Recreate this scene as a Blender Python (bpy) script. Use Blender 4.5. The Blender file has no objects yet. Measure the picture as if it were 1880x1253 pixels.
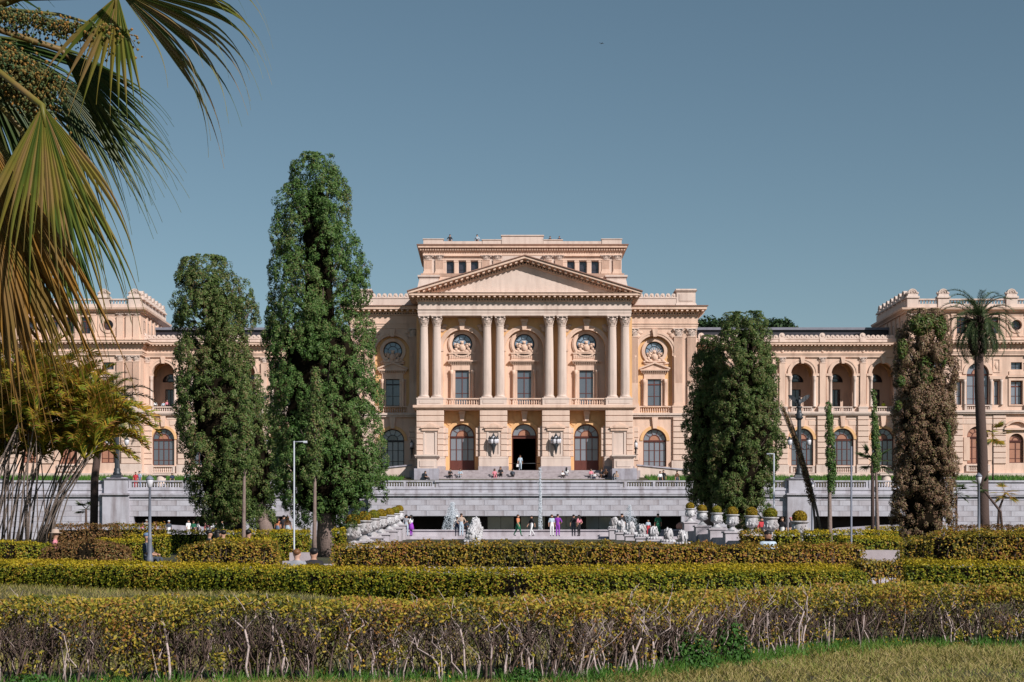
import bpy, math, random
import numpy as np
from mathutils import Vector, Matrix
from mathutils.geometry import tessellate_polygon

# ------------------------------------------------------------------ camera, sky, sun, exposure
sc = bpy.context.scene
COL = sc.collection
EYE = 1.6          # eye height over the near lawn
FPX = 2790.0       # focal length in pixels of a 1880 px wide picture
VPX, VPY = 905.0, 993.0
X0 = 3.58          # the museum's axis lies this far right of the camera
cam = bpy.data.cameras.new('camera'); camo = bpy.data.objects.new('camera', cam); COL.objects.link(camo)
cam.sensor_width = 36.0; cam.lens = FPX / 1880 * 36
cam.shift_x = (940 - VPX) / 1880; cam.shift_y = (VPY - 626.5) / 1880
cam.clip_start = 0.1; cam.clip_end = 6000
camo.location = (0, 0, EYE); camo.rotation_euler = (math.radians(90), 0, 0)
sc.camera = camo

SUN_EL = math.radians(34); SUN_AZ = math.radians(42)     # azimuth to the right of straight behind the camera
SUN_DIR = Vector((math.sin(SUN_AZ) * math.cos(SUN_EL), -math.cos(SUN_AZ) * math.cos(SUN_EL), math.sin(SUN_EL)))
w = bpy.data.worlds.new('World'); sc.world = w; w.use_nodes = True
nt = w.node_tree; bg = nt.nodes['Background']
sky = nt.nodes.new('ShaderNodeTexSky'); sky.sky_type = 'NISHITA'; sky.sun_disc = False
sky.sun_elevation = SUN_EL; sky.sun_rotation = math.pi - SUN_AZ
sky.air_density = 1.0; sky.dust_density = 0.0; sky.ozone_density = 2.0
hs = nt.nodes.new('ShaderNodeHueSaturation'); hs.inputs['Saturation'].default_value = 0.92
hs.inputs['Hue'].default_value = 0.481
nt.links.new(sky.outputs[0], hs.inputs['Color']); nt.links.new(hs.outputs[0], bg.inputs[0])
bg.inputs[1].default_value = 0.060
sl = bpy.data.lights.new('sun', 'SUN'); sl.energy = 4.9; sl.angle = math.radians(0.5); sl.color = (1.0, 0.955, 0.91)
so = bpy.data.objects.new('sun', sl); COL.objects.link(so)
so.rotation_euler = SUN_DIR.to_track_quat('Z', 'Y').to_euler()
so.location = (30, -40, 60)
sc.view_settings.view_transform = 'Standard'; sc.view_settings.look = 'None'
sc.view_settings.exposure = 0.15; sc.view_settings.gamma = 1.0
sc.render.engine = 'CYCLES'
sc.cycles.max_bounces = 6; sc.cycles.diffuse_bounces = 4; sc.cycles.glossy_bounces = 3
sc.cycles.transmission_bounces = 4; sc.cycles.transparent_max_bounces = 6
sc.cycles.caustics_reflective = False; sc.cycles.caustics_refractive = False

rng = np.random.default_rng(7)
R = random.Random(5)

# ------------------------------------------------------------------ helpers
def P(px, py, Y):
    return Vector(((px - VPX) * Y / FPX, Y, EYE + (VPY - py) * Y / FPX))

def link(o, parent=None):
    COL.objects.link(o)
    if parent is not None: o.parent = parent
    return o

def tag(o, label=None, cat=None, group=None, kind=None):
    if label: o['label'] = label
    if cat: o['category'] = cat
    if group: o['group'] = group
    if kind: o['kind'] = kind
    return o

def empty(name, loc, rz=0.0, label=None, cat=None, group=None):
    o = bpy.data.objects.new(name, None); link(o)
    o.empty_display_size = 0.3
    o.location = loc; o.rotation_euler = (0, 0, rz)
    return tag(o, label, cat, group)

def inst(name, me, parent=None, loc=(0, 0, 0), rz=0.0, scale=None, mat=None):
    o = bpy.data.objects.new(name, me); link(o, parent)
    o.location = loc; o.rotation_euler = (0, 0, rz)
    if scale is not None: o.scale = scale
    return o

def copy_tree(o, parent=None):
    c = o.copy(); link(c); c.parent = parent
    for ch in list(o.children): copy_tree(ch, c)
    return c

def arch_pts(cx, wd, zb, zs, n=18):
    r = wd / 2
    pts = [(cx - r, zb), (cx + r, zb)]
    for i in range(n + 1):
        a = math.pi * i / n
        pts.append((cx + r * math.cos(a), zs + r * math.sin(a)))
    return pts

def rect_pts(x0, x1, z0, z1): return [(x0, z0), (x1, z0), (x1, z1), (x0, z1)]
def circ_pts(cx, cz, r, n=28): return [(cx + r * math.cos(2 * math.pi * i / n), cz + r * math.sin(2 * math.pi * i / n)) for i in range(n)]

class MB:
    def __init__(s): s.v = []; s.f = []; s.sm = []
    def add(s, vs, fs, smooth=False):
        b = len(s.v); s.v.extend([tuple(p) for p in vs])
        for f in fs: s.f.append(tuple(i + b for i in f)); s.sm.append(smooth)
        return s
    def box(s, x0, x1, y0, y1, z0, z1): return s.fbox(x0, x1, y0, y1, z0, z1, 0, 0)
    def fbox(s, x0, x1, y0, y1, z0, z1, p0=0, p1=0, pb=False):
        q = lambda p: [(x0 - p, y0 - p), (x1 + p, y0 - p), (x1 + p, y1 + (p if pb else 0)), (x0 - p, y1 + (p if pb else 0))]
        vs = [(a, b, z0) for a, b in q(p0)] + [(a, b, z1) for a, b in q(p1)]
        return s.add(vs, [(3, 2, 1, 0), (4, 5, 6, 7), (0, 1, 5, 4), (1, 2, 6, 5), (2, 3, 7, 6), (3, 0, 4, 7)])
    def prism(s, pts, y0, y1):
        n = len(pts); vs = [(x, y0, z) for x, z in pts] + [(x, y1, z) for x, z in pts]
        fs = [tuple(range(n)), tuple(range(2 * n - 1, n - 1, -1))]
        fs += [(i, i + n, (i + 1) % n + n, (i + 1) % n) for i in range(n)]
        return s.add(vs, fs)
    def plate(s, outer, holes, y0, y1):
        loops = [outer] + list(holes)
        flat = [p for l in loops for p in l]; n = len(flat)
        tris = tessellate_polygon([[Vector((x, z, 0)) for x, z in l] for l in loops])
        vs = [(x, y0, z) for x, z in flat] + [(x, y1, z) for x, z in flat]
        fs = [tuple(t) for t in tris] + [tuple(i + n for i in reversed(t)) for t in tris]
        b = 0
        for l in loops:
            m = len(l)
            fs += [(b + i, b + i + n, b + (i + 1) % m + n, b + (i + 1) % m) for i in range(m)]
            b += m
        return s.add(vs, fs)
    def band(s, cx, cz, r0, r1, y0, y1, a0=0.0, a1=math.pi, n=20):
        vs = []
        for i in range(n + 1):
            a = a0 + (a1 - a0) * i / n; c, d = math.cos(a), math.sin(a)
            vs += [(cx + r0 * c, y0, cz + r0 * d), (cx + r1 * c, y0, cz + r1 * d), (cx + r1 * c, y1, cz + r1 * d), (cx + r0 * c, y1, cz + r0 * d)]
        fs = []
        for i in range(n):
            k = 4 * i
            for j in range(4): fs.append((k + j, k + (j + 1) % 4, k + 4 + (j + 1) % 4, k + 4 + j))
        fs += [(0, 1, 2, 3), (4 * n, 4 * n + 3, 4 * n + 2, 4 * n + 1)]
        return s.add(vs, fs)
    def lathe(s, prof, c=(0, 0, 0), n=16, smooth=True, flute=0.0, a0=0.0, a1=2 * math.pi, cap=True):
        full = abs(a1 - a0 - 2 * math.pi) < 1e-6; m = n if full else n + 1
        vs = []
        for r, z in prof:
            for i in range(m):
                a = a0 + (a1 - a0) * i / n
                rr = r * (1 - (flute if i % 2 else 0))
                vs.append((c[0] + rr * math.cos(a), c[1] + rr * math.sin(a), c[2] + z))
        fs = []
        for k in range(len(prof) - 1):
            for i in range(n):
                j = (i + 1) % m
                fs.append((k * m + i, k * m + j, (k + 1) * m + j, (k + 1) * m + i))
        s.add(vs, fs, smooth)
        if cap and full:
            b = len(s.v) - len(vs)
            s.f.append(tuple(b + i for i in reversed(range(m)))); s.sm.append(False)
            s.f.append(tuple(b + (len(prof) - 1) * m + i for i in range(m))); s.sm.append(False)
        return s
    def tube(s, pts, rad, n=6, smooth=True):
        pts = [Vector(p) for p in pts]
        if not hasattr(rad, '__len__'): rad = [rad] * len(pts)
        ring = []; up = Vector((0.31, 0.17, 0.93)); vs = []
        for i, p in enumerate(pts):
            t = (pts[min(i + 1, len(pts) - 1)] - pts[max(i - 1, 0)])
            t = t.normalized() if t.length > 1e-9 else Vector((0, 0, 1))
            a = t.cross(up)
            a = a.normalized() if a.length > 1e-4 else t.cross(Vector((1, 0, 0))).normalized()
            b = t.cross(a)
            for k in range(n):
                an = 2 * math.pi * k / n
                vs.append(p + (a * math.cos(an) + b * math.sin(an)) * rad[i])
        m = len(pts); fs = []
        for i in range(m - 1):
            for k in range(n): fs.append((i * n + k, i * n + (k + 1) % n, (i + 1) * n + (k + 1) % n, (i + 1) * n + k))
        fs += [tuple(reversed(range(n))), tuple((m - 1) * n + k for k in range(n))]
        return s.add(vs, fs, smooth)
    def blob(s, c, r, n=10, m=6, jit=0.0, rnd=R):
        vs = [(c[0], c[1], c[2] - r[2])]
        for i in range(1, m):
            t = math.pi * i / m
            for k in range(n):
                a = 2 * math.pi * k / n; j = 1 + rnd.uniform(-jit, jit)
                vs.append((c[0] + r[0] * math.sin(t) * math.cos(a) * j, c[1] + r[1] * math.sin(t) * math.sin(a) * j, c[2] - r[2] * math.cos(t) * j))
        vs.append((c[0], c[1], c[2] + r[2])); top = len(vs) - 1; fs = []
        for k in range(n):
            fs.append((0, 1 + (k + 1) % n, 1 + k)); q = 1 + (m - 2) * n
            fs.append((top, q + k, q + (k + 1) % n))
        for i in range(m - 2):
            for k in range(n):
                a = 1 + i * n; fs.append((a + k, a + (k + 1) % n, a + n + (k + 1) % n, a + n + k))
        return s.add(vs, fs, True)
    def ext(s, o, off=(0, 0, 0)):
        return s.add([(x + off[0], y + off[1], z + off[2]) for x, y, z in o.v], o.f) if False else s._ext(o, off)
    def _ext(s, o, off):
        b = len(s.v); s.v.extend([(x + off[0], y + off[1], z + off[2]) for x, y, z in o.v])
        s.f.extend([tuple(i + b for i in f) for f in o.f]); s.sm.extend(o.sm); return s
    def mesh(s, name, mat, org=(0, 0, 0)):
        me = bpy.data.meshes.new(name)
        me.from_pydata([(x - org[0], y - org[1], z - org[2]) for x, y, z in s.v], [], s.f)
        if any(s.sm): me.polygons.foreach_set('use_smooth', s.sm)
        me.materials.append(mat); me.update(); return me
    def build(s, name, mat, parent=None, org=(0, 0, 0), loc=(0, 0, 0), kind=None):
        o = inst(name, s.mesh(name, mat, org), parent, loc)
        if kind: o['kind'] = kind
        return o

# ------------------------------------------------------------------ materials
def _mat(name):
    m = bpy.data.materials.new(name); m.use_nodes = True
    t = m.node_tree; return m, t, t.nodes, t.nodes['Principled BSDF']

def rgba(c): return (c[0], c[1], c[2], 1.0)

def surf(name, col, rough=0.8, var=0.12, scale=1.5, bump=0.15, bscale=40.0, stain=0.0, col2=None, metal=0.0, spec=0.3, streak=None):
    """a solid surface: two-scale mottling, optional dirt, fine relief"""
    m, t, N, b = _mat(name); L = t.links.new
    tc = N.new('ShaderNodeTexCoord')
    n1 = N.new('ShaderNodeTexNoise'); n1.inputs['Scale'].default_value = scale; n1.inputs['Detail'].default_value = 6
    n1.inputs['Roughness'].default_value = 0.65
    src = tc.outputs['Object']
    if streak:
        mp = N.new('ShaderNodeMapping'); mp.inputs['Scale'].default_value = streak
        L(src, mp.inputs[0]); L(mp.outputs[0], n1.inputs['Vector'])
    else: L(src, n1.inputs['Vector'])
    cr = N.new('ShaderNodeValToRGB'); L(n1.outputs['Fac'], cr.inputs[0])
    c2 = col2 or tuple(min(1, x * (1 + var)) for x in col); c1 = tuple(x * (1 - var) for x in col)
    cr.color_ramp.elements[0].position = 0.3; cr.color_ramp.elements[1].position = 0.7
    cr.color_ramp.elements[0].color = rgba(c1); cr.color_ramp.elements[1].color = rgba(c2)
    out = cr.outputs[0]
    if stain > 0:
        n2 = N.new('ShaderNodeTexNoise'); n2.inputs['Scale'].default_value = 0.8; n2.inputs['Detail'].default_value = 8
        mp2 = N.new('ShaderNodeMapping'); mp2.inputs['Scale'].default_value = (2.2, 2.2, 0.35)
        L(tc.outputs['Object'], mp2.inputs[0]); L(mp2.outputs[0], n2.inputs['Vector'])
        r2 = N.new('ShaderNodeValToRGB'); r2.color_ramp.elements[0].position = 0.47; r2.color_ramp.elements[1].position = 0.74
        L(n2.outputs['Fac'], r2.inputs[0])
        mx = N.new('ShaderNodeMix'); mx.data_type = 'RGBA'; mx.blend_type = 'MULTIPLY'
        ml = N.new('ShaderNodeMath'); ml.operation = 'MULTIPLY'; ml.inputs[1].default_value = stain
        L(r2.outputs[0], ml.inputs[0]); L(ml.outputs[0], mx.inputs[0]); L(out, mx.inputs[6])
        mx.inputs[7].default_value = (0.45, 0.38, 0.36, 1); out = mx.outputs[2]
    L(out, b.inputs['Base Color'])
    b.inputs['Roughness'].default_value = rough; b.inputs['Metallic'].default_value = metal
    b.inputs['Specular IOR Level'].default_value = spec
    if bump > 0:
        n3 = N.new('ShaderNodeTexNoise'); n3.inputs['Scale'].default_value = bscale; n3.inputs['Detail'].default_value = 4
        L(tc.outputs['Object'], n3.inputs['Vector'])
        bp = N.new('ShaderNodeBump'); bp.inputs['Strength'].default_value = bump; bp.inputs['Distance'].default_value = 0.02
        L(n3.outputs['Fac'], bp.inputs['Height']); L(bp.outputs[0], b.inputs['Normal'])
    return m

def leaf_mat(name, cols, trans=0.3, rough=0.5, big=None, bigscale=0.6, spec=0.18):
    """leaves: a colour per leaf, drifting over the plant"""
    m, t, N, b = _mat(name); L = t.links.new
    g = N.new('ShaderNodeNewGeometry'); tc = N.new('ShaderNodeTexCoord')
    cr = N.new('ShaderNodeValToRGB'); e = cr.color_ramp.elements
    while len(e) < len(cols): e.new(0.5)
    for i, c in enumerate(cols): e[i].position = i / (len(cols) - 1); e[i].color = rgba(c)
    n1 = N.new('ShaderNodeTexNoise'); n1.inputs['Scale'].default_value = bigscale; n1.inputs['Detail'].default_value = 3
    L(tc.outputs['Object'], n1.inputs['Vector'])
    mr = N.new('ShaderNodeMapRange'); mr.inputs[1].default_value = 0.3; mr.inputs[2].default_value = 0.7
    mr.inputs[3].default_value = -0.3; mr.inputs[4].default_value = 0.3
    L(n1.outputs['Fac'], mr.inputs[0])
    ad = N.new('ShaderNodeMath'); ad.operation = 'ADD'; ad.use_clamp = True
    L(g.outputs['Random Per Island'], ad.inputs[0]); L(mr.outputs[0], ad.inputs[1])
    L(ad.outputs[0], cr.inputs[0]); L(cr.outputs[0], b.inputs['Base Color'])
    b.inputs['Roughness'].default_value = rough; b.inputs['Specular IOR Level'].default_value = spec
    if trans > 0:
        tr = N.new('ShaderNodeBsdfTranslucent'); L(cr.outputs[0], tr.inputs['Color'])
        mx = N.new('ShaderNodeMixShader'); mx.inputs[0].default_value = trans
        L(b.outputs[0], mx.inputs[1]); L(tr.outputs[0], mx.inputs[2])
        L(mx.outputs[0], N['Material Output'].inputs['Surface'])
    return m

M = {}
M['cream'] = surf('cream_stucco', (0.68, 0.48, 0.375), 0.85, 0.07, 0.5, 0.15, 25, stain=0.42)
M['ochre'] = surf('ochre_stucco', (0.70, 0.42, 0.205), 0.85, 0.08, 0.5, 0.15, 25, stain=0.3)
M['pale'] = surf('pale_stucco', (0.62, 0.495, 0.43), 0.85, 0.06, 0.5, 0.15, 25, stain=0.38)
M['block'] = surf('rusticated_stucco', (0.66, 0.49, 0.40), 0.88, 0.09, 0.8, 0.25, 18, stain=0.35)
M['rooftile'] = surf('weathered_cap', (0.27, 0.15, 0.115), 0.9, 0.2, 1.2, 0.3, 20)
M['granite'] = surf('grey_granite', (0.37, 0.35, 0.40), 0.8, 0.14, 1.6, 0.2, 60, stain=0.7)
M['step'] = surf('step_granite', (0.36, 0.31, 0.32), 0.8, 0.15, 2.0, 0.2, 50, stain=0.5)
M['wallstone'] = surf('retaining_stone', (0.43, 0.415, 0.46), 0.85, 0.12, 0.9, 0.2, 40, stain=0.75)
M['whitestone'] = surf('carved_white_stone', (0.50, 0.485, 0.50), 0.9, 0.28, 5.0, 0.8, 25, stain=0.9)
M['wood'] = surf('reddish_wood', (0.115, 0.038, 0.03), 0.45, 0.25, 3.0, 0.2, 30, streak=(8, 8, 0.6))
M['darkframe'] = surf('dark_frame', (0.03, 0.026, 0.03), 0.5, 0.2, 4, 0.05)
M['iron'] = surf('dark_iron', (0.045, 0.05, 0.058), 0.45, 0.3, 6, 0.2, 40, metal=0.3, spec=0.5)
M['post'] = surf('painted_post', (0.15, 0.16, 0.20), 0.5, 0.12, 4, 0.1, 40, spec=0.5)
M['whitepole'] = surf('white_pole', (0.42, 0.44, 0.48), 0.4, 0.06, 3, 0.03, spec=0.5)
M['roofdark'] = surf('dark_roof', (0.035, 0.03, 0.04), 0.4, 0.2, 1, 0.05, spec=0.5)
M['roofedge'] = surf('zinc_edge', (0.20, 0.20, 0.24), 0.5, 0.15, 2, 0.05)
M['bark'] = surf('cypress_bark', (0.22, 0.16, 0.14), 0.95, 0.35, 5, 0.9, 14, streak=(9, 9, 0.8))
M['palmbark'] = surf('palm_bark', (0.085, 0.055, 0.047), 0.95, 0.35, 9, 0.9, 12, streak=(3, 3, 9))
M['twig'] = surf('bare_twig', (0.12, 0.08, 0.066), 0.9, 0.3, 14, 0.4, 50)
M['cane'] = surf('palm_cane', (0.17, 0.13, 0.11), 0.8, 0.45, 3, 0.3, 30, streak=(2, 2, 8))
M['inner'] = surf('dark_core', (0.012, 0.009, 0.006), 0.95, 0.4, 14, 0.6, 30, spec=0.0)  # near-black solid core; shade between the leaves is put into its colour
M['dirt'] = surf('soil', (0.10, 0.06, 0.042), 0.95, 0.3, 2, 0.5, 20)
M['void'] = surf('dark_interior', (0.03, 0.022, 0.02), 0.9, 0.2, 1, 0.0)
M['paving'] = surf('path_stone', (0.44, 0.40, 0.43), 0.85, 0.15, 1.2, 0.25, 30, stain=0.5)
M['salmon'] = surf('salmon_stone', (0.5, 0.24, 0.18), 0.7, 0.1, 2, 0.1)

def glass(name, col, rough=0.06, spec=0.8):
    m, t, N, b = _mat(name)
    b.inputs['Base Color'].default_value = rgba(col); b.inputs['Roughness'].default_value = rough
    b.inputs['Specular IOR Level'].default_value = spec; b.inputs['IOR'].default_value = 1.52
    n = N.new('ShaderNodeTexNoise'); n.inputs['Scale'].default_value = 0.9
    tc = N.new('ShaderNodeTexCoord'); t.links.new(tc.outputs['Object'], n.inputs['Vector'])
    bp = N.new('ShaderNodeBump'); bp.inputs['Strength'].default_value = 0.06; bp.inputs['Distance'].default_value = 0.05
    t.links.new(n.outputs['Fac'], bp.inputs['Height']); t.links.new(bp.outputs[0], b.inputs['Normal'])
    return m
M['glass'] = glass('window_glass', (0.10, 0.115, 0.14))
M['glassdark'] = glass('dark_glass', (0.035, 0.03, 0.04))
M['glassblue'] = glass('oculus_glass', (0.20, 0.26, 0.33))
M['curtain'] = glass('curtained_glass', (0.20, 0.215, 0.25), 0.15)
M['shutter'] = surf('inner_shutter', (0.36, 0.17, 0.11), 0.6, 0.1, 3, 0.05)
M['lampglass'] = glass('frosted_lamp_glass', (0.62, 0.60, 0.64), 0.35)
M['hallglass'] = glass('hall_glass', (0.13, 0.16, 0.165), 0.08)

def water_mat():
    m, t, N, b = _mat('pool_water'); L = t.links.new
    b.inputs['Base Color'].default_value = (0.10, 0.14, 0.14, 1); b.inputs['Roughness'].default_value = 0.08
    tc = N.new('ShaderNodeTexCoord'); n = N.new('ShaderNodeTexNoise'); n.inputs['Scale'].default_value = 3; n.inputs['Detail'].default_value = 4
    L(tc.outputs['Object'], n.inputs['Vector']); bp = N.new('ShaderNodeBump'); bp.inputs['Strength'].default_value = 0.4; bp.inputs['Distance'].default_value = 0.1
    L(n.outputs['Fac'], bp.inputs['Height']); L(bp.outputs[0], b.inputs['Normal']); return m
M['water'] = water_mat()
def spray_mat():
    m, t, N, b = _mat('water_spray')
    b.inputs['Base Color'].default_value = (0.8, 0.83, 0.88, 1); b.inputs['Roughness'].default_value = 0.2
    tr = N.new('ShaderNodeBsdfTransparent'); mx = N.new('ShaderNodeMixShader'); mx.inputs[0].default_value = 0.45
    t.links.new(b.outputs[0], mx.inputs[1]); t.links.new(tr.outputs[0], mx.inputs[2])
    t.links.new(mx.outputs[0], N['Material Output'].inputs['Surface']); return m
M['spray'] = spray_mat()

def ground_mat():
    m, t, N, b = _mat('lawn_soil'); L = t.links.new
    tc = N.new('ShaderNodeTexCoord')
    n1 = N.new('ShaderNodeTexNoise'); n1.inputs['Scale'].default_value = 0.35; n1.inputs['Detail'].default_value = 8
    n2 = N.new('ShaderNodeTexNoise'); n2.inputs['Scale'].default_value = 9; n2.inputs['Detail'].default_value = 6
    for n in (n1, n2): L(tc.outputs['Object'], n.inputs['Vector'])
    ad = N.new('ShaderNodeMath'); ad.operation = 'ADD'; L(n1.outputs['Fac'], ad.inputs[0]); L(n2.outputs['Fac'], ad.inputs[1])
    hf = N.new('ShaderNodeMath'); hf.operation = 'MULTIPLY'; hf.inputs[1].default_value = 0.5; L(ad.outputs[0], hf.inputs[0])
    cr = N.new('ShaderNodeValToRGB'); e = cr.color_ramp.elements; e.new(0.5)
    for i, (p, c) in enumerate(((0.38, (0.035, 0.024, 0.014)), (0.5, (0.06, 0.05, 0.018)), (0.62, (0.035, 0.046, 0.013)))):
        e[i].position = p; e[i].color = rgba(c)
    L(hf.outputs[0], cr.inputs[0]); L(cr.outputs[0], b.inputs['Base Color']); b.inputs['Roughness'].default_value = 0.95
    bp = N.new('ShaderNodeBump'); bp.inputs['Strength'].default_value = 0.8; bp.inputs['Distance'].default_value = 0.05
    L(n2.outputs['Fac'], bp.inputs['Height']); L(bp.outputs[0], b.inputs['Normal']); return m
M['ground'] = ground_mat()
M['cypress'] = leaf_mat('cypress_foliage', [(0.026, 0.060, 0.013), (0.055, 0.120, 0.026), (0.095, 0.175, 0.042), (0.130, 0.195, 0.058), (0.160, 0.150, 0.060)], 0.15)
M['cypress2'] = leaf_mat('olive_cypress_foliage', [(0.030, 0.058, 0.014), (0.062, 0.108, 0.025), (0.105, 0.160, 0.040), (0.145, 0.175, 0.058), (0.170, 0.125, 0.058)], 0.15)
M['browncypress'] = leaf_mat('dying_cypress_foliage', [(0.08, 0.048, 0.03), (0.20, 0.115, 0.075), (0.28, 0.16, 0.10), (0.16, 0.15, 0.055), (0.29, 0.19, 0.14)], 0.12)
M['hedge'] = leaf_mat('clipped_hedge_leaves', [(0.055, 0.085, 0.008), (0.130, 0.165, 0.014), (0.240, 0.245, 0.020), (0.360, 0.300, 0.025), (0.340, 0.190, 0.030)], 0.25)
M['hedge_olive'] = leaf_mat('shaggy_hedge_leaves', [(0.070, 0.075, 0.014), (0.190, 0.165, 0.024), (0.330, 0.250, 0.030), (0.440, 0.260, 0.040), (0.340, 0.140, 0.045)], 0.25)
M['hedge_brown'] = leaf_mat('browned_hedge_leaves', [(0.081, 0.054, 0.022), (0.189, 0.115, 0.041), (0.270, 0.135, 0.047), (0.230, 0.108, 0.054), (0.162, 0.135, 0.041)], 0.25)
M['topiary'] = leaf_mat('topiary_leaves', [(0.108, 0.081, 0.008), (0.284, 0.189, 0.016), (0.405, 0.243, 0.019), (0.297, 0.243, 0.022)], 0.2, bigscale=3)
M['topiary2'] = leaf_mat('green_topiary_leaves', [(0.068, 0.081, 0.008), (0.162, 0.176, 0.016), (0.284, 0.257, 0.022), (0.338, 0.230, 0.022)], 0.2, bigscale=3)
M['fartree'] = leaf_mat('far_tree_leaves', [(0.015, 0.03, 0.012), (0.03, 0.06, 0.022), (0.05, 0.085, 0.03)], 0.1)
M['palm'] = leaf_mat('palm_leaflets', [(0.03, 0.05, 0.02), (0.06, 0.09, 0.035), (0.10, 0.12, 0.045)], 0.2)
M['areca'] = leaf_mat('areca_leaflets', [(0.070, 0.120, 0.016), (0.200, 0.240, 0.026), (0.370, 0.310, 0.036), (0.500, 0.250, 0.035), (0.260, 0.130, 0.050)], 0.35, bigscale=1.2)
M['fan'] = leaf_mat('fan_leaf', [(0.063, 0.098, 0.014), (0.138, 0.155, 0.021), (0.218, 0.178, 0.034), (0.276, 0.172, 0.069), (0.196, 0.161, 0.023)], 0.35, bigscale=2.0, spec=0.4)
M['fandark'] = leaf_mat('shaded_fan_leaf', [(0.02, 0.05, 0.008), (0.04, 0.08, 0.012), (0.09, 0.10, 0.02), (0.05, 0.09, 0.014)], 0.3, bigscale=2.0, spec=0.4)  # darker copy of the fan leaf, with shade put into the colour
M['fandry'] = leaf_mat('dry_fan_leaf', [(0.14, 0.085, 0.02), (0.30, 0.15, 0.03), (0.24, 0.14, 0.05), (0.17, 0.12, 0.025)], 0.35, bigscale=2.0)
M['fruit'] = leaf_mat('palm_fruit', [(0.05, 0.09, 0.04), (0.12, 0.13, 0.05), (0.30, 0.15, 0.04)], 0.0, 0.35)
M['grass'] = leaf_mat('dry_grass', [(0.120, 0.125, 0.025), (0.280, 0.235, 0.065), (0.480, 0.360, 0.170), (0.200, 0.250, 0.040)], 0.3)
M['greengrass'] = leaf_mat('green_grass', [(0.040, 0.120, 0.020), (0.080, 0.200, 0.030), (0.130, 0.220, 0.035)], 0.3)
M['bushgreen'] = leaf_mat('bright_weed_leaves', [(0.03, 0.085, 0.018), (0.06, 0.15, 0.03), (0.09, 0.19, 0.04)], 0.3)
M['hedge_top'] = leaf_mat('sunlit_hedge_tops', [(0.240, 0.210, 0.012), (0.420, 0.330, 0.020), (0.540, 0.400, 0.030), (0.480, 0.320, 0.030)], 0.3)  # yellow top growth; the sunlit look of the top is put into its colour
M['tuft'] = leaf_mat('green_cypress_tufts', [(0.03, 0.06, 0.015), (0.06, 0.11, 0.025), (0.10, 0.14, 0.03), (0.12, 0.09, 0.04)], 0.2)
M['darkleaf'] = leaf_mat('dark_hedge_leaves', [(0.03, 0.032, 0.01), (0.075, 0.07, 0.016), (0.14, 0.115, 0.025), (0.15, 0.085, 0.03)], 0.15)
M['front_leaf'] = leaf_mat('front_hedge_leaves', [(0.060, 0.075, 0.014), (0.170, 0.170, 0.024), (0.330, 0.280, 0.032), (0.460, 0.310, 0.045), (0.320, 0.150, 0.045)], 0.25, bigscale=1.1)
M['darkbark'] = surf('inner_branch_bark', (0.10, 0.07, 0.06), 0.95, 0.3, 5, 0.5, 14)
# ------------------------------------------------------------------ terrain
TER = [(-300, 0.0), (17, 0.0), (22, 0.08), (26, 0.36), (28.5, 0.55), (35.6, 0.58), (36.3, 0.12), (40.2, 0.12), (40.25, 0.92), (66, 0.95), (85, 1.15), (110, 1.6), (118, 1.7),
       (153.6, 1.72), (153.7, 6.75), (165.5, 8.1), (171, 8.72), (176, 8.85), (230, 8.9), (600, 9.0), (5000, 9.0)]
def gz(y):
    for (a, za), (b, zb) in zip(TER, TER[1:]):
        if a <= y <= b: return za + (zb - za) * (y - a) / (b - a)
    return 0.0
def build_ground():
    xs = [-4000, -600, -200, -100] + list(range(-60, 61, 4)) + [100, 200, 600, 4000]
    ys = sorted(set([y for y, _ in TER] + [12, 14, 19, 20, 24, 45, 50, 55, 60, 72, 78, 95, 102, 125, 140]))
    vs = []
    for y in ys:
        for x in xs:
            z = gz(y)
            if -61 < x < 61 and 5 < y < 31: z += 0.035 * math.sin(x * 0.9 + y * 0.4) * math.sin(y * 0.7)
            vs.append((x, y, z))
    n = len(xs); fs = [(j * n + i, j * n + i + 1, (j + 1) * n + i + 1, (j + 1) * n + i) for j in range(len(ys) - 1) for i in range(n - 1)]
    g = MB().add(vs, fs).build('ground', M['ground']); g['kind'] = 'structure'
build_ground()

# ------------------------------------------------------------------ the museum
ORG = (0, 176, 8.8)
museum = empty('museum_building', (X0, 176, 8.8), 0, 'long cream neoclassical palace with columned portico, pediment, arcaded wings and corner pavilions', 'building')
def part(name, mb, mat, parent=None, kind=None):
    return mb.build(name, M[mat], parent or museum, ORG, (0, 0, 0), kind)
def at(name, me, x, y, z, rz=0.0, scale=None, parent=None):
    return inst(name, me, parent or museum, (x - ORG[0], y - ORG[1], z - ORG[2]), rz, scale)

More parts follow.
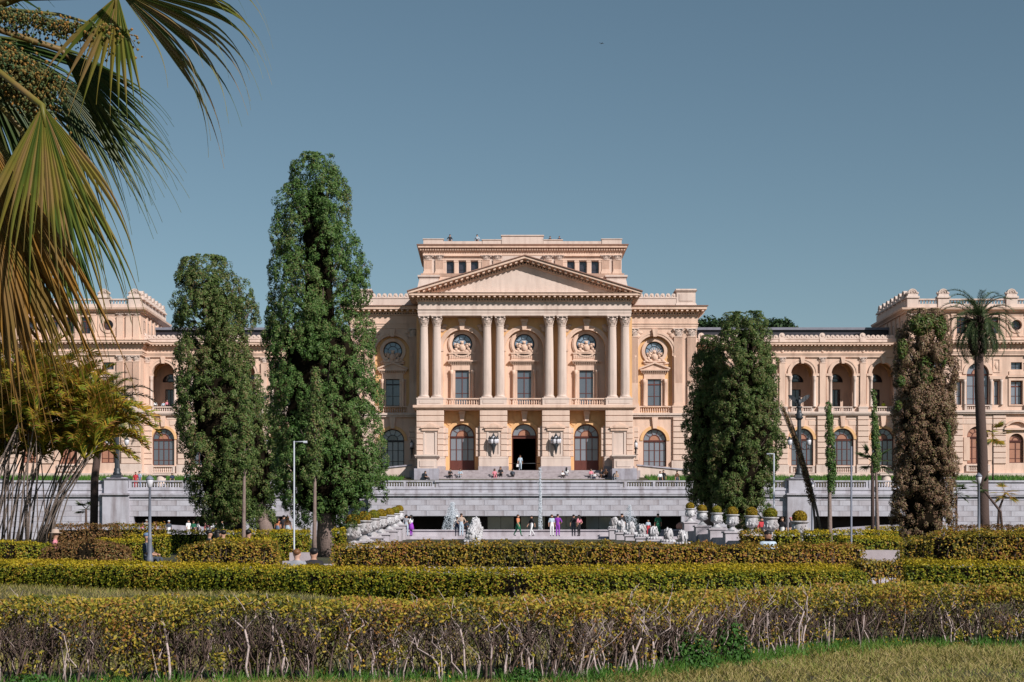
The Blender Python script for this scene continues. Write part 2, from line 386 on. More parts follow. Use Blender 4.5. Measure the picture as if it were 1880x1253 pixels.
# --- repeated pieces
def baluster_mb():
    return MB().lathe([(0.075, 0), (0.075, 0.05), (0.045, 0.09), (0.09, 0.24), (0.085, 0.32), (0.04, 0.5), (0.065, 0.56), (0.07, 0.62)], n=6)
BAL = baluster_mb()
def balustrade(x0, x1, y, z0, z1, pitch=0.3, parent=None, mat='cream', posts=True, builder=None, name='balustrade'):
    b = builder or part
    r = MB().box(x0, x1, y - 0.16, y + 0.16, z1 - 0.13, z1).box(x0, x1, y - 0.15, y + 0.15, z0, z0 + 0.1)
    if posts:
        for xa in (x0, x1 - 0.28): r.box(xa, xa + 0.28, y - 0.14, y + 0.14, z0 + 0.1, z1 - 0.13)
    o = b(name, r, mat, parent)
    k = MB(); h = z1 - z0 - 0.23; s = h / 0.62
    a, c = (x0 + 0.42, x1 - 0.42) if posts else (x0 + 0.15, x1 - 0.15)
    n = max(2, int(round((c - a) / pitch)) + 1)
    for i in range(n):
        x = a + (c - a) * i / (n - 1)
        q = MB(); q.v = [(vx * 1.0, vy * 1.0, vz * s) for vx, vy, vz in BAL.v]; q.f = BAL.f; q.sm = BAL.sm
        k._ext(q, (x, y, z0 + 0.1))
    b('balusters', k, mat, o, 'stuff')
    return o

def capital_mesh(name, mat, r=0.46, h=1.2):
    m = MB().lathe([(r * 0.92, 0), (r * 1.02, 0.04 * h), (r * 0.92, 0.1 * h), (r * 0.9, 0.5 * h), (r * 1.1, 0.86 * h)], n=14)
    for row, (zb, zt, rr, k) in enumerate(((0.06, 0.42, 1.0, 8), (0.3, 0.72, 1.06, 8))):
        for i in range(k):
            a = 2 * math.pi * (i + 0.5 * row) / k; c, s = math.cos(a), math.sin(a); wd = r * 0.3
            pr = [(r * rr * 0.95, zb * h, wd), (r * rr * 1.12, (zb + zt) / 2 * h, wd * 1.05), (r * rr * 1.38, zt * h, wd * 0.75), (r * rr * 1.36, (zt - 0.07) * h, wd * 0.4)]
            vs = []
            for q, z, w_ in pr: vs += [(c * q - s * w_, s * q + c * w_, z), (c * q + s * w_, s * q - c * w_, z)]
            m.add(vs, [(0, 1, 3, 2), (2, 3, 5, 4), (4, 5, 7, 6)])
    for i in range(4):
        a = math.pi / 4 + i * math.pi / 2
        m.blob((math.cos(a) * r * 1.5, math.sin(a) * r * 1.5, 0.8 * h), (r * 0.26, r * 0.26, r * 0.26), 8, 5)
        a2 = i * math.pi / 2
        m.blob((math.cos(a2) * r * 1.15, math.sin(a2) * r * 1.15, 0.86 * h), (r * 0.2, r * 0.2, r * 0.22), 6, 4)
    q = r * 1.36
    m.box(-q, q, -q, q, 0.9 * h, h)
    return m.mesh(name, mat)
CAP = capital_mesh('capital', M['pale'])
SHAFT = MB().lathe([(0.50, 0.32), (0.505, 2.0), (0.50, 3.3), (0.485, 5.5), (0.435, 8.05), (0.47, 8.1), (0.47, 8.16)], n=40, flute=0.07, smooth=False).mesh('column_shaft', M['pale'])
BASE = MB().box(-0.62, 0.62, -0.62, 0.62, 0, 0.12).lathe([(0.6, 0.12), (0.64, 0.17), (0.6, 0.22), (0.53, 0.25), (0.57, 0.3), (0.54, 0.34)], n=24).mesh('column_base', M['pale'])
def column(x, y, z):
    o = at('column', SHAFT, x, y, z)
    inst('capital', CAP, o, (0, 0, 8.12)); inst('column_base', BASE, o, (0, 0, 0))
    return o
def pilaster(x, y, z0, z1, wd=0.95, p=0.22, caph=0.95, mat='pale', flutes=True, ch=None):
    q = MB()
    hs_ = wd / 2; zt = z1 - caph
    if flutes:
        n = 7; outl = []
        q.box(x - hs_, x + hs_, y - p + 0.05, y + 0.1, z0 + 0.3, zt)
        fw = wd / (2 * n + 1)
        for i in range(n + 1):
            xa = x - hs_ + fw * 2 * i
            q.box(xa, xa + fw, y - p, y - p + 0.06, z0 + 0.34, zt - 0.03)
        q.box(x - hs_, x + hs_, y - p - 0.01, y - p + 0.06, z0 + 0.3, z0 + (zt - z0) * 0.33)
    else: q.box(x - hs_, x + hs_, y - p, y + 0.1, z0 + 0.3, zt)
    q.box(x - hs_ - 0.1, x + hs_ + 0.1, y - p - 0.1, y + 0.1, z0, z0 + 0.16).box(x - hs_ - 0.05, x + hs_ + 0.05, y - p - 0.05, y + 0.1, z0 + 0.16, z0 + 0.3)
    q.box(x - hs_ - 0.03, x + hs_ + 0.03, y - p - 0.03, y + 0.1, zt, zt + 0.07)
    o = part('pilaster', q, mat)
    s = wd / 0.98
    inst('capital', CAP, o, (x - ORG[0], y - ORG[1] - 0.0, zt + 0.05 - ORG[2]), 0, (s, 0.62 * s, (caph - 0.05) / 1.2))
    return o

blocks = []
def block(x0, x1, y0, y1, z0, z1): blocks.append((x0, x1, y0, y1, z0, z1))
def block_mb(w_, d_, h_):
    b = 0.045; x, z = w_ / 2, h_ / 2
    vs = [(-x, d_, -z), (x, d_, -z), (x, d_, z), (-x, d_, z), (-x, b, -z), (x, b, -z), (x, b, z), (-x, b, z), (-x + b, 0, -z + b), (x - b, 0, -z + b), (x - b, 0, z - b), (-x + b, 0, z - b)]
    fs = [(8, 9, 10, 11)]
    for a in (0, 4):
        for i in range(4): fs.append((a + i, a + (i + 1) % 4, a + 4 + (i + 1) % 4, a + 4 + i))
    return MB().add(vs, fs)

_pc = {}
def antefix_mb(w_=0.56, h_=0.5):
    pts = [(-w_ / 2, 0), (w_ / 2, 0), (w_ / 2, h_ * 0.18)]
    for i in range(9):
        a = math.pi * (0.08 + 0.84 * i / 8); pts.append((w_ * 0.46 * math.cos(a), h_ * 0.45 + h_ * 0.55 * math.sin(a) ** 0.9))
    pts.append((-w_ / 2, h_ * 0.18))
    m = MB().prism(pts, -0.07, 0.07)
    m.blob((0, -0.07, h_ * 0.5), (w_ * 0.26, 0.07, h_ * 0.32), 8, 5)
    for s in (-1, 1): m.blob((s * w_ * 0.42, -0.05, h_ * 0.14), (w_ * 0.14, 0.07, h_ * 0.14), 6, 4)
    return m
ANTE = antefix_mb().mesh('antefix', M['pale'])
ANTE2 = antefix_mb(0.75, 0.8).mesh('tall_antefix', M['pale'])
def acro_mb():
    m = MB().fbox(-0.75, 0.75, -0.5, 0.5, 0, 0.22, 0.03, 0.0, True).fbox(-0.62, 0.62, -0.4, 0.4, 0.22, 0.5, 0, -0.06, True)
    m.band(0, 0.55, 0.0, 0.5, -0.22, 0.22, 0, math.pi, 14)
    m.band(0, 0.55, 0.42, 0.56, -0.3, 0.3, 0.1, math.pi - 0.1, 14)
    for i in range(5):
        a = math.pi * (0.18 + 0.16 * i); m.blob((0.26 * math.cos(a), -0.24, 0.58 + 0.26 * math.sin(a)), (0.08, 0.06, 0.16), 6, 4)
    for s in (-1, 1): m.blob((s * 0.62, 0, 0.6), (0.17, 0.25, 0.17), 8, 5)
    return m
ACRO = acro_mb().mesh('acroterion', M['pale'])

def crest_mesh(seed, horns=False):
    r = random.Random(seed); m = MB()
    m.blob((0, 0, 0.62), (0.42, 0.2, 0.5), 12, 8, 0.05, r); m.blob((0, -0.12, 0.6), (0.28, 0.16, 0.34), 10, 6, 0.04, r)
    m.blob((0, -0.05, 1.22), (0.2, 0.18, 0.2), 8, 6, 0.1, r); m.box(-0.22, 0.22, -0.14, 0.1, 1.32, 1.44)
    for s in (-1, 1):
        for (x, z, a, b) in ((0.55, 0.85, 0.2, 0.26), (0.72, 0.5, 0.2, 0.2), (0.95, 0.25, 0.26, 0.17), (0.5, 0.25, 0.3, 0.2), (1.2, 0.1, 0.2, 0.13), (0.82, 1.0, 0.12, 0.2)):
            m.blob((s * x, r.uniform(-0.05, 0.02), z), (a, 0.16, b), 8, 5, 0.15, r)
        m.tube([(s * 0.3, -0.08, 1.0), (s * 0.62, -0.12, 1.12), (s * 0.85, -0.1, 0.9), (s * 0.7, -0.1, 0.72)], [0.09, 0.08, 0.07, 0.05], 6)
    m.blob((0, -0.05, 0.12), (1.2, 0.14, 0.12), 12, 5, 0.12, r)
    if horns:
        for i in range(9):
            a = math.pi * (0.1 + 0.8 * i / 8)
            m.tube([(0.35 * math.cos(a), -0.05, 0.9 + 0.25 * math.sin(a)), (0.95 * math.cos(a), -0.12, 0.95 + 0.8 * math.sin(a))], [0.07, 0.02], 5)
    return m.mesh('crest', M['cream'])
CREST = crest_mesh(1); CREST2 = crest_mesh(2, True)

# --- window kinds. local origin: middle of the sill, frame front at y = 0
_wc = {}
def win_rect(w_, h_, nx=2, transom=None, fm='darkframe', pm='glass', t=0.09):
    k = ('r', w_, h_, nx, transom, fm, pm)
    if k in _wc: return _wc[k]
    f = MB().plate(rect_pts(-w_ / 2, w_ / 2, 0, h_), [rect_pts(-w_ / 2 + t, w_ / 2 - t, t, h_ - t)], 0, 0.12)
    tz = transom * h_ if transom else h_ - t
    if transom: f.box(-w_ / 2 + t, w_ / 2 - t, 0.01, 0.11, tz - t * 0.8, tz + t * 0.8)
    panes = []
    xs = np.linspace(-w_ / 2 + t, w_ / 2 - t, nx + 1)
    for x in xs[1:-1]: f.box(x - t / 2, x + t / 2, 0.012, 0.108, t, h_ - t)
    f.box(-w_ / 2 + t, w_ / 2 - t, 0.014, 0.09, h_ * 0.36, h_ * 0.36 + 0.05)
    for a, b in zip(xs, xs[1:]):
        panes.append(MB().box(a, b, 0.06, 0.085, t * 0.5, tz).mesh('pane', M[pm]))
        if transom: panes.append(MB().box(a, b, 0.06, 0.085, tz + 0.001, h_ - t * 0.5).mesh('pane', M[pm]))
    _wc[k] = (f.mesh('window', M[fm]), panes); return _wc[k]

def win_arch(w_, hs_, nx=4, fm='wood', pm='glass', t=0.1, low=None, fan=5, inner=True):
    """hs_ = height of the springing; lights below, a fan above"""
    k = ('a', w_, hs_, nx, fm, pm, low, fan)
    if k in _wc: return _wc[k]
    r = w_ / 2
    f = MB().box(-r, -r + t, 0, 0.12, 0, hs_).box(r - t, r, 0, 0.12, 0, hs_).box(-r + t, r - t, 0.002, 0.118, 0, t)
    f.band(0, hs_, r - t, r, 0, 0.12, 0, math.pi, 20)
    f.box(-r + t, r - t, -0.04, 0.1, hs_ - 0.16, hs_ + 0.06).box(-r + t, r - t, -0.1, 0.05, hs_ - 0.02, hs_ + 0.03)
    ri = r * 0.46
    f.band(0, hs_ + 0.06, ri - 0.05, ri + 0.03, 0.004, 0.11, 0, math.pi, 14)
    for i in range(1, fan):
        a = math.pi * i / fan; c, s = math.cos(a), math.sin(a); q = 0.03
        vs = [(c * ri - s * q, 0.01, hs_ + 0.06 + s * ri + c * q), (c * ri + s * q, 0.01, hs_ + 0.06 + s * ri - c * q), (c * (r - t) + s * q, 0.01, hs_ + 0.03 + s * (r - t) - c * q), (c * (r - t) - s * q, 0.01, hs_ + 0.03 + s * (r - t) + c * q)]
        f.add(vs, [(0, 1, 2, 3)])
    xs = np.linspace(-r + t, r - t, nx + 1); panes = []
    for i, x in enumerate(xs[1:-1]): f.box(x - 0.045, x + 0.045, 0.006, 0.112, t, hs_ - 0.16)
    f.box(-r + t, r - t, 0.02, 0.09, hs_ * 0.62, hs_ * 0.62 + 0.05)
    zl = t * 0.5
    if low:
        zl = low; f.box(-r + t, r - t, 0.015, 0.1, t * 0.6, low)
        for a, b in zip(xs, xs[1:]): f.box(a + 0.1, b - 0.1, -0.004, 0.02, t + 0.1, low - 0.12)
    else: f.box(-r + t, r - t, 0.02, 0.09, hs_ * 0.2, hs_ * 0.2 + 0.05)
    for a, b in zip(xs, xs[1:]): panes.append(MB().box(a + 0.001, b - 0.001, 0.06, 0.085, zl, hs_ - 0.1).mesh('pane', M[pm]))
    lun = MB(); lun.band(0, hs_ + 0.03, ri, r - t * 0.5, 0.06, 0.085, 0.0, math.pi, 18)
    panes.append(lun.mesh('fanlight', M[pm]))
    inn = MB().prism([(ri * math.cos(math.pi * i / 12), hs_ + 0.05 + ri * math.sin(math.pi * i / 12)) for i in range(13)], 0.055, 0.08)
    panes.append(inn.mesh('fanlight', M['shutter' if fm == 'wood' else 'glassdark']))
    _wc[k] = (f.mesh('window', M[fm]), panes); return _wc[k]

def win_round(r, fm='darkframe', pm='glassblue', spokes=8):
    k = ('o', r, fm, pm)
    if k in _wc: return _wc[k]
    f = MB().band(0, 0, r - 0.1, r + 0.02, 0, 0.12, 0, 2 * math.pi, 28).band(0, 0, r * 0.5, r * 0.5 + 0.06, 0.01, 0.1, 0, 2 * math.pi, 22)
    if spokes:
        for i in range(spokes):
            a = 2 * math.pi * (i + 0.5) / spokes; c, s = math.cos(a), math.sin(a); q = 0.03
            f.add([(c * r * .5 - s * q, 0.015, s * r * .5 + c * q), (c * r * .5 + s * q, 0.015, s * r * .5 - c * q), (c * r * .95 + s * q, 0.015, s * r * .95 - c * q), (c * r * .95 - s * q, 0.015, s * r * .95 + c * q)], [(0, 1, 2, 3)])
    p = MB().prism(circ_pts(0, 0, r * 0.97, 24), 0.06, 0.085).mesh('pane', M[pm])
    _wc[k] = (f.mesh('round_window', M[fm]), [p]); return _wc[k]

def put_win(kind, x, y, z, rz=0.0, name='window'):
    o = at(name, kind[0], x, y, z, rz)
    for p in kind[1]: inst(p.name.split('.')[0], p, o)
    return o

def modillions(x0, x1, y, z, depth, h, w_=0.24, pitch=0.62, m=None):
    m = m or MB(); n = max(2, int(round((x1 - x0) / pitch)) + 1)
    for i in range(n):
        x = x0 + (x1 - x0) * i / (n - 1)
        m.prism([(x - w_ / 2, z + 0.02), (x + w_ / 2, z + 0.02), (x + w_ / 2, z + h), (x - w_ / 2, z + h)], y - depth, y + 0.05)
    return m
def dentils(x0, x1, y, z, depth, h, pitch=0.31, m=None): return modillions(x0, x1, y, z, depth, h, pitch * 0.55, pitch, m)

# ------------------------------------------------------------------ central portico
BAY = 7.1; PC = (-10.68, -3.52, 3.52, 10.68)
YF = 171.7      # pier face
# granite stair and podium
for i in range(8):
    z1 = 9.5 - 0.165 * i
    part('stair_step', MB().box(-12.6 - 0.0, 12.6, 171.0 - 0.42 * (i + 1), 171.0 - 0.42 * i, 7.6, z1 - 0.002 * i), 'step')
part('podium', MB().box(-13.0, 13.0, 171.0, 177.4, 8.0, 9.5), 'step')
doors = [0, -BAY, BAY]
part('ground_floor_wall', MB().plate(rect_pts(-12.25, 12.25, 9.5, 16.4), [arch_pts(c, 2.85, 9.501, 13.48) for c in doors], 173.3, 174.6), 'ochre')
for c in doors:
    a = MB().band(c, 13.48, 1.44, 1.85, 173.18, 173.35, 0, math.pi, 22)
    part('archivolt', a, 'ochre')
    part('keystone', MB().prism([(c - 0.2, 15.2), (c + 0.2, 15.2), (c + 0.34, 16.3), (c - 0.34, 16.3)], 172.75, 173.4).box(c - 0.36, c + 0.36, 172.6, 173.4, 16.05, 16.38), 'cream')
for c in doors:                                # voussoir joints fan out above each door
    v = MB()
    for i in range(7):
        a0 = math.pi * (0.1 + 0.8 * i / 7) + 0.02; a1 = math.pi * (0.1 + 0.8 * (i + 1) / 7) - 0.02
        v.band(c, 13.48, 1.9, 2.55, 173.22, 173.34, a0, a1, 3)
    part('voussoirs', v, 'ochre', None, 'stuff')
# doors
DW = win_arch(2.83, 3.95, 4, 'wood', 'curtain', 0.12, 1.25, 5)
for c in (-BAY, BAY): put_win(DW, c, 173.75, 9.52, name='door')
o = at('door_transom', MB().box(-1.41, 1.41, 0, 0.2, 3.75, 4.02).box(-1.41, 1.41, -0.1, 0.05, 4.02, 4.1).band(0, 4.02, 1.28, 1.41, 0, 0.15, 0, math.pi, 20).band(0, 4.08, 0.62, 0.7, 0.01, 0.12, 0, math.pi, 14).box(-1.415, -1.3, 0, 0.2, 0, 3.75).box(1.3, 1.415, 0, 0.2, 0, 3.75).mesh('door_transom', M['wood']), 0, 173.75, 9.52)
inst('fanlight', MB().band(0, 4.06, 0.68, 1.3, 0.05, 0.08, 0, math.pi, 18).mesh('fanlight', M['curtain']), o)
inst('fanlight', MB().prism([(0.65 * math.cos(math.pi * i / 12), 4.05 + 0.65 * math.sin(math.pi * i / 12)) for i in range(13)], 0.06, 0.09).mesh('fanlight', M['shutter']), o)
part('entrance_hall', MB().box(-6, 6, 174.6, 190, 9.0, 9.48).box(-6.2, -6, 174.6, 190, 9, 16).box(6, 6.2, 174.6, 190, 9, 16).box(-6, 6, 190, 190.2, 9, 16).box(-6, 6, 174.6, 190, 15.9, 16.1), 'void')
part('queue_rail', MB().tube([(-2.1, 172.2, 10.35), (2.1, 172.2, 10.35)], 0.03, 6).tube([(-2.1, 172.2, 9.5), (-2.1, 172.2, 10.4)], 0.035, 6).tube([(2.1, 172.2, 9.5), (2.1, 172.2, 10.4)], 0.035, 6), 'iron')
# piers with rusticated courses, panels and little pediments
for ip, c in enumerate(PC):
    part('pier', MB().box(c - 1.46, c + 1.46, YF + 0.12, 173.3, 9.9, 16.4).box(c - 1.75, c + 1.75, YF + 0.45, 173.3, 9.9, 14.6), 'cream')
    part('pier_plinth', MB().box(c - 1.72, c + 1.72, YF - 0.22, 173.32, 9.5, 10.0), 'step')
    part('pier_dado', MB().box(c - 1.66, c + 1.66, YF - 0.15, 173.31, 10.0, 10.95).fbox(c - 1.66, c + 1.66, YF - 0.15, 173.31, 10.95, 11.1, 0.05, -0.05), 'pale')
    z = 11.12; k = 0
    while z < 16.3:
        h = 0.66; z1 = min(z + h - 0.055, 16.38)
        if 11.1 < z < 14.2:
            block(c - 1.56, c - 0.82, YF, YF + 0.3, z, z1); block(c + 0.82, c + 1.56, YF, YF + 0.3, z, z1)
            block(c + 1.5, c + 2.02, YF + 0.3, YF + 0.6, z, z1) if ip in (0, 1, 2) else None
            block(c - 2.02, c - 1.5, YF + 0.3, YF + 0.6, z, z1) if ip in (1, 2, 3) else None
        else: block(c - 1.56, c + 1.56, YF, YF + 0.3, z, z1)
        z += h; k += 1
    pn = part('wall_panel', MB().plate(rect_pts(c - 0.78, c + 0.78, 11.15, 14.05), [rect_pts(c - 0.55, c + 0.55, 11.35, 13.85)], YF + 0.0, YF + 0.2).box(c - 0.55, c + 0.55, YF + 0.1, YF + 0.2, 11.35, 13.85), 'pale')
    hd = MB().box(c - 0.95, c + 0.95, YF - 0.16, YF + 0.2, 14.02, 14.2).box(c - 0.8, c + 0.8, YF - 0.08, YF + 0.2, 14.2, 14.3)
    hd.prism([(c - 1.08, 14.3), (c + 1.08, 14.3), (c + 1.08, 14.4), (c, 14.86), (c - 1.08, 14.4)], YF - 0.26, YF + 0.2)
    hd.prism([(c - 0.7, 14.41), (c + 0.7, 14.41), (c, 14.72)], YF - 0.3, YF - 0.2)
    part('panel_hood', hd, 'cream', pn)
# stair cheek pedestals before the outer piers
for s in (-1, 1):
    c = s * 10.9
    q = MB().box(c - 1.35, c + 1.35, 167.2, 171.5, 7.6, 9.55)
    part('stair_pedestal', q, 'granite')
    part('pedestal_block', MB().box(c - 1.05, c + 1.05, 168.4, 171.4, 9.55, 10.7).box(c - 0.8, c + 0.8, 168.33, 168.5, 9.8, 10.45), 'pale')
    part('pedestal_cap', MB().fbox(c - 1.05, c + 1.05, 168.4, 171.4, 10.7, 10.95, 0.05, 0.3).box(c - 1.35, c + 1.35, 168.1, 171.4, 10.95, 11.1), 'pale')
# balcony floor, pedestals and rails
part('balcony_slab', MB().fbox(-12.3, 12.3, YF, 177.3, 16.4, 16.62, 0.05, 0.2).box(-12.62, 12.62, YF - 0.32, 177.3, 16.62, 16.9), 'cream')
for c in PC:
    part('column_pedestal', MB().box(c - 1.5, c + 1.5, YF - 0.1, 173.1, 16.9, 17.6).box(c - 1.55, c + 1.55, YF - 0.15, 173.15, 17.6, 17.74).box(c - 1.2, c + 1.2, YF - 0.14, YF, 17.1, 17.45), 'pale')
    for d in (-0.73, 0.73): column(c + d, 172.35, 17.75)
for i in range(3): balustrade(PC[i] + 1.5, PC[i + 1] - 1.5, 172.0, 16.9, 17.72, 0.27)
# loggia wall behind the columns
YL = 173.45
part('loggia_wall', MB().plate(rect_pts(-12.3, 12.3, 16.9, 27.1), [arch_pts(c, 4.3, 16.95, 23.5, 24) for c in doors], YL, YL + 0.5), 'ochre')
part('loggia_back_wall', MB().plate(rect_pts(-12.3, 12.3, 16.9, 27.1), [h for c in doors for h in (rect_pts(c - 0.98, c + 0.98, 16.95, 21.1), circ_pts(c, 24.1, 1.16))], YL + 0.5, YL + 0.9), 'cream')
LW = win_rect(1.94, 4.1, 2, 0.8, 'wood', 'glass'); OC = win_round(1.14)
def aedicule(c, y, zt, wd, pediment, zbase, crest, cz):
    a = MB()
    a.box(c - wd * 0.82, c + wd * 0.82, y - 0.14, y + 0.2, zt, zt + 0.6).box(c - wd * 0.95, c + wd * 0.95, y - 0.2, y + 0.2, zt + 0.6, zt + 0.75)
    a.box(c - wd * 1.12, c + wd * 1.12, y - 0.5, y + 0.2, zt + 0.95, zt + 1.1)
    dentils(c - wd, c + wd, y - 0.15, zt + 0.74, 0.22, 0.2, 0.24, a)
    for s in (-1, 1):                         # jambs and colonnettes
        a.box(c + s * wd * 0.62 - 0.14, c + s * wd * 0.62 + 0.14, y - 0.1, y + 0.2, zbase, zt)
        a.lathe([(0.17, 0), (0.15, 0.1), (0.15, zt - zbase - 0.5), (0.2, zt - zbase - 0.45), (0.17, zt - zbase - 0.3), (0.24, zt - zbase - 0.02)], (c + s * wd * 0.82, y - 0.25, zbase), 10)
        a.box(c + s * wd * 0.98 - 0.1, c + s * wd * 0.98 + 0.1, y - 0.06, y + 0.2, zbase, zt)
    if pediment:
        a.prism([(c - wd * 1.12, zt + 1.1), (c + wd * 1.12, zt + 1.1), (c + wd * 1.12, zt + 1.2), (c, zt + 1.85), (c - wd * 1.12, zt + 1.2)], y - 0.3, y + 0.2)
        for s in (-1, 1): a.prism([(c + s * wd * 1.2, zt + 1.1), (c + s * wd * 1.2, zt + 1.28), (c, zt + 1.98), (c, zt + 1.78)][::s], y - 0.52, y - 0.25)
    else:
        a.box(c - wd * 1.0, c + wd * 1.0, y - 0.16, y + 0.2, zt + 1.1, zt + 1.85)
        dentils(c - wd * 0.9, c + wd * 0.9, y - 0.14, zt + 1.3, 0.08, 0.4, 0.2, a)
        a.box(c - wd * 1.06, c + wd * 1.06, y - 0.24, y + 0.2, zt + 1.85, zt + 2.0)
    o = part('window_surround', a, 'cream')
    at('crest', crest, c, y - 0.12, cz)
for c in doors:
    put_win(LW, c, YL + 0.62, 16.97)
    put_win(OC, c, YL + 0.62, 24.1, name='round_window')
    part('oculus_ring', MB().band(c, 24.1, 1.18, 1.62, YL + 0.34, YL + 0.52, 0, 2 * math.pi, 30).band(c, 24.1, 1.36, 1.5, YL + 0.27, YL + 0.36, 0, 2 * math.pi, 30), 'cream')
    part('archivolt', MB().band(c, 23.5, 2.16, 2.62, YL - 0.14, YL + 0.05, 0, math.pi, 26).band(c, 23.5, 2.42, 2.66, YL - 0.2, YL - 0.1, 0, math.pi, 26), 'cream')
    part('keystone', MB().prism([(c - 0.22, 25.6), (c + 0.22, 25.6), (c + 0.36, 26.7), (c - 0.36, 26.7)], YL - 0.45, YL + 0.05).box(c - 0.42, c + 0.42, YL - 0.55, YL, 26.55, 26.85), 'cream')
    for s in (-1, 1):
        part('impost', MB().box(c + s * 2.4 - 0.3, c + s * 2.4 + 0.3, YL - 0.18, YL + 0.1, 23.2, 23.5).box(c + s * 2.4 - 0.24, c + s * 2.4 + 0.24, YL - 0.1, YL + 0.1, 17, 23.2), 'cream')
        part('spandrel_relief', MB().blob((c + s * 2.35, YL - 0.02, 25.75), (0.5, 0.1, 0.35), 10, 5, 0.2).blob((c + s * 2.0, YL - 0.02, 26.1), (0.3, 0.1, 0.2), 8, 5, 0.2), 'cream')
    aedicule(c, YL + 0.5, 21.1, 1.5, False, 17.0, CREST, 23.0)
for c in PC: # responds behind the columns
    for d in (-0.73, 0.73):
        pilaster(c + d, YL, 17.0, 27.05, 0.85, 0.14, 1.1, 'cream', False)
# entablature over the columns
e = MB().box(-12.05, 12.05, 171.86, 176.2, 27.06, 27.36).box(-12.09, 12.09, 171.82, 176.2, 27.36, 27.66).fbox(-12.1, 12.1, 171.8, 176.2, 27.66, 27.76, 0.03, 0.1)
part('architrave', e, 'pale')
part('frieze', MB().box(-12.07, 12.07, 171.84, 177.4, 27.76, 28.62), 'pale')
cn = MB().fbox(-12.07, 12.07, 171.84, 177.4, 28.62, 28.74, 0.05, 0.15).box(-12.3, 12.3, 171.62, 177.4, 28.94, 28.99).box(-13.05, 13.05, 170.85, 177.5, 29.2, 29.4)
cn.fbox(-13.05, 13.05, 170.85, 177.5, 29.4, 29.5, 0.02, 0.12)
co = part('cornice', cn, 'cream')
part('dentils', dentils(-12.1, 12.1, 171.75, 28.74, 0.16, 0.2), 'cream', co, 'stuff')
md = modillions(-12.6, 12.6, 171.6, 28.99, 0.68, 0.21)
for s in (-1, 1):
    for i in range(9): md.box(s * 12.3 - 0.02 if s > 0 else -12.9, 12.9 if s > 0 else -12.28, 172.2 + 0.62 * i, 172.44 + 0.62 * i, 29.0, 29.2)
part('modillions', md, 'cream', co, 'stuff')
part('cornice_soffit', MB().box(-12.28, 12.28, 171.64, 177.4, 28.93, 29.19), 'ochre', co)
# pediment
part('tympanum', MB().prism([(-12.3, 29.5), (12.3, 29.5), (0, 33.0)], 171.95, 173), 'pale')
SL = (33.62 - 29.62) / 13.1
def rake(zo, t, x1, y0, y1):
    ps = [(-x1, 33.62 + zo - SL * x1), (-x1, 33.62 + zo - SL * x1 - t), (0, 33.62 + zo - t), (x1, 33.62 + zo - SL * x1 - t), (x1, 33.62 + zo - SL * x1), (0, 33.62 + zo)]
    m = MB(); m.prism([ps[0], ps[1], ps[2], ps[5]], y0, y1); m.prism([ps[5], ps[2], ps[3], ps[4]], y0, y1); return m
part('pediment_roof', rake(0.12, 0.1, 13.25, 170.62, 184.5), 'rooftile')
ro = part('raking_cornice', rake(0.0, 0.26, 13.15, 170.75, 172.2)._ext(rake(-0.26, 0.22, 12.6, 171.5, 172.2), (0, 0, 0))._ext(rake(-0.72, 0.16, 11.6, 171.72, 172.2), (0, 0, 0)), 'cream')
rm = MB(); rd = MB()
for s in (-1, 1):
    for i in range(20):
        x = s * (0.35 + 0.61 * i); zc = 33.62 - SL * abs(x)
        rm.prism([(x - 0.13, zc - 0.52 + s * SL * 0.13), (x + 0.13, zc - 0.52 - s * SL * 0.13), (x + 0.13, zc - 0.27 - s * SL * 0.13), (x - 0.13, zc - 0.27 + s * SL * 0.13)], 170.95, 171.9)
    for i in range(37):
        x = s * (0.2 + 0.31 * i); zc = 33.62 - SL * abs(x)
        rd.prism([(x - 0.08, zc - 0.74), (x + 0.08, zc - 0.74), (x + 0.08, zc - 0.56), (x - 0.08, zc - 0.56)], 171.55, 171.9)
part('modillions', rm, 'cream', ro, 'stuff'); part('dentils', rd, 'cream', ro, 'stuff')

# ------------------------------------------------------------------ attic behind the pediment
YA = 184.0
ax = [-8.77, -7.3, -5.83, 5.83, 7.3, 8.77, -1.3, 1.3]
part('attic_wall', MB().plate(rect_pts(-12.0, 12.0, 28.5, 36.5), [rect_pts(c - 0.42, c + 0.42, 33.85, 35.4) for c in ax], YA, YA + 0.5).box(-12.0, -11.5, YA + 0.5, 197, 28.5, 36.5).box(11.5, 12, YA + 0.5, 197, 28.5, 36.5).box(-12, 12, 197, 197.5, 28.5, 36.5), 'pale')
AW = win_rect(0.84, 1.55, 1, None, 'darkframe', 'glassdark', 0.06)
for c in ax: put_win(AW, c, YA + 0.25, 33.85)
ap = [s * a for s in (-1, 1) for a in (11.45, 10.05, 4.45, 3.05)]
for c in ap: pilaster(c, YA, 33.9, 36.12, 0.95, 0.2, 0.62, 'cream')
for s in (-1, 1):
    for c in (9.5, 8.03, 6.56, 5.1): part('mullion_pier', MB().box(s * c - 0.22, s * c + 0.22, YA - 0.12, YA + 0.1, 33.9, 35.3).box(s * c - 0.28, s * c + 0.28, YA - 0.16, YA + 0.1, 35.3, 35.5), 'cream')
    part('window_lintel', MB().box(s * 7.3 - 2.5, s * 7.3 + 2.5, YA - 0.18, YA + 0.1, 35.52, 35.72).box(s * 7.3 - 2.55, s * 7.3 + 2.55, YA - 0.3, YA + 0.1, 36.0, 36.1), 'cream')
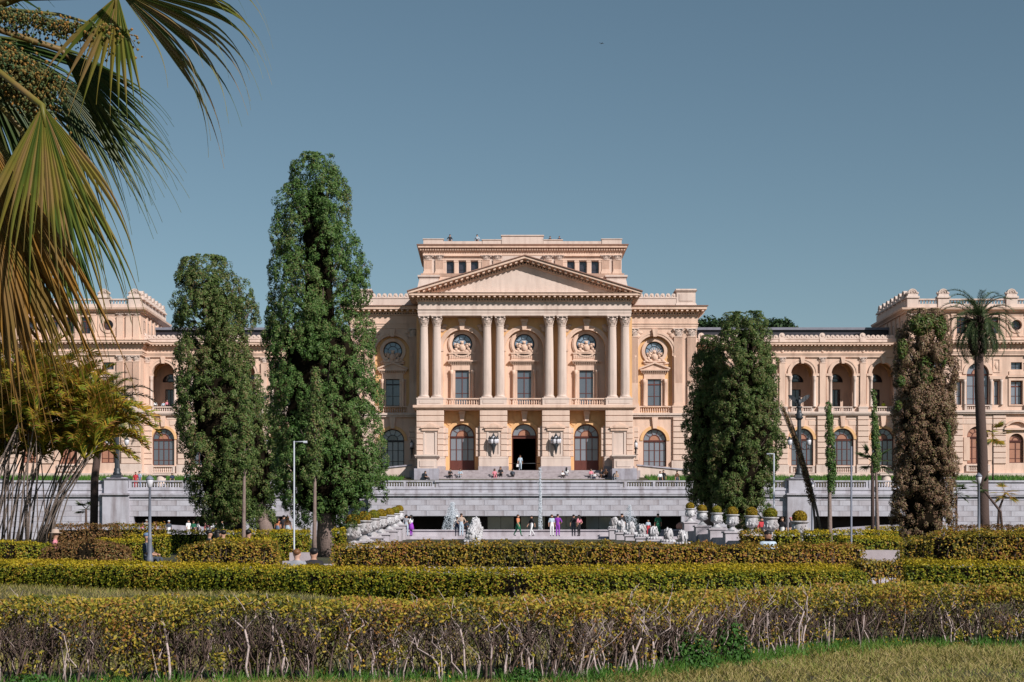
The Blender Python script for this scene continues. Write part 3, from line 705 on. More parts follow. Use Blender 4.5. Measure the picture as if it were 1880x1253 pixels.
ac = part('attic_cornice', MB().box(-12.06, 12.06, YA - 0.06, 197.5, 36.12, 36.5).fbox(-12, 12, YA, 197.5, 36.5, 36.6, 0.1, 0.15).box(-12.2, 12.2, YA - 0.2, 197.7, 36.6, 36.95).box(-12.62, 12.62, YA - 0.62, 197.9, 36.98, 37.16).fbox(-12.62, 12.62, YA - 0.62, 197.9, 37.16, 37.32, 0.02, 0.18), 'cream')
part('dentils', dentils(-12.3, 12.3, YA - 0.2, 36.66, 0.22, 0.28, 0.3), 'cream', ac, 'stuff')
part('cornice_cap', MB().box(-12.78, 12.78, YA - 0.78, 198, 37.32, 37.38), 'rooftile')
part('roof_parapet', MB().box(-11.95, 11.95, YA + 0.0, YA + 0.5, 37.38, 37.86).box(-11.95, -11.5, YA + 0.5, 197, 37.38, 37.86).box(11.5, 11.95, YA + 0.5, 197, 37.38, 37.86), 'pale')
for s in (-1, 1):
    part('parapet_block', MB().box(s * 10.8 - 1.2, s * 10.8 + 1.2, YA - 0.08, YA + 0.6, 37.38, 38.05).box(s * 10.8 - 1.28, s * 10.8 + 1.28, YA - 0.16, YA + 0.65, 38.05, 38.15), 'pale')
    part('parapet_block', MB().box(s * 3.7 - 1.15, s * 3.7 + 1.15, YA - 0.06, YA + 0.6, 37.38, 37.98).box(s * 3.7 - 1.25, s * 3.7 + 1.2, YA - 0.14, YA + 0.65, 37.98, 38.06), 'pale')
part('parapet_crown', MB().box(-2.52, 2.52, YA - 0.14, YA + 0.7, 37.38, 38.45).box(-2.6, 2.6, YA - 0.24, YA + 0.8, 38.45, 38.58), 'pale')
part('roof_deck', MB().box(-11.6, 11.6, YA + 0.4, 197.2, 37.0, 37.2), 'roofdark')
part('attic_base', MB().fbox(-12.05, 12.05, YA - 0.05, 197.5, 33.55, 33.9, 0.1, 0.28).box(-12.12, 12.12, YA - 0.12, 197.5, 28.4, 33.55), 'cream')
for s in (-1, 1):
    part('corner_pedestal', MB().fbox(s * 11.3 - 1.15, s * 11.3 + 1.15, YA - 0.7, YA + 0.8, 32.0, 33.2, 0.25, 0.0).box(s * 11.3 - 1.2, s * 11.3 + 1.2, YA - 0.75, YA + 0.8, 33.2, 33.4).box(s * 11.3 - 1.35, s * 11.3 + 1.35, YA - 0.9, YA + 0.8, 33.4, 33.62), 'pale')

# ------------------------------------------------------------------ side bays of the centre block
YB = 177.0
part('central_block', MB().box(-20.0, -6.3, YB + 0.75, 196, 8.8, 28.5).box(6.3, 20.0, YB + 0.75, 196, 8.8, 28.5).box(-6.3, 6.3, YB + 0.75, 196, 16.2, 28.5).box(-6.3, 6.3, 190.3, 196, 8.8, 16.2), 'void')
part('central_roof', MB().box(-20.4, 20.4, YB - 0.2, 197, 28.5, 28.75), 'roofdark')
SB = 15.27
for s in (-1, 1):
    c = s * SB
    xa, xb = sorted((s * 12.2, s * 20.15))
    part('bay_ground_wall', MB().plate(rect_pts(xa, xb, 8.8, 16.0), [arch_pts(c, 2.7, 10.2, 13.25)], YB, YB + 0.6), 'cream')
    part('bay_upper_wall', MB().plate(rect_pts(xa, xb, 16.0, 26.3), [arch_pts(c, 4.1, 16.4, 23.4, 24)], YB, YB + 0.42), 'cream')
    part('bay_niche_wall', MB().plate(rect_pts(c - 2.3, c + 2.3, 16.2, 25.9), [rect_pts(c - 0.95, c + 0.95, 17.3, 20.45), circ_pts(c, 23.72, 1.1)], YB + 0.42, YB + 0.7), 'ochre')
    part('bay_flank_wall', MB().box(s * 20.15 - 0.3 if s > 0 else -20.15, 20.15 if s > 0 else -19.85, YB + 0.43, 196, 8.8, 28.5), 'cream')
    put_win(win_rect(1.9, 3.15, 2, 0.8, 'darkframe' if s < 0 else 'wood', 'glass'), c, YB + 0.5, 17.3)
    put_win(win_round(1.09), c, YB + 0.52, 23.72, name='round_window')
    put_win(win_arch(2.68, 3.05, 4, 'darkframe' if s < 0 else 'wood', 'curtain', 0.1, None, 5), c, YB + 0.3, 10.2)
    part('archivolt', MB().band(c, 23.4, 2.06, 2.5, YB - 0.14, YB + 0.05, 0, math.pi, 26).band(c, 23.4, 2.3, 2.54, YB - 0.2, YB - 0.1, 0, math.pi, 26), 'cream')
    part('oculus_ring', MB().band(c, 23.72, 1.12, 1.5, YB + 0.24, YB + 0.44, 0, 2 * math.pi, 30), 'cream')
    part('keystone', MB().prism([(c - 0.2, 25.3), (c + 0.2, 25.3), (c + 0.34, 26.2), (c - 0.34, 26.2)], YB - 0.5, YB + 0.05), 'cream')
    for q in (-1, 1):
        part('impost', MB().box(c + q * 2.28 - 0.26, c + q * 2.28 + 0.26, YB - 0.18, YB + 0.1, 23.1, 23.4).lathe([(0.16, 0), (0.13, 0.1), (0.13, 5.4), (0.2, 5.6)], (c + q * 2.28, YB - 0.12, 17.5), 10), 'cream')
        part('spandrel_relief', MB().blob((c + q * 2.1, YB - 0.02, 25.45), (0.45, 0.1, 0.32), 10, 5, 0.2).blob((c + q * 1.7, YB - 0.02, 25.8), (0.28, 0.1, 0.2), 8, 5, 0.2), 'cream')
    aedicule(c, YB + 0.42, 20.45, 1.5, True, 17.3, CREST2 if s > 0 else CREST, 22.35)
    part('relief_frieze', MB().blob((c, YB + 0.36, 22.3), (1.6, 0.1, 0.22), 14, 5, 0.2), 'cream')
    balustrade(c - 2.0, c + 2.0, YB + 0.1, 16.42, 17.28, 0.26)
    for q in (18.0, 19.55): pilaster(s * q, YB, 17.3, 26.28, 0.98, 0.26, 1.0, 'cream')
    pilaster(s * 12.85, YB, 17.3, 26.28, 0.9, 0.26, 1.0, 'cream')
    part('pilaster_pedestal', MB().box(*sorted((s * 17.3, s * 20.3)), YB - 0.36, YB + 0.1, 16.42, 17.15).box(*sorted((s * 17.25, s * 20.36)), YB - 0.42, YB + 0.1, 17.15, 17.3).box(*sorted((s * 12.3, s * 13.4)), YB - 0.36, YB + 0.1, 16.42, 17.3), 'cream')
    part('storey_band', MB().box(*sorted((s * 12.2, s * 20.35)), YB - 0.3, YB + 0.1, 15.98, 16.2).box(*sorted((s * 12.2, s * 20.5)), YB - 0.45, YB + 0.1, 16.2, 16.42), 'pale')
    part('keystone', MB().prism([(c - 0.22, 14.65), (c + 0.22, 14.65), (c + 0.36, 15.95), (c - 0.36, 15.95)], YB - 0.3, YB + 0.05), 'cream')
    part('archivolt', MB().band(c, 13.25, 1.37, 1.72, YB - 0.1, YB + 0.05, 0, math.pi, 22), 'ochre')
    z = 10.95
    while z < 15.9:
        z1 = min(z + 0.6, 15.95); hw = 1.45 if z < 13.2 else (1.78 + (0 if z > 14.9 else 0.0))
        block(*sorted((s * 17.35, s * 20.25)), YB - 0.28, YB + 0.1, z, z1)
        if z < 14.9:
            block(*sorted((s * 12.35, s * 13.35)), YB - 0.1, YB + 0.1, z, z1)
        z += 0.66
    part('bay_plinth', MB().box(*sorted((s * 17.2, s * 20.4)), YB - 0.4, YB + 0.1, 8.6, 10.9).box(*sorted((s * 12.3, s * 17.2)), YB - 0.2, YB + 0.1, 8.6, 10.1), 'pale')
    part('window_sill', MB().box(c - 1.7, c + 1.7, YB - 0.35, YB + 0.1, 10.02, 10.2), 'pale')
    # ramp of the terrace garden wall beside the stair
    ps = [(s * 12.9, 7.5), (s * 21, 7.5), (s * 21, 9.35), (s * 12.9, 10.15)]
    part('ramp_wall', MB().prism(ps if s > 0 else ps[::-1], 173.2, 173.6), 'pale')
    ps = [(s * 12.8, 10.15), (s * 21.1, 9.35), (s * 21.1, 9.5), (s * 12.8, 10.3)]
    part('ramp_coping', MB().prism(ps if s > 0 else ps[::-1], 173.05, 173.75), 'granite')
    # entablature
    x0, x1 = sorted((s * 12.0, s * 20.15))
    f = MB()
    for z0, z1, p in ((26.3, 26.55, 0.1), (26.55, 26.82, 0.14), (26.82, 26.9, 0.22), (26.9, 27.8, 0.12), (27.8, 27.95, 0.25), (28.12, 28.18, 0.4)):
        f.box(x0 - (p if s < 0 else 0), x1 + (p if s > 0 else 0), YB - p, 196, z0, z1)
    part('entablature', f, 'cream')
    g = MB().box(x0 - (1.05 if s < 0 else 0), x1 + (1.05 if s > 0 else 0), YB - 1.05, 196, 28.42, 28.62).fbox(x0 - (1.05 if s < 0 else -0.1), x1 + (1.05 if s > 0 else -0.1), YB - 1.05, 196, 28.62, 28.78, 0.0, 0.1)
    gc = part('cornice', g, 'cream')
    part('cornice_soffit', MB().box(x0 - (0.38 if s < 0 else 0), x1 + (0.38 if s > 0 else 0), YB - 0.38, 196, 28.17, 28.41), 'ochre', gc)
    md = modillions(x0 + 0.3, x1 + 0.4 * s + 0.2, YB - 0.36, 28.18, 0.6, 0.23)
    xs_ = s * 20.15
    for i in range(24): md.box(*sorted((xs_ + s * 0.3, xs_ + s * 0.95)), YB + 0.4 + 0.66 * i, YB + 0.64 + 0.66 * i, 28.19, 28.41)
    part('modillions', md, 'cream', gc, 'stuff')
    part('dentils', dentils(x0 + 0.2, x1, YB - 0.2, 27.95, 0.16, 0.17), 'cream', gc, 'stuff')
    part('cornice_cap', MB().box(x0 - (1.2 if s < 0 else 0), x1 + (1.2 if s > 0 else 0), YB - 1.2, 196, 28.78, 28.86), 'rooftile')
    part('parapet', MB().box(*sorted((s * 12.2, s * 17.8)), YB - 0.05, YB + 0.5, 28.86, 29.8).box(*sorted((s * 12.2, s * 17.8)), YB - 0.12, YB + 0.55, 29.8, 29.92).box(*sorted((s * 19.6, s * 20.05)), YB + 0.6, 195, 28.86, 29.9), 'pale')
    part('corner_pedestal', MB().fbox(*sorted((s * 17.75, s * 20.05)), YB - 0.15, YB + 1.6, 28.86, 29.25, 0.15, 0.0).box(*sorted((s * 17.8, s * 20.0)), YB - 0.1, YB + 1.6, 29.25, 30.5).box(*sorted((s * 18.1, s * 19.7)), YB - 0.16, YB, 29.5, 30.3).fbox(*sorted((s * 17.8, s * 20.0)), YB - 0.1, YB + 1.6, 30.5, 30.72, 0.03, 0.22).box(*sorted((s * 17.7, s * 20.1)), YB - 0.22, YB + 1.7, 30.72, 30.9), 'pale')
    for i in range(8): at('antefix', ANTE, s * (13.0 + 0.64 * i), YB + 0.1, 29.92)
# ------------------------------------------------------------------ arcaded wings
YW = 180.0; WB = [23.5, 28.28, 33.06, 37.84, 42.62]; WE = [21.1, 25.89, 30.67, 35.45, 40.23, 44.86]
for s in (-1, 1):
    S = lambda a, b: sorted((s * a, s * b))
    bays = [s * b for b in WB]
    part('wing_ground_wall', MB().plate(rect_pts(*S(20.1, 44.9), 8.8, 16.44), [arch_pts(c, 2.6, 10.5, 13.6) for c in bays], YW, YW + 0.6), 'cream')
    part('wing_core', MB().box(*S(20.2, 44.8), YW + 0.75, YW + 4.3, 8.8, 16.5).box(*S(20.2, 44.8), YW + 4.3, 194, 8.8, 24.2), 'void')
    part('arcade_wall', MB().plate(rect_pts(*S(20.1, 44.9), 16.44, 23.3), [arch_pts(c, 2.64, 16.83, 21.38, 22) for c in bays], YW, YW + 0.6), 'cream')
    part('loggia_back_wall', MB().plate(rect_pts(*S(20.1, 44.9), 16.44, 24.2), [h for c in bays for h in (rect_pts(c - 0.62, c + 0.62, 16.9, 19.9), arch_pts(c, 1.9, 20.75, 20.8, 14))], YW + 3.9, YW + 4.25), 'cream')
    part('loggia_floor', MB().box(*S(20.1, 44.9), YW + 0.6, YW + 3.9, 16.4, 16.7), 'step')
    part('loggia_ceiling', MB().box(*S(20.1, 44.9), YW + 0.6, YW + 3.9, 23.3, 23.5), 'ochre')
    for c in bays:
        put_win(win_rect(1.24, 3.0, 2, None, 'darkframe', 'glassdark', 0.07), c, YW + 4.1, 16.9, name='door')
        put_win(win_arch(1.9, 0.06, 1, 'darkframe', 'glassdark', 0.06, None, 5), c, YW + 4.1, 20.75)
        part('archivolt', MB().band(c, 21.38, 1.33, 1.72, YW - 0.12, YW + 0.05, 0, math.pi, 22).band(c, 21.38, 1.6, 1.76, YW - 0.18, YW - 0.1, 0, math.pi, 22), 'cream')
        part('keystone', MB().prism([(c - 0.15, 22.55), (c + 0.15, 22.55), (c + 0.28, 23.3), (c - 0.28, 23.3)], YW - 0.35, YW + 0.05), 'cream')
        part('transverse_arch', MB().band(c, 21.38, 1.5, 1.95, YW + 2.9, YW + 3.3, 0, math.pi, 18).band(c, 21.38, 1.5, 1.95, YW + 1.2, YW + 1.6, 0, math.pi, 18), 'ochre')
        for q in (-1, 1):
            part('impost', MB().box(c + q * 1.62 - 0.36, c + q * 1.62 + 0.36, YW - 0.2, YW + 0.62, 21.1, 21.38).box(c + q * 1.72 - 0.2, c + q * 1.72 + 0.2, YW - 0.06, YW + 0.05, 17.4, 21.1), 'cream')
            part('colonnette', MB().lathe([(0.22, 0), (0.22, 0.1), (0.17, 0.16), (0.16, 2.8), (0.155, 3.15), (0.2, 3.2), (0.18, 3.3), (0.26, 3.62), (0.26, 3.68)], (c + q * 1.42, YW - 0.08, 17.42), 12), 'pale')
            part('arcade_pier', MB().box(c + q * 1.95 - 0.12, c + q * 1.95 + 0.12, YW + 2.9, YW + 3.9, 16.7, 21.4), 'cream')
        balustrade(c - 1.34, c + 1.34, YW + 0.05, 16.84, 17.48, 0.25, mat='pale')
        put_win(win_arch(2.58, 3.1, 4, 'wood', 'glass', 0.1, None, 5), c, YW + 0.3, 10.5)
        part('archivolt', MB().band(c, 13.6, 1.31, 1.62, YW - 0.1, YW + 0.05, 0, math.pi, 22), 'ochre')
        part('keystone', MB().prism([(c - 0.2, 15.1), (c + 0.2, 15.1), (c + 0.32, 16.4), (c - 0.32, 16.4)], YW - 0.28, YW + 0.05), 'cream')
        balustrade(c - 1.42, c + 1.42, YW - 0.1, 9.62, 10.45, 0.26, mat='pale')
        part('sill_wall', MB().box(c - 1.45, c + 1.45, YW - 0.04, YW + 0.1, 9.0, 10.5), 'cream')
        z = 10.62
        while z < 16.2:                       # courses between pier and arch
            z1 = min(z + 0.6, 16.35); zz = max(z, min(z1, 13.6)); up = z1 - 13.6
            if z1 <= 13.65: hw = 1.66
            else:
                d = max(0.0, min(z - 13.6, 1.75)); hw = math.sqrt(max(0.0, 1.78 ** 2 - d * d)) + 0.02
            if hw < 0.35: hw = 0.36
            for q in (-1, 1):
                a, b = c + q * hw, c + q * 1.72
                if hw < 1.66: block(*sorted((a, b)), YW - 0.05, YW + 0.1, z, z1)
            z += 0.66
    for i, x in enumerate(WE):
        x *= s
        if i in (0, 5): x = s * (21.0 if i == 0 else 44.6)
        pilaster(x, YW, 17.45, 23.28, 0.7, 0.24, 0.72, 'cream', False)
        part('pilaster_pedestal', MB().box(x - 0.55, x + 0.55, YW - 0.36, YW + 0.1, 16.84, 17.3).box(x - 0.6, x + 0.6, YW - 0.42, YW + 0.1, 17.3, 17.45), 'pale')
        part('pier_base', MB().box(x - 0.78, x + 0.78, YW - 0.36, YW + 0.1, 8.8, 10.58), 'pale')
        z = 10.62
        while z < 16.2:
            block(x - 0.66, x + 0.66, YW - 0.26, YW + 0.1, z, min(z + 0.6, 16.38)); z += 0.66
    part('storey_band', MB().box(*S(20.2, 44.9), YW - 0.38, YW + 0.1, 16.44, 16.6).box(*S(20.2, 44.9), YW - 0.5, YW + 0.1, 16.6, 16.84), 'pale')
    part('wing_plinth', MB().box(*S(20.2, 44.9), YW - 0.7, YW + 0.05, 8.5, 9.3).box(*S(20.2, 44.9), YW - 0.5, YW + 0.05, 9.3, 9.55), 'pale')
    f = MB()
    for z0, z1, p in ((23.3, 23.5, 0.2), (23.5, 23.7, 0.25), (23.7, 23.78, 0.34), (23.78, 24.25, 0.22), (24.25, 24.36, 0.34)): f.box(*S(20.2, 45.0), YW - p, YW + 2, z0, z1)
    part('entablature', f, 'cream')
    gc = part('cornice', MB().box(*S(20.2, 45.0), YW - 0.42, YW + 2, 24.36, 24.56).box(*S(20.2, 45.2), YW - 0.95, YW + 2, 24.72, 24.88).fbox(*S(20.3, 45.1), YW - 0.95, YW + 2, 24.88, 25.0, 0.0, 0.1), 'cream')
    part('modillions', modillions(*S(20.6, 44.9), YW - 0.4, 24.56, 0.5, 0.16, 0.2, 0.42), 'cream', gc, 'stuff')
    part('cornice_soffit', MB().box(*S(20.2, 44.95), YW - 0.4, YW + 2, 24.55, 24.71), 'ochre', gc)
    part('parapet', MB().box(*S(20.2, 45.0), YW - 0.1, YW + 0.4, 25.0, 25.45).box(*S(20.2, 45.0), YW - 0.16, YW + 0.45, 25.45, 25.55), 'pale')
    for i, x in enumerate(WE):
        part('parapet_pier', MB().box(s * x - 0.35, s * x + 0.35, YW - 0.2, YW + 0.5, 25.0, 25.6), 'pale')
        at('tall_antefix', ANTE2, s * x, YW + 0.1, 25.6, 0, (1, 1, 0.78))
        if i < 5:
            for k in range(7): at('antefix', ANTE, s * (x + 0.66 + 0.565 * k), YW + 0.05, 25.55, 0, (1, 1, 0.85))
    for x in WE[1:5]: part('frieze_rosette', MB().blob((s * x, YW - 0.24, 24.02), (0.2, 0.08, 0.2), 10, 5), 'cream')
    part('wing_roof', MB().box(*S(20.2, 45.5), YW + 1.9, 194, 25.0, 25.4).box(*S(21.5, 45.2), 186, 193, 25.4, 27.35), 'roofdark')
    part('roof_rim', MB().box(*S(21.3, 45.2), 185.7, 193.3, 27.36, 27.66), 'roofedge')

# ------------------------------------------------------------------ corner pavilions
YP = 178.0; PX = 53.2; PH = 8.35
for s in (-1, 1):
    S = lambda a, b: sorted((s * a, s * b))
    cx = s * PX; A, B = PX - PH, PX + PH
    arcs = [(cx, 2.6)]
    g_h = [arch_pts(cx, 2.5, 10.6, 13.75)] + [arch_pts(cx + q * 4.55, 1.7, 10.7, 13.3) for q in (-1, 1)]
    part('pavilion_ground_wall', MB().plate(rect_pts(*S(A, B), 8.8, 16.44), g_h, YP, YP + 0.6), 'cream')
    u_h = [arch_pts(cx, 2.6, 17.5, 21.1)] + [rect_pts(cx + q * 2.2 - 0.3, cx + q * 2.2 + 0.3, 17.5, 20.3) for q in (-1, 1)]
    for q in (-1, 1): u_h += [rect_pts(cx + q * 4.55 - 0.7, cx + q * 4.55 + 0.7, 17.55, 20.3), rect_pts(cx + q * 4.55 - 0.65, cx + q * 4.55 + 0.65, 21.65, 22.5)]
    part('pavilion_upper_wall', MB().plate(rect_pts(*S(A, B), 16.44, 23.3), u_h, YP, YP + 0.6), 'cream')
    t_h = [rect_pts(cx + d - 0.55, cx + d + 0.55, 25.85, 27.8) for d in (-1.9, 0, 1.9)] + [circ_pts(cx + q * 4.55, 26.85, 0.6) for q in (-1, 1)]
    part('pavilion_attic_wall', MB().plate(rect_pts(*S(A, B), 24.9, 28.4), t_h, YP, YP + 0.6), 'cream')
    part('pavilion_core', MB().box(*S(A + 0.3, B - 0.3), YP + 0.75, 192, 8.8, 28.4), 'void')
    xi = s * A
    part('pavilion_flank_wall', MB().box(*sorted((xi, xi + s * 0.35)), YP + 0.61, 192, 8.8, 28.4), 'cream')
    put_win(win_arch(2.48, 3.15, 4, 'wood', 'shutter', 0.12, None, 5), cx, YP + 0.3, 10.6)
    for q in (-1, 1):
        c = cx + q * 4.55
        put_win(win_arch(1.68, 2.6, 2, 'wood', 'shutter', 0.1, None, 3), c, YP + 0.3, 10.7)
        put_win(win_rect(1.38, 2.75, 2, 0.78, 'wood', 'curtain'), c, YP + 0.3, 17.55)
        put_win(win_rect(1.28, 0.85, 2, None, 'darkframe', 'glass', 0.06), c, YP + 0.3, 21.65)
        put_win(win_round(0.59, 'wood', 'glassdark', 0), c, YP + 0.3, 26.85, name='round_window')
        part('oculus_ring', MB().band(c, 26.85, 0.62, 0.95, YP - 0.1, YP + 0.05, 0, 2 * math.pi, 24), 'cream')
        part('panel_frame', MB().plate(rect_pts(c - 1.2, c + 1.2, 25.5, 28.1), [rect_pts(c - 1.05, c + 1.05, 25.65, 27.95)], YP - 0.07, YP + 0.05), 'cream')
        part('window_surround', MB().plate(rect_pts(c - 0.95, c + 0.95, 17.4, 20.6), [rect_pts(c - 0.71, c + 0.71, 17.5, 20.35)], YP - 0.12, YP + 0.05).box(c - 1.1, c + 1.1, YP - 0.25, YP + 0.05, 20.75, 20.95).box(c - 0.9, c + 0.9, YP - 0.1, YP + 0.05, 21.0, 21.45), 'cream')
        part('window_hood', MB().band(c, 14.0, 1.5, 1.75, YP - 0.4, YP + 0.05, math.pi * 0.2, math.pi * 0.8, 12).box(c - 1.5, c + 1.5, YP - 0.36, YP + 0.05, 14.55, 14.8), 'cream')
        x = cx + q * 2.2
        put_win(win_rect(0.58, 2.8, 1, None, 'wood', 'curtain', 0.06), x, YP + 0.3, 17.5)
        part('relief_panel', MB().plate(rect_pts(x - 0.42, x + 0.42, 21.3, 22.9), [rect_pts(x - 0.3, x + 0.3, 21.42, 22.78)], YP - 0.08, YP + 0.05).blob((x, YP, 22.1), (0.2, 0.07, 0.45), 8, 6, 0.2), 'cream')
        for xx in (cx + q * 1.55, cx + q * 2.75):
            part('colonnette', MB().lathe([(0.2, 0), (0.15, 0.12), (0.14, 2.6), (0.22, 2.95)], (xx, YP - 0.12, 17.5), 10), 'pale')
        part('impost', MB().box(*sorted((cx + q * 1.35, cx + q * 2.95)), YP - 0.24, YP + 0.05, 20.5, 20.85), 'cream')
        part('window_bracket', MB().box(cx + q * 1.3 - 0.35, cx + q * 1.3 + 0.35, YP - 0.1, YP + 0.05, 11, 13.7), 'cream')
    put_win(win_arch(2.58, 3.6, 3, 'wood', 'curtain', 0.1, None, 3), cx, YP + 0.3, 17.5)
    part('archivolt', MB().band(cx, 21.1, 1.31, 1.75, YP - 0.14, YP + 0.05, 0, math.pi, 22), 'cream')
    part('keystone', MB().prism([(cx - 0.2, 22.4), (cx + 0.2, 22.4), (cx + 0.32, 23.3), (cx - 0.32, 23.3)], YP - 0.35, YP + 0.05), 'cream')
    balustrade(cx - 1.6, cx + 1.6, YP - 0.1, 16.84, 17.48, 0.25, mat='pale')
    balustrade(cx - 1.4, cx + 1.4, YP - 0.1, 9.7, 10.5, 0.26, mat='pale')
    for d in (-1.9, 0, 1.9): put_win(win_rect(1.08, 1.93, 2, 0.75, 'wood', 'glassdark', 0.07), cx + d, YP + 0.3, 25.86)
    for d in (-2.85, -0.95, 0.95, 2.85): part('attic_pilaster', MB().box(cx + d - 0.25, cx + d + 0.25, YP - 0.12, YP + 0.05, 25.3, 28.0).box(cx + d - 0.32, cx + d + 0.32, YP - 0.16, YP + 0.05, 28.0, 28.2), 'cream')
    for q in (-1, 1):
        for d in (3.2, 5.95, 7.0, 7.85):
            if d < 3.5: continue
            x = cx + q * d
            pilaster(x, YP, 17.45, 23.28, 0.72, 0.24, 0.75, 'cream', True)
            pilaster(x, YP, 25.1, 28.2, 0.72, 0.2, 0.42, 'cream', False)
        part('pilaster_pedestal', MB().box(*sorted((cx + q * 5.5, cx + q * 8.3)), YP - 0.38, YP + 0.1, 16.84, 17.45), 'pale')
        z = 10.62
        while z < 16.2:
            z1 = min(z + 0.6, 16.38)
            block(*sorted((cx + q * 6.1, cx + q * 8.4)), YP - 0.24, YP + 0.1, z, z1)
            block(*sorted((cx + q * 1.75, cx + q * 3.3)), YP - 0.16, YP + 0.1, z, z1)
            z += 0.66
        part('pier_base', MB().box(*sorted((cx + q * 6.0, cx + q * 8.5)), YP - 0.34, YP + 0.1, 8.8, 10.58), 'pale')
    for z in np.arange(10.62, 16.3, 0.66): block(cx - 1.75, cx + 1.75, YP - 0.06, YP + 0.1, z, z + 0.6) if z > 15.1 else None
    part('storey_band', MB().fbox(*S(A, B), YP, YP + 3, 16.44, 16.6, 0.38, 0.38).fbox(*S(A, B), YP, YP + 3, 16.6, 16.84, 0.5, 0.5), 'pale')
    part('pavilion_plinth', MB().fbox(*S(A, B), YP, YP + 3, 8.5, 9.5, 0.6, 0.6), 'pale')
    f = MB()
    for z0, z1, p in ((23.3, 23.5, 0.2), (23.5, 23.7, 0.25), (23.7, 23.78, 0.34), (23.78, 24.25, 0.22), (24.25, 24.36, 0.34)): f.fbox(*S(A, B), YP, 192, z0, z1, p, p)
    part('entablature', f, 'cream')
    gc = part('cornice', MB().fbox(*S(A, B), YP, 192, 24.36, 24.56, 0.42, 0.42).fbox(*S(A, B), YP, 192, 24.72, 24.88, 0.95, 0.95).fbox(*S(A, B), YP, 192, 24.88, 25.0, 0.95, 1.05), 'cream')
    part('modillions', modillions(*S(A - 0.6, B + 0.6), YP - 0.4, 24.56, 0.5, 0.16, 0.2, 0.42), 'cream', gc, 'stuff')
    part('cornice_soffit', MB().fbox(*S(A, B), YP, 192, 24.55, 24.71, 0.4, 0.4), 'ochre', gc)
    part('attic_plinth', MB().fbox(*S(A, B), YP, 192, 25.0, 25.3, 0.2, 0.15), 'cream')
    part('attic_cornice', MB().fbox(*S(A, B), YP, 192, 28.3, 28.42, 0.25, 0.3).fbox(*S(A, B), YP, 192, 28.42, 28.6, 0.3, 0.62).fbox(*S(A, B), YP, 192, 28.6, 28.82, 0.66, 0.72), 'cream')
    part('parapet', MB().fbox(*S(A + 0.05, B - 0.05), YP + 0.05, YP + 0.5, 28.82, 29.35).box(*S(A + 0.05, B - 0.05), YP, YP + 0.55, 29.8, 29.95).box(*S(A + 0.02, A + 0.45), YP + 0.6, 192, 28.82, 29.95), 'pale')
    bal = MB(); post = MB()
    for i in range(44):
        x = s * (A + 0.5 + i * (2 * PH - 1) / 43); bal._ext(BAL, (x, YP + 0.28, 29.3))
    part('balusters', bal, 'pale', None, 'stuff')
    for d in (-PH + 0.75, -4.0, 4.0, PH - 0.75):
        part('parapet_pier', MB().box(cx + d - 0.65, cx + d + 0.65, YP - 0.08, YP + 0.7, 28.82, 30.02), 'pale')
        at('acroterion', ACRO, cx + d, YP + 0.3, 30.02)
    for i in range(7):
        o = at('acroterion', ACRO, xi + s * 0.25, YP + 1.4 + i * 1.85, 29.95, math.pi / 2)
    for i in range(6):                         # windows and pilasters along the flank above the wing roof
        y = YP + 2.0 + i * 1.9
        put_win(win_rect(0.84, 1.55, 1, None, 'darkframe', 'glassdark', 0.06), xi - s * 0.02, y, 26.0, -s * math.pi / 2)
        part('attic_pilaster', MB().box(*sorted((xi, xi - s * 0.16)), y + 0.7, y + 1.2, 25.3, 28.2), 'cream')
    part('pavilion_roof', MB().box(*S(A + 0.4, B - 0.4), YP + 0.5, 192, 28.5, 28.85), 'roofdark')

# ------------------------------------------------------------------ rusticated blocks: the 280 largest one by one
blocks.sort(key=lambda b: -(b[1] - b[0]) * (b[5] - b[4]))
_bm = {}; rest = MB()
for i, (x0, x1, y0, y1, z0, z1) in enumerate(blocks):
    w_, d_, h_ = round(x1 - x0, 3), round(y1 - y0, 3), round(z1 - z0, 3)
    if w_ < 0.12 or h_ < 0.1: continue
    if i < 280:
        k = (w_, d_, h_)
        if k not in _bm: _bm[k] = block_mb(*k).mesh('stone_block', M['block'])
        at('stone_block', _bm[k], (x0 + x1) / 2, y0, (z0 + z1) / 2)
    else: rest._ext(block_mb(w_, d_, h_), ((x0 + x1) / 2, y0, (z0 + z1) / 2))
part('stone_blocks', rest, 'block', None, 'stuff')
# ------------------------------------------------------------------ terrace wall under the museum
TORG = (0, 150, 1.7)
twall = empty('terrace_wall', (X0, 150, 1.7), 0, 'long pale grey stone retaining wall with balustrade below the museum', 'wall')
def tpart(name, mb, mat='wallstone', parent=None, kind=None):
    return mb.build(name, M[mat], parent or twall, TORG, (0, 0, 0), kind)
YC, YS = 149.0, 151.5; CW = 15.8
# centre: stone apron over a long glazed entrance
tpart('centre_wall', MB().plate(rect_pts(-CW, CW, 1.5, 6.3), [rect_pts(-CW + 0.9, CW - 0.9, 1.9, 4.0)], YC, YC + 0.7).box(-CW, -CW + 0.5, YC + 0.7, 153.6, 1.5, 6.3).box(CW - 0.5, CW, YC + 0.7, 153.6, 1.5, 6.3))
tpart('entrance_recess', MB().box(-CW + 0.5, CW - 0.5, 153.2, 153.5, 1.5, 4.4).box(-CW + 0.5, CW - 0.5, YC + 0.7, 153.5, 4.2, 4.5).box(-CW + 0.5, CW - 0.5, YC + 0.2, 153.5, 1.4, 1.75), 'void')
tpart('terrace_edge', MB().box(-CW, CW, YC + 0.5, 153.75, 6.1, 6.3), 'granite')
xs = [-7.6, -4.9, -4.1, -1.5, -0.8, 1.6, 2.4, 5.0, 5.7, 8.2, 8.9, 11.0]
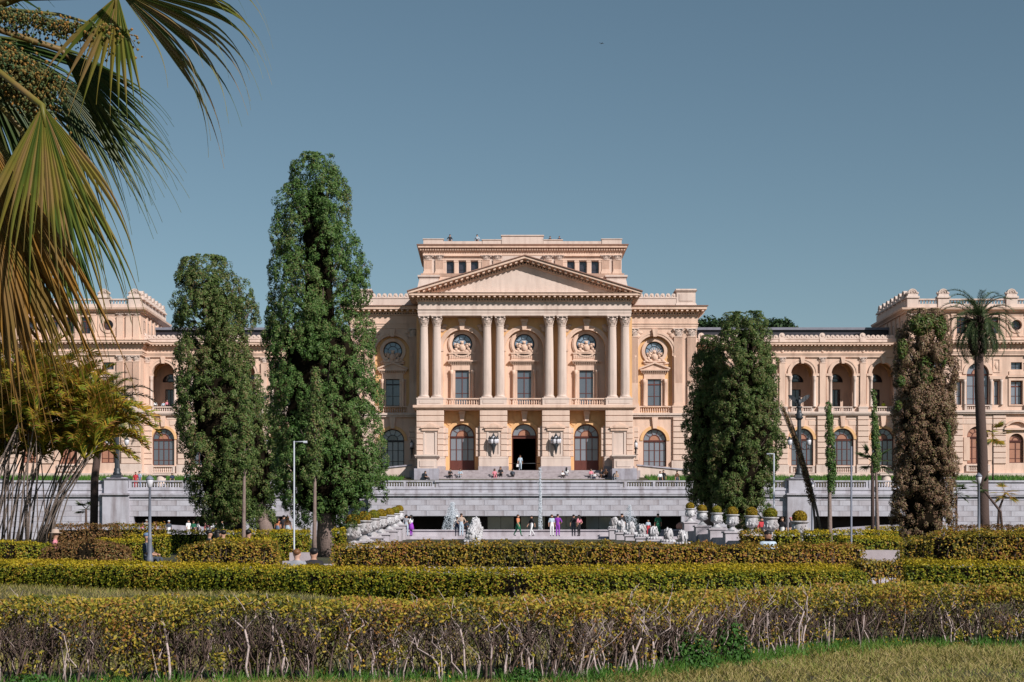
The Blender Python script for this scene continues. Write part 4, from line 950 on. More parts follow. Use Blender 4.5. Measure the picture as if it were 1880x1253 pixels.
for i, (a, b) in enumerate(zip(xs, xs[1:])):
    if i % 2 == 0:
        g = tpart('glass_panel', MB().box(a, (a + b) / 2 - 0.02, 151.3, 151.34, 1.76, 4.2), 'hallglass')
        tpart('glass_panel', MB().box((a + b) / 2 + 0.02, b, 151.32, 151.36, 1.76, 4.2), 'hallglass')
    else: tpart('entrance_pillar', MB().box(a + 0.05, b - 0.05, 151.0, 151.9, 1.76, 4.2), 'void')
def courses(x0, x1, z0, z1, y, h=0.53, L=1.9):
    z = z0; k = 0
    while z < z1 - 0.2:
        zz = min(z + h, z1); x = x0 - (0.95 if k % 2 else 0.0)
        while x < x1 - 0.05:
            a, b = max(x, x0), min(x + L, x1)
            if b - a > 0.15:
                key = (round(b - a, 2), round(zz - z, 2))
                if key not in _sb: _sb[key] = [MB().box(-key[0] / 2 + 0.012, key[0] / 2 - 0.012, 0, 0.1, 0.012, key[1] - 0.012).mesh('stone_block', M[q]) for q in ('wallstone', 'wallstone2', 'wallstone3')]
                R2 = R.random()
                inst('stone_block', _sb[key][0 if R2 < 0.5 else 1 if R2 < 0.8 else 2], twall, ((a + b) / 2 - TORG[0], y - 0.03 + R.uniform(-0.004, 0.004) - TORG[1], z - TORG[2]))
            x += L
        z += h; k += 1
_sb = {}
M['wallstone2'] = surf('retaining_stone_warm', (0.41, 0.385, 0.42), 0.85, 0.12, 0.9, 0.2, 40, stain=0.75)
M['wallstone3'] = surf('retaining_stone_pale', (0.46, 0.445, 0.49), 0.85, 0.12, 0.9, 0.2, 40, stain=0.6)
courses(-CW, CW, 4.02, 5.6, YC)
def wall_trim(x0, x1, y, name_suffix=''):
    c = MB().box(x0, x1, y - 0.06, y + 0.3, 5.62, 5.85).box(x0, x1, y - 0.3, y + 0.3, 5.98, 6.14).fbox(x0, x1, y - 0.1, y + 0.3, 5.85, 5.98, 0.0, 0.0).box(x0, x1, y - 0.36, y + 0.3, 6.14, 6.3)
    c.box(x0, x1, y - 0.05, y + 0.45, 6.3, 6.62).box(x0, x1, y - 0.12, y + 0.5, 6.62, 6.82)
    return tpart('wall_cornice', c)
wall_trim(-CW - 0.02, CW + 0.02, YC)
tpart('parapet_panel', MB().box(-9.2, 9.2, YC + 0.02, YC + 0.4, 6.82, 7.34).box(-8.9, 8.9, YC - 0.02, YC + 0.2, 6.92, 7.24))
tpart('parapet_rail', MB().box(-9.3, 9.3, YC - 0.16, YC + 0.5, 7.34, 7.52))
for s in (-1, 1):
    S = lambda a, b: sorted((s * a, s * b))
    balustrade(*S(9.3, 15.75), YC + 0.2, 6.82, 7.5, 0.26, twall, 'wallstone', True, tpart)
    tpart('parapet_pier', MB().box(*S(12.1, 12.35), YC + 0.02, YC + 0.4, 6.83, 7.36))
    hole = rect_pts(*S(24.0, 39.4), 1.75, 4.02)
    tpart('side_wall', MB().plate(rect_pts(*S(CW - 0.3, 80), 1.5, 6.3), [hole], YS, YS + 0.6))
    tpart('recess_lining', MB().box(*S(23.5, 40), 153.2, 153.5, 1.5, 4.4).box(*S(23.5, 40), YS + 0.6, 153.5, 4.03, 4.4).box(*S(23.5, 24.0), YS + 0.6, 153.5, 1.5, 4.4).box(*S(39.4, 40), YS + 0.6, 153.5, 1.5, 4.4), 'void')
    ps = [(s * 25.5, 1.7), (s * 39.3, 1.7), (s * 39.3, 3.4), (s * 31, 2.9)]
    tpart('ramp_parapet', MB().prism(ps if s > 0 else ps[::-1], 152.4, 152.7), 'granite')
    tpart('terrace_edge', MB().box(*S(CW, 80), YS + 0.5, 153.75, 6.1, 6.3), 'granite')
    wall_trim(*S(CW + 0.02, 80), YS)
    courses(*S(CW, 56), 4.02, 5.6, YS); courses(*S(CW, 23.9), 2.43, 4.0, YS); courses(*S(39.5, 56), 2.43, 4.0, YS)
    peds = [27.0, 41.1, 54]
    for p in peds:
        tpart('lamp_pedestal', MB().box(*S(p - 1.3, p + 1.3), YS - 0.5, YS + 0.9, 1.5, 6.3).box(*S(p - 1.42, p + 1.42), YS - 0.72, YS + 0.9, 6.14, 6.32).box(*S(p - 1.15, p + 1.15), YS - 0.4, YS + 0.9, 6.32, 7.6).fbox(*S(p - 1.15, p + 1.15), YS - 0.4, YS + 0.9, 7.6, 7.78, 0.02, 0.2, True).box(*S(p - 0.95, p + 0.95), YS - 0.2, YS + 0.7, 7.78, 7.92))
    e = [CW, 21.3] + [v for p in peds for v in (p - 1.2, p + 1.2)] + [66]
    for a, b in ((15.9, 20.4), (20.75, 25.8), (28.2, 33.9), (34.3, 39.9)): balustrade(*S(a, b), YS + 0.2, 6.82, 7.6, 0.27, twall, 'wallstone', True, tpart)
    tpart('parapet_panel', MB().box(*S(42.3, 70), YS + 0.0, YS + 0.4, 6.82, 7.42))
    tpart('parapet_rail', MB().box(*S(42.3, 70), YS - 0.15, YS + 0.5, 7.42, 7.6))
    for p in (20.57, 34.1): tpart('parapet_pier', MB().box(*S(p - 0.19, p + 0.19), YS - 0.02, YS + 0.42, 6.82, 7.62))
# ------------------------------------------------------------------ tall iron lamp columns with eagles
def eagle_column(u, label):
    root = empty('lamp_column', (X0 + u, YS + 0.25, 7.92), 0, label, 'lamp', 'iron eagle columns on the terrace wall')
    b = lambda n, m, k='iron', p=None: m.build(n, M[k], p or root)
    b('column_base', MB().fbox(-0.45, 0.45, -0.45, 0.45, 0, 0.25, 0.1, 0.0, True).lathe([(0.42, 0.25), (0.44, 0.4), (0.32, 0.6), (0.35, 0.75), (0.28, 0.95)], n=14))
    b('column_shaft', MB().lathe([(0.26, 0.95), (0.24, 2.6), (0.27, 2.65), (0.22, 2.7), (0.2, 5.7), (0.25, 5.75)], n=20, flute=0.1, smooth=False))
    b('column_capital', MB().lathe([(0.24, 5.75), (0.42, 5.95), (0.3, 6.1), (0.44, 6.3), (0.26, 6.4), (0.22, 6.9), (0.34, 7.0), (0.2, 7.1)], n=14))
    for s in (-1, 1):
        b('lamp_arm', MB().tube([(s * 0.2, 0, 3.0), (s * 0.55, 0, 2.75), (s * 0.95, 0, 2.9), (s * 0.95, 0, 3.2)], 0.045, 6).tube([(s * 0.2, 0, 3.5), (s * 0.5, 0, 3.5), (s * 0.62, 0, 3.2), (s * 0.5, 0, 3.0)], 0.03, 5))
        l = b('lantern', MB().lathe([(0.08, 3.2), (0.2, 3.28), (0.26, 3.7), (0.2, 3.78)], (s * 0.95, 0, 0), 10), 'lampglass')
        b('lantern_cap', MB().lathe([(0.28, 3.76), (0.12, 3.95), (0.03, 4.1)], (s * 0.95, 0, 0), 10), 'iron', l)
    e = MB().blob((0, 0, 7.45), (0.2, 0.22, 0.38), 10, 8).blob((0, -0.12, 7.95), (0.11, 0.14, 0.13), 8, 6).tube([(0, -0.2, 7.97), (0, -0.33, 7.92)], [0.05, 0.01], 5)
    e.tube([(0, 0.05, 7.3), (0, 0.25, 7.05)], [0.14, 0.1], 6)
    eo = b('eagle', e)
    for s in (-1, 1):
        w_ = MB(); pr = [(0.12, 7.35, 7.75), (0.4, 7.5, 8.0), (0.7, 7.72, 8.22), (1.0, 8.0, 8.25), (1.08, 8.14, 8.2)]
        for (x, a, c), (x2, a2, c2) in zip(pr, pr[1:]):
            vs = [(s * x, 0.05, a), (s * x2, 0.1, a2), (s * x2, 0.1, c2), (s * x, 0.05, c), (s * x, 0.14, a), (s * x2, 0.17, a2), (s * x2, 0.17, c2), (s * x, 0.14, c)]
            w_.add(vs, [(0, 1, 2, 3), (4, 7, 6, 5), (3, 2, 6, 7), (0, 4, 5, 1)])
        for k in range(5): w_.tube([(s * (0.3 + 0.15 * k), 0.1, 7.6 + 0.1 * k), (s * (0.35 + 0.17 * k), 0.12, 7.2 + 0.14 * k)], [0.05, 0.015], 4)
        b('eagle_wing', w_, 'iron', eo)
eagle_column(27.0, 'dark iron lamp column topped by a spread-winged eagle, beside the right cypress pair')
eagle_column(-27.0, 'dark iron lamp column half hidden between the two big left cypresses')
eagle_column(-41.1, 'dark iron lamp column behind the feathery palm at left')
# lanterns on the museum front
def wall_lantern(px, label, big=True):
    if big:
        root = empty('wall_lantern', (X0 + px, YF - 0.02, 12.2), 0, label, 'lantern', 'lantern clusters on the portico piers')
        k = MB().lathe([(0.04, -0.9), (0.12, -0.6), (0.2, -0.1), (0.36, 0.25), (0.3, 0.5), (0.12, 0.6)], (0, -0.42, 0), 10).box(-0.16, 0.16, -0.3, -0.0, -0.1, 0.3)
        k.build('bracket', M['iron'], root)
        for (x, y, z) in ((0, -0.45, 0.65), (-0.42, -0.42, 0.35), (0.42, -0.42, 0.35), (-0.2, -0.72, 0.3), (0.2, -0.72, 0.3)):
            MB().tube([(x * 0.3, -0.4, 0.1), (x, y, z - 0.15), (x, y, z)], 0.035, 5).build('lamp_arm', M['iron'], root)
            l = MB().lathe([(0.07, 0), (0.17, 0.08), (0.2, 0.5), (0.12, 0.62), (0.04, 0.8)], (x, y, z), 8).build('lamp_glass', M['lampglass'], root)
            MB().lathe([(0.21, 0.5), (0.14, 0.66), (0.02, 0.9)], (x, y, z), 8).build('lamp_cap', M['iron'], l)
    else:
        root = empty('wall_torch', (X0 + px, 176.7, 12.0), 0, label, 'lantern')
        MB().lathe([(0.03, -0.9), (0.07, -0.4), (0.1, 0.2), (0.24, 0.3), (0.2, 0.38)], (0, -0.3, 0), 10).box(-0.05, 0.05, -0.3, 0.15, -0.1, 0.0).build('bracket', M['iron'], root)
        l = MB().lathe([(0.1, 0.38), (0.2, 0.5), (0.22, 0.9), (0.12, 1.05)], (0, -0.3, 0), 10).build('lamp_glass', M['lampglass'], root)
        MB().lathe([(0.2, 0.98), (0.1, 1.12), (0.02, 1.35)], (0, -0.3, 0), 8).build('lamp_cap', M['iron'], l)
wall_lantern(-3.52, 'cluster of black iron lanterns on pier left of the open entrance')
wall_lantern(3.52, 'cluster of black iron lanterns on pier right of the open entrance')
wall_lantern(-13.0, 'single torch-shaped wall lamp left of the portico', False)
wall_lantern(13.0, 'single torch-shaped wall lamp right of the portico', False)

# ------------------------------------------------------------------ fountain
fnt = empty('fountain_basin', (X0, 124, 1.4), 0, 'wide low stone fountain basin with stepped rim before the terrace wall', 'fountain')
FO = (0, 124, 1.4)
fp = lambda n, m, k='paving': m.build(n, M[k], fnt, FO)
fp('basin_rim', MB().box(-13, 13, 123.5, 124.1, 1.4, 2.4).box(-13, -12.4, 124.1, 142, 1.4, 2.4).box(12.4, 13, 124.1, 142, 1.4, 2.4).box(-13, 13, 142, 142.6, 1.4, 2.4).box(-13.1, 13.1, 123.38, 124.2, 2.4, 2.5))
fp('basin_ledge', MB().box(-13.2, 13.2, 118.6, 123.5, 1.3, 1.93))
fp('basin_step', MB().box(-13.4, 13.4, 117.6, 118.6, 1.2, 1.72))
fp('basin_step', MB().box(-13.6, 13.6, 116.4, 117.6, 1.2, 1.5))
wt = MB().box(-12.4 + X0, 12.4 + X0, 124.1, 142, 1.6, 2.3).build('water', M['water']); wt['kind'] = 'structure'
def octa(mb, c, r):
    x, y, z = c
    mb.add([(x + r, y, z), (x - r, y, z), (x, y + r, z), (x, y - r, z), (x, y, z + r), (x, y, z - r)], [(0, 2, 4), (2, 1, 4), (1, 3, 4), (3, 0, 4), (2, 0, 5), (1, 2, 5), (3, 1, 5), (0, 3, 5)])
def jet(x, y, h, spread, n, label, r=0.03):
    m = MB()
    for i in range(n):
        t = R.random(); up = R.random() < 0.45
        if up:
            z = h * t; q = 0.04 + 0.05 * t; px_, py_ = R.gauss(0, q), R.gauss(0, q)
        else:
            a = R.random() * 2 * math.pi; f = R.random() ** 0.7; q = spread * f * (1 - 0.15 * R.random())
            z = h * (1 - f ** 2) * R.uniform(0.55, 1.0); px_, py_ = q * math.cos(a) * 0.8, q * math.sin(a)
        octa(m, (px_, py_, z), r * R.uniform(0.5, 1.4))
    o = m.build('water_jet', M['spray'], None, (0, 0, 0), (x, y, 2.3)); tag(o, label, 'water jet', 'fountain jets', 'stuff')
jet(X0 + 0.5, 131, 5.6, 0.25, 1300, 'thin tall water jet on the fountain axis', 0.035)
jet(-3.5, 131, 2.6, 1.25, 3600, 'wide white water plume at left in the fountain')
jet(X0 + 8.2, 131, 2.4, 1.1, 1200, 'faint water plume at right in the fountain')
for i in range(15):
    x = X0 - 11.5 + i * 1.64
    MB().lathe([(0.05, 0), (0.1, 0.06), (0.1, 0.16), (0.03, 0.22)], n=8).build('nozzle', M['whitestone'], fnt, (0, 0, 0), (x - X0, 1.2, 0.88))

# rocaille lumps stepping down beside the basin
def rocaille(seed):
    r = random.Random(seed); m = MB()
    m.blob((0, 0, 0.3), (0.3, 0.3, 0.34), 10, 7, 0.12, r)
    for i in range(38):
        a = r.uniform(0, 2 * math.pi); e = r.uniform(0.15, 1.45); q = 0.34
        m.blob((q * math.cos(a) * math.cos(e) * 0.95, q * math.sin(a) * math.cos(e) * 0.95, 0.26 + q * math.sin(e)), (r.uniform(0.05, 0.12), r.uniform(0.05, 0.12), r.uniform(0.05, 0.2)), 6, 4, 0.5, r)
    for i in range(14):
        a = 2 * math.pi * i / 14; m.blob((0.42 * math.cos(a), 0.42 * math.sin(a), 0.06), (0.12, 0.12, 0.1), 6, 4, 0.3, r)
    return m.mesh('rocaille_lump', M['whitestone'])
ROC = [rocaille(i) for i in range(4)]
lump_px = [(1128, 971), (1141, 978), (1158, 982), (1178, 986), (1200, 991), (1226, 996), (1253, 1001)]
cr = empty('cascade_parapet', P(1190, 995, 107), 0, 'stepped row of pale plinth blocks right of the basin, under carved white lumps', 'plinth row')
words = ['topmost', 'second from the top', 'third from the top', 'fourth from the top', 'third from the bottom', 'second from the bottom', 'lowest']
for i, (px, py) in enumerate(lump_px):
    d = 118 - 3.7 * i; p = P(px, py, d)
    o = inst('rocaille_lump', ROC[i % 4], None, p, R.uniform(0, 6), (1.0, 1.0, 1.25)); tag(o, 'carved white stone lump, %s in the right cascade row' % words[i], 'stone carving', 'carved lumps beside the fountain')
    q = p - cr.location
    MB().box(q.x - 0.42, q.x + 0.42, q.y - 0.5, q.y + 0.55, -1.6, q.z - 0.12).build('plinth', M['paving'], cr)
    MB().box(q.x - 0.5, q.x + 0.5, q.y - 0.58, q.y + 0.6, q.z - 0.12, q.z).build('plinth_cap', M['paving'], cr)
cl = empty('cascade_parapet', P(870, 997, 107), 0, 'stepped row of plinth blocks at left of the basin, seen end-on under white lumps', 'plinth row')
for i in range(8):
    d = 116 - 2.9 * i; p = P(874 - 1.0 * i, 972 + 3.6 * i, d)
    o = inst('rocaille_lump', ROC[(i + 1) % 4], None, p, R.uniform(0, 6), (1.1, 1.1, 1.25)); tag(o, 'carved white stone lump in the left cascade row, number %s from the far end' % ('one two three four five six seven eight'.split()[i]), 'stone carving', 'carved lumps beside the fountain')
    q = p - cl.location
    MB().box(q.x - 0.42, q.x + 0.42, q.y - 0.5, q.y + 0.5, -1.6, q.z - 0.1).build('plinth', M['paving'], cl)
    MB().box(q.x - 0.5, q.x + 0.5, q.y - 0.58, q.y + 0.58, q.z - 0.1, q.z).build('plinth_cap', M['paving'], cl)
# round salmon stone and slab by the right end of the basin
sl = P(1250, 979, 122)
o = empty('stone_table', sl, 0, 'grey stone slab bench right of the fountain carrying a rounded salmon stone', 'bench')
MB().box(-1.2, 1.2, -0.4, 0.4, 0.18, 0.3).box(-0.9, -0.6, -0.3, 0.3, -0.6, 0.18).box(0.6, 0.9, -0.3, 0.3, -0.6, 0.18).build('slab', M['granite'], o)
o = MB().blob((0, 0, 0.0), (0.5, 0.4, 0.38), 14, 8, 0.03).build('rounded_stone', M['salmon'], None, (0, 0, 0), sl + Vector((0.1, 0, 0.5))); tag(o, 'rounded salmon coloured stone on the slab right of the fountain', 'stone')

# ------------------------------------------------------------------ urns with clipped balls
def urn_meshes():
    b = MB().lathe([(0.30, 0.07), (0.26, 0.12), (0.13, 0.24), (0.085, 0.32), (0.14, 0.35), (0.27, 0.38), (0.325, 0.45), (0.34, 0.64), (0.33, 0.84), (0.31, 0.88), (0.35, 0.91)], n=24)
    f = MB().fbox(-0.32, 0.32, -0.32, 0.32, 0, 0.07, 0, -0.01, True)
    r = MB().lathe([(0.32, 0.88), (0.40, 0.94), (0.415, 0.97), (0.40, 1.0), (0.35, 1.0), (0.33, 0.93)], n=28, cap=False).lathe([(0.001, 0.94), (0.34, 0.94)], n=20, cap=False)
    c = MB(); rr = random.Random(3)
    for i in range(34):
        a = rr.uniform(0, 6.28); z = rr.uniform(0.5, 0.8); s = rr.uniform(0.03, 0.075)
        c.blob((0.335 * math.cos(a), 0.335 * math.sin(a), z), (s, s, s * rr.uniform(0.8, 1.8)), 6, 4, 0.3, rr)
    for a in (0, math.pi / 2, math.pi, 1.5 * math.pi):
        c.blob((0.31 * math.cos(a), 0.31 * math.sin(a), 0.5), (0.1, 0.1, 0.08), 8, 5, 0.2, rr)
    return b.mesh('urn_bowl', M['whitestone']), f.mesh('urn_foot', M['whitestone']), r.mesh('urn_rim', M['whitestone']), c.mesh('urn_relief', M['whitestone'])
UB, UF, UR, UC = urn_meshes()
def leaf_quads(C, N, L, W, rnd=rng, jit=0.7, fold=False):
    """C centres, N facing: rhombic leaves -> verts, faces"""
    n = len(C); N = N + rnd.normal(0, jit, (n, 3)); N /= np.linalg.norm(N, axis=1)[:, None] + 1e-9
    T = np.cross(N, rnd.normal(0, 1, (n, 3))); T /= np.linalg.norm(T, axis=1)[:, None] + 1e-9
    B = np.cross(N, T)
    L = (np.ones(n) * L * rnd.uniform(0.7, 1.3, n))[:, None]; W = (np.ones(n) * W * rnd.uniform(0.7, 1.3, n))[:, None]
    V = np.stack([C - T * L / 2, C + B * W / 2 + T * L * 0.05, C + T * L / 2, C - B * W / 2 + T * L * 0.05], 1).reshape(-1, 3)
    return V
def quad_mesh(name, V, mat, extra=None):
    me = bpy.data.meshes.new(name); n = len(V) // 4
    me.vertices.add(len(V)); me.vertices.foreach_set('co', np.ascontiguousarray(V, np.float32).ravel())
    me.loops.add(4 * n); me.loops.foreach_set('vertex_index', np.arange(4 * n, dtype=np.int32))
    me.polygons.add(n); me.polygons.foreach_set('loop_start', np.arange(0, 4 * n, 4, dtype=np.int32))
    me.update(calc_edges=True); me.materials.append(mat); return me
def ball_mesh(seed, mat):
    r = np.random.default_rng(seed); n = 2600
    D = r.normal(0, 1, (n, 3)); D /= np.linalg.norm(D, axis=1)[:, None]; D = D[D[:, 2] > -0.75]
    V = leaf_quads(D * np.array([0.32, 0.32, 0.30]) * r.uniform(0.93, 1.03, (len(D), 1)), D, 0.055, 0.04, r, 0.5)
    return quad_mesh('topiary_leaves', V, mat)
BALLS = [ball_mesh(1, M['topiary']), ball_mesh(2, M['topiary2'])]
BCORE = MB().blob((0, 0, 0), (0.295, 0.295, 0.27), 12, 8).mesh('topiary_core', M['inner'])
ordn = ['nearest', 'second', 'third', 'fourth', 'fifth', 'sixth', 'farthest']
def urn_row(pxs, rys, ds, side):
    base = P(pxs[0], rys[0], ds[0])
    wr = empty('urn_parapet', (base.x, base.y, gz(base.y)), 0, 'stepped stone parapet carrying the %s row of urns' % side, 'parapet')
    for i, (px, ry, d) in enumerate(zip(pxs, rys, ds)):
        p = P(px, ry, d); z0 = p.z - 1.0
        o = empty('stone_urn', (p.x, p.y, z0), 0.3 * i, '%s white carved urn of the %s row beside the fountain' % (ordn[i], side), 'urn', 'white urns beside the fountain')
        for n_, me in (('urn_bowl', UB), ('urn_foot', UF), ('urn_rim', UR)): c = inst(n_, me, o)
        inst('urn_relief', UC, o)
        k = (i + (side == 'right')) % 3 == 2
        b = empty('topiary_ball', (p.x, p.y, p.z + 0.16), 0.7 * i, '%s clipped bush ball in the %s urn of the %s row' % ('greenish' if k else 'golden', ordn[i], side), 'bush', 'clipped balls in the urns')
        inst('leaves', BALLS[1 if k else 0], b); inst('dark_core', BCORE, b)
        q = (p.x - base.x, p.y - base.y, z0 - gz(base.y))
        MB().box(q[0] - 0.5, q[0] + 0.5, q[1] - 0.55, q[1] + 0.55, gz(p.y) - gz(base.y) - 0.3, q[2] - 0.1).build('pedestal', M['paving'], wr)
        MB().box(q[0] - 0.58, q[0] + 0.58, q[1] - 0.62, q[1] + 0.62, q[2] - 0.1, q[2]).build('pedestal_cap', M['paving'], wr)
        if i < len(ds) - 1:
            p2 = P(pxs[i + 1], rys[i + 1], ds[i + 1]); x2, y2 = p2.x - base.x, p2.y - base.y
            zt = q[2] - 0.35; zb = gz(p.y) - gz(base.y) - 0.4
            vs = [(q[0] - 0.35, q[1] + 0.55, zb), (q[0] + 0.35, q[1] + 0.55, zb), (x2 + 0.35, y2 - 0.55, zb), (x2 - 0.35, y2 - 0.55, zb)]
            MB().add(vs + [(a, b_, zt) for a, b_, _ in vs], [(3, 2, 1, 0), (4, 5, 6, 7), (0, 1, 5, 4), (1, 2, 6, 5), (2, 3, 7, 6), (3, 0, 4, 7)]).build('parapet_run', M['paving'], wr)
urn_row([648, 669, 686, 700, 715, 725, 733], [963, 956, 952, 949, 946, 943, 939], [68, 75, 83, 91, 100, 108, 115], 'left')
urn_row([1468, 1415, 1380, 1345, 1316, 1289, 1267], [957, 950, 947, 945, 942, 939, 934], [66, 74, 82, 90, 98, 106, 114], 'right')
# ------------------------------------------------------------------ hedges
def vnoise(a, b, seed):
    r = np.random.default_rng(seed); o = np.zeros_like(a)
    for k in range(6):
        f1, f2, p1, p2 = r.uniform(0.6, 5), r.uniform(0.6, 5), r.uniform(0, 6), r.uniform(0, 6)
        o += np.sin(a * f1 + p1 + np.sin(b * f2 + p2)) / (1 + 0.25 * k)
    return o / 4
def hedge(name, path, width, top, label, mat='hedge', dens=1300, leaf=0.055, slope=0.0, bump=0.05, sharp=0.45, base=None, bare=0.0, seed=1, group=None, core=0.80, twigs=False):
    """path: [(x, y)] on plan; top: height of the top over sea level (number or list); bare: share of leaves missing low down"""
    r = np.random.default_rng(seed)
    pts = np.array(path, float); seg = np.linalg.norm(np.diff(pts, axis=0), axis=1); S = np.concatenate([[0], np.cumsum(seg)]); Ltot = S[-1]
    tops = np.array(top if hasattr(top, '__len__') else [top] * len(pts), float)
    org = pts.mean(0); zo = gz(org[1]) if base is None else base
    def frame(s):
        x = np.interp(s, S, pts[:, 0]); y = np.interp(s, S, pts[:, 1]); e = 0.05
        tx = np.interp(s + e, S, pts[:, 0]) - np.interp(s - e, S, pts[:, 0]); ty = np.interp(s + e, S, pts[:, 1]) - np.interp(s - e, S, pts[:, 1])
        l = np.hypot(tx, ty) + 1e-9
        return x, y, ty / l, -tx / l            # normal to the right of the path: towards the camera for paths going +x
    # cross section (a across: + is front, h 0..1)
    th = np.linspace(0.0, math.pi, 60); ca, sa = np.cos(th), np.sin(th)
    ca_ = np.sign(ca) * np.abs(ca) ** sharp; sa_ = np.abs(sa) ** sharp
    hh = np.interp(0, [0, 1], [0, 1])
    def place(s, A, H, k):
        x, y, nx, ny = frame(s); zt = np.interp(s, S, tops)
        yy = y + ny * A * width / 2
        zb = np.interp(yy, [q[0] for q in TER], [q[1] for q in TER]) if base is None else np.full_like(s, base)
        z = zb + (zt - zb + slope * -A * 0.5) * H
        return np.stack([x + nx * A * width / 2 - org[0], y + ny * A * width / 2 - org[1], z - zo], 1), nx, ny
    hgt = float(tops.mean() - zo)
    per = 2 * hgt + width; n = int(dens * per * Ltot * 0.8)
    # resample section by length
    dx = np.hypot(np.diff(ca_) * width / 2, np.diff(sa_) * hgt); cl_ = np.concatenate([[0], np.cumsum(dx)]); cl_ /= cl_[-1]
    u = r.random(n) ** 1.15 * 0.86                 # mostly front and top
    A = np.interp(u, cl_, ca_); H = np.interp(u, cl_, sa_); s = r.random(n) * Ltot
    # ends
    ne = int(dens * width * hgt); ue = r.random(ne); A2 = r.uniform(-1, 1, ne); H2 = r.random(ne); s2 = np.where(ue < 0.5, 0.0, Ltot)
    nz_ = vnoise(s * 2.2, (A * width + H * hgt) * 2.5, seed + 3) * bump
    C, nx, ny = place(s, A, H, 1)
    thA = np.interp(u, cl_, th); Nn = np.stack([nx * np.cos(thA), ny * np.cos(thA), np.sin(thA) + 0.15], 1)
    C = C + Nn * (nz_ + r.normal(0, leaf * 0.35, n) - leaf * 2.6 * np.clip(vnoise(s * 9, (A * width + H * hgt) * 11, seed + 5), 0, 1) * (1 - 0.7 * (H > 0.95)))[:, None]
    if bare > 0:
        pk = r.random(n) < np.clip(1 - bare * np.clip((0.75 - H) / 0.5, 0, 1) * np.clip(0.75 + 1.2 * vnoise(s * 1.7, H * 0 + 2, seed + 9), 0, 1.2), 0.06, 1)
        C, Nn = C[pk], Nn[pk]
    C2, _, _ = place(s2, A2 * np.sqrt(np.clip(1 - H2 ** 6, 0, 1)), H2, 1)
    dirn = np.where(s2 == 0, -1.0, 1.0)
    tx = (pts[-1] - pts[0]) / (np.linalg.norm(pts[-1] - pts[0]) + 1e-9)
    N2 = np.stack([tx[0] * dirn, tx[1] * dirn, 0 * dirn], 1); C2 = C2 + N2 * r.normal(0, leaf * 0.5, ne)[:, None]
    C = np.concatenate([C, C2]); Nn = np.concatenate([Nn, N2])
    root = empty(name, (org[0], org[1], zo), 0, label, 'hedge', group)
    V = leaf_quads(C, Nn, leaf, leaf * 0.6, r, 0.6)
    if mat == 'hedge':  # leaves near the top take the sunlit colour
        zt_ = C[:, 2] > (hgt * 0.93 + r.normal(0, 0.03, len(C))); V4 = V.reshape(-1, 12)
        o = inst('sunlit_top_leaves', quad_mesh('sunlit_top_leaves', V4[zt_].reshape(-1, 3), M['hedge_top']), root); o['kind'] = 'stuff'; V = V4[~zt_].reshape(-1, 3)
    lf = inst('leaves', quad_mesh('leaves', V, M[mat]), root); lf['kind'] = 'stuff'
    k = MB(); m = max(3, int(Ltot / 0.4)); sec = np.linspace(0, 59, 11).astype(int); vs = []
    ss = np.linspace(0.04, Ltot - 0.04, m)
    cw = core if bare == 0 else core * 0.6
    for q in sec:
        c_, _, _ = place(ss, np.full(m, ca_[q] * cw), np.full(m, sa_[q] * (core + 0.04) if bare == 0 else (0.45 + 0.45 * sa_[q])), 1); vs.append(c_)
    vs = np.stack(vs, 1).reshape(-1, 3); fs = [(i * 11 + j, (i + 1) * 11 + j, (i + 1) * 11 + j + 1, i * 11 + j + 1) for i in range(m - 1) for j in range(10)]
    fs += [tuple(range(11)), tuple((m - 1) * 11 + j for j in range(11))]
    k.add([tuple(v) for v in vs], fs).build('dark_core', M['inner'], root)
    if twigs:
        t = MB(); rr = random.Random(seed)
        for i in range(int(Ltot * 16)):
            s_ = rr.random() * Ltot; x, y, nx, ny = [float(q) for q in frame(np.array([s_]))[0:4]] if False else [float(np.asarray(q)[0]) for q in frame(np.array([s_]))]
            a = rr.uniform(-0.2, 0.5) * width; h = float(np.interp(s_, S, tops)) - zo
            b = Vector((x + nx * a * 0.6 - org[0], y + ny * a * 0.6 - org[1], gz(y) - zo - 0.02))
            mid = b + Vector((rr.uniform(-.06, .06), ny * 0.08, h * rr.uniform(.3, .5))); tp = mid + Vector((rr.uniform(-.14, .14), ny * rr.uniform(0, .2), h * 0.4))
            t.tube([b, mid, tp], [0.012, 0.009, 0.005], 4)
            t.tube([mid, mid + Vector((rr.uniform(-.2, .2), ny * 0.15, h * rr.uniform(.2, .35)))], [0.008, 0.004], 4)
        o = t.build('stems', M['twig'], root); o['kind'] = 'stuff'
    return root
def pxpath(l): return [((px - VPX) * d / FPX, d) for px, d in l]
ZT = lambda py, d: EYE + (VPY - py) * d / FPX

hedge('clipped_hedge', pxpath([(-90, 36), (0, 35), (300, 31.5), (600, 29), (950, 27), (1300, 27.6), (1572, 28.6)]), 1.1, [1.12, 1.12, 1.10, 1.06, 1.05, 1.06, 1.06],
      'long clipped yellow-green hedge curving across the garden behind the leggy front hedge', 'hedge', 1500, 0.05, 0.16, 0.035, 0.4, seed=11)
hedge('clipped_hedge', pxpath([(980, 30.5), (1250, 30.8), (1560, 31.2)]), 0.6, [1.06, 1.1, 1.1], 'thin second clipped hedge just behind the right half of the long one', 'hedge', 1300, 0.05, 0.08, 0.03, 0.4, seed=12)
hedge('clipped_hedge', pxpath([(1663, 28.2), (1760, 28.0), (1960, 27.6)]), 1.0, [1.2, 1.19, 1.18], 'clipped yellow-green hedge at the right edge behind the leggy hedge', 'hedge', 1500, 0.05, 0.16, 0.04, 0.4, seed=13)
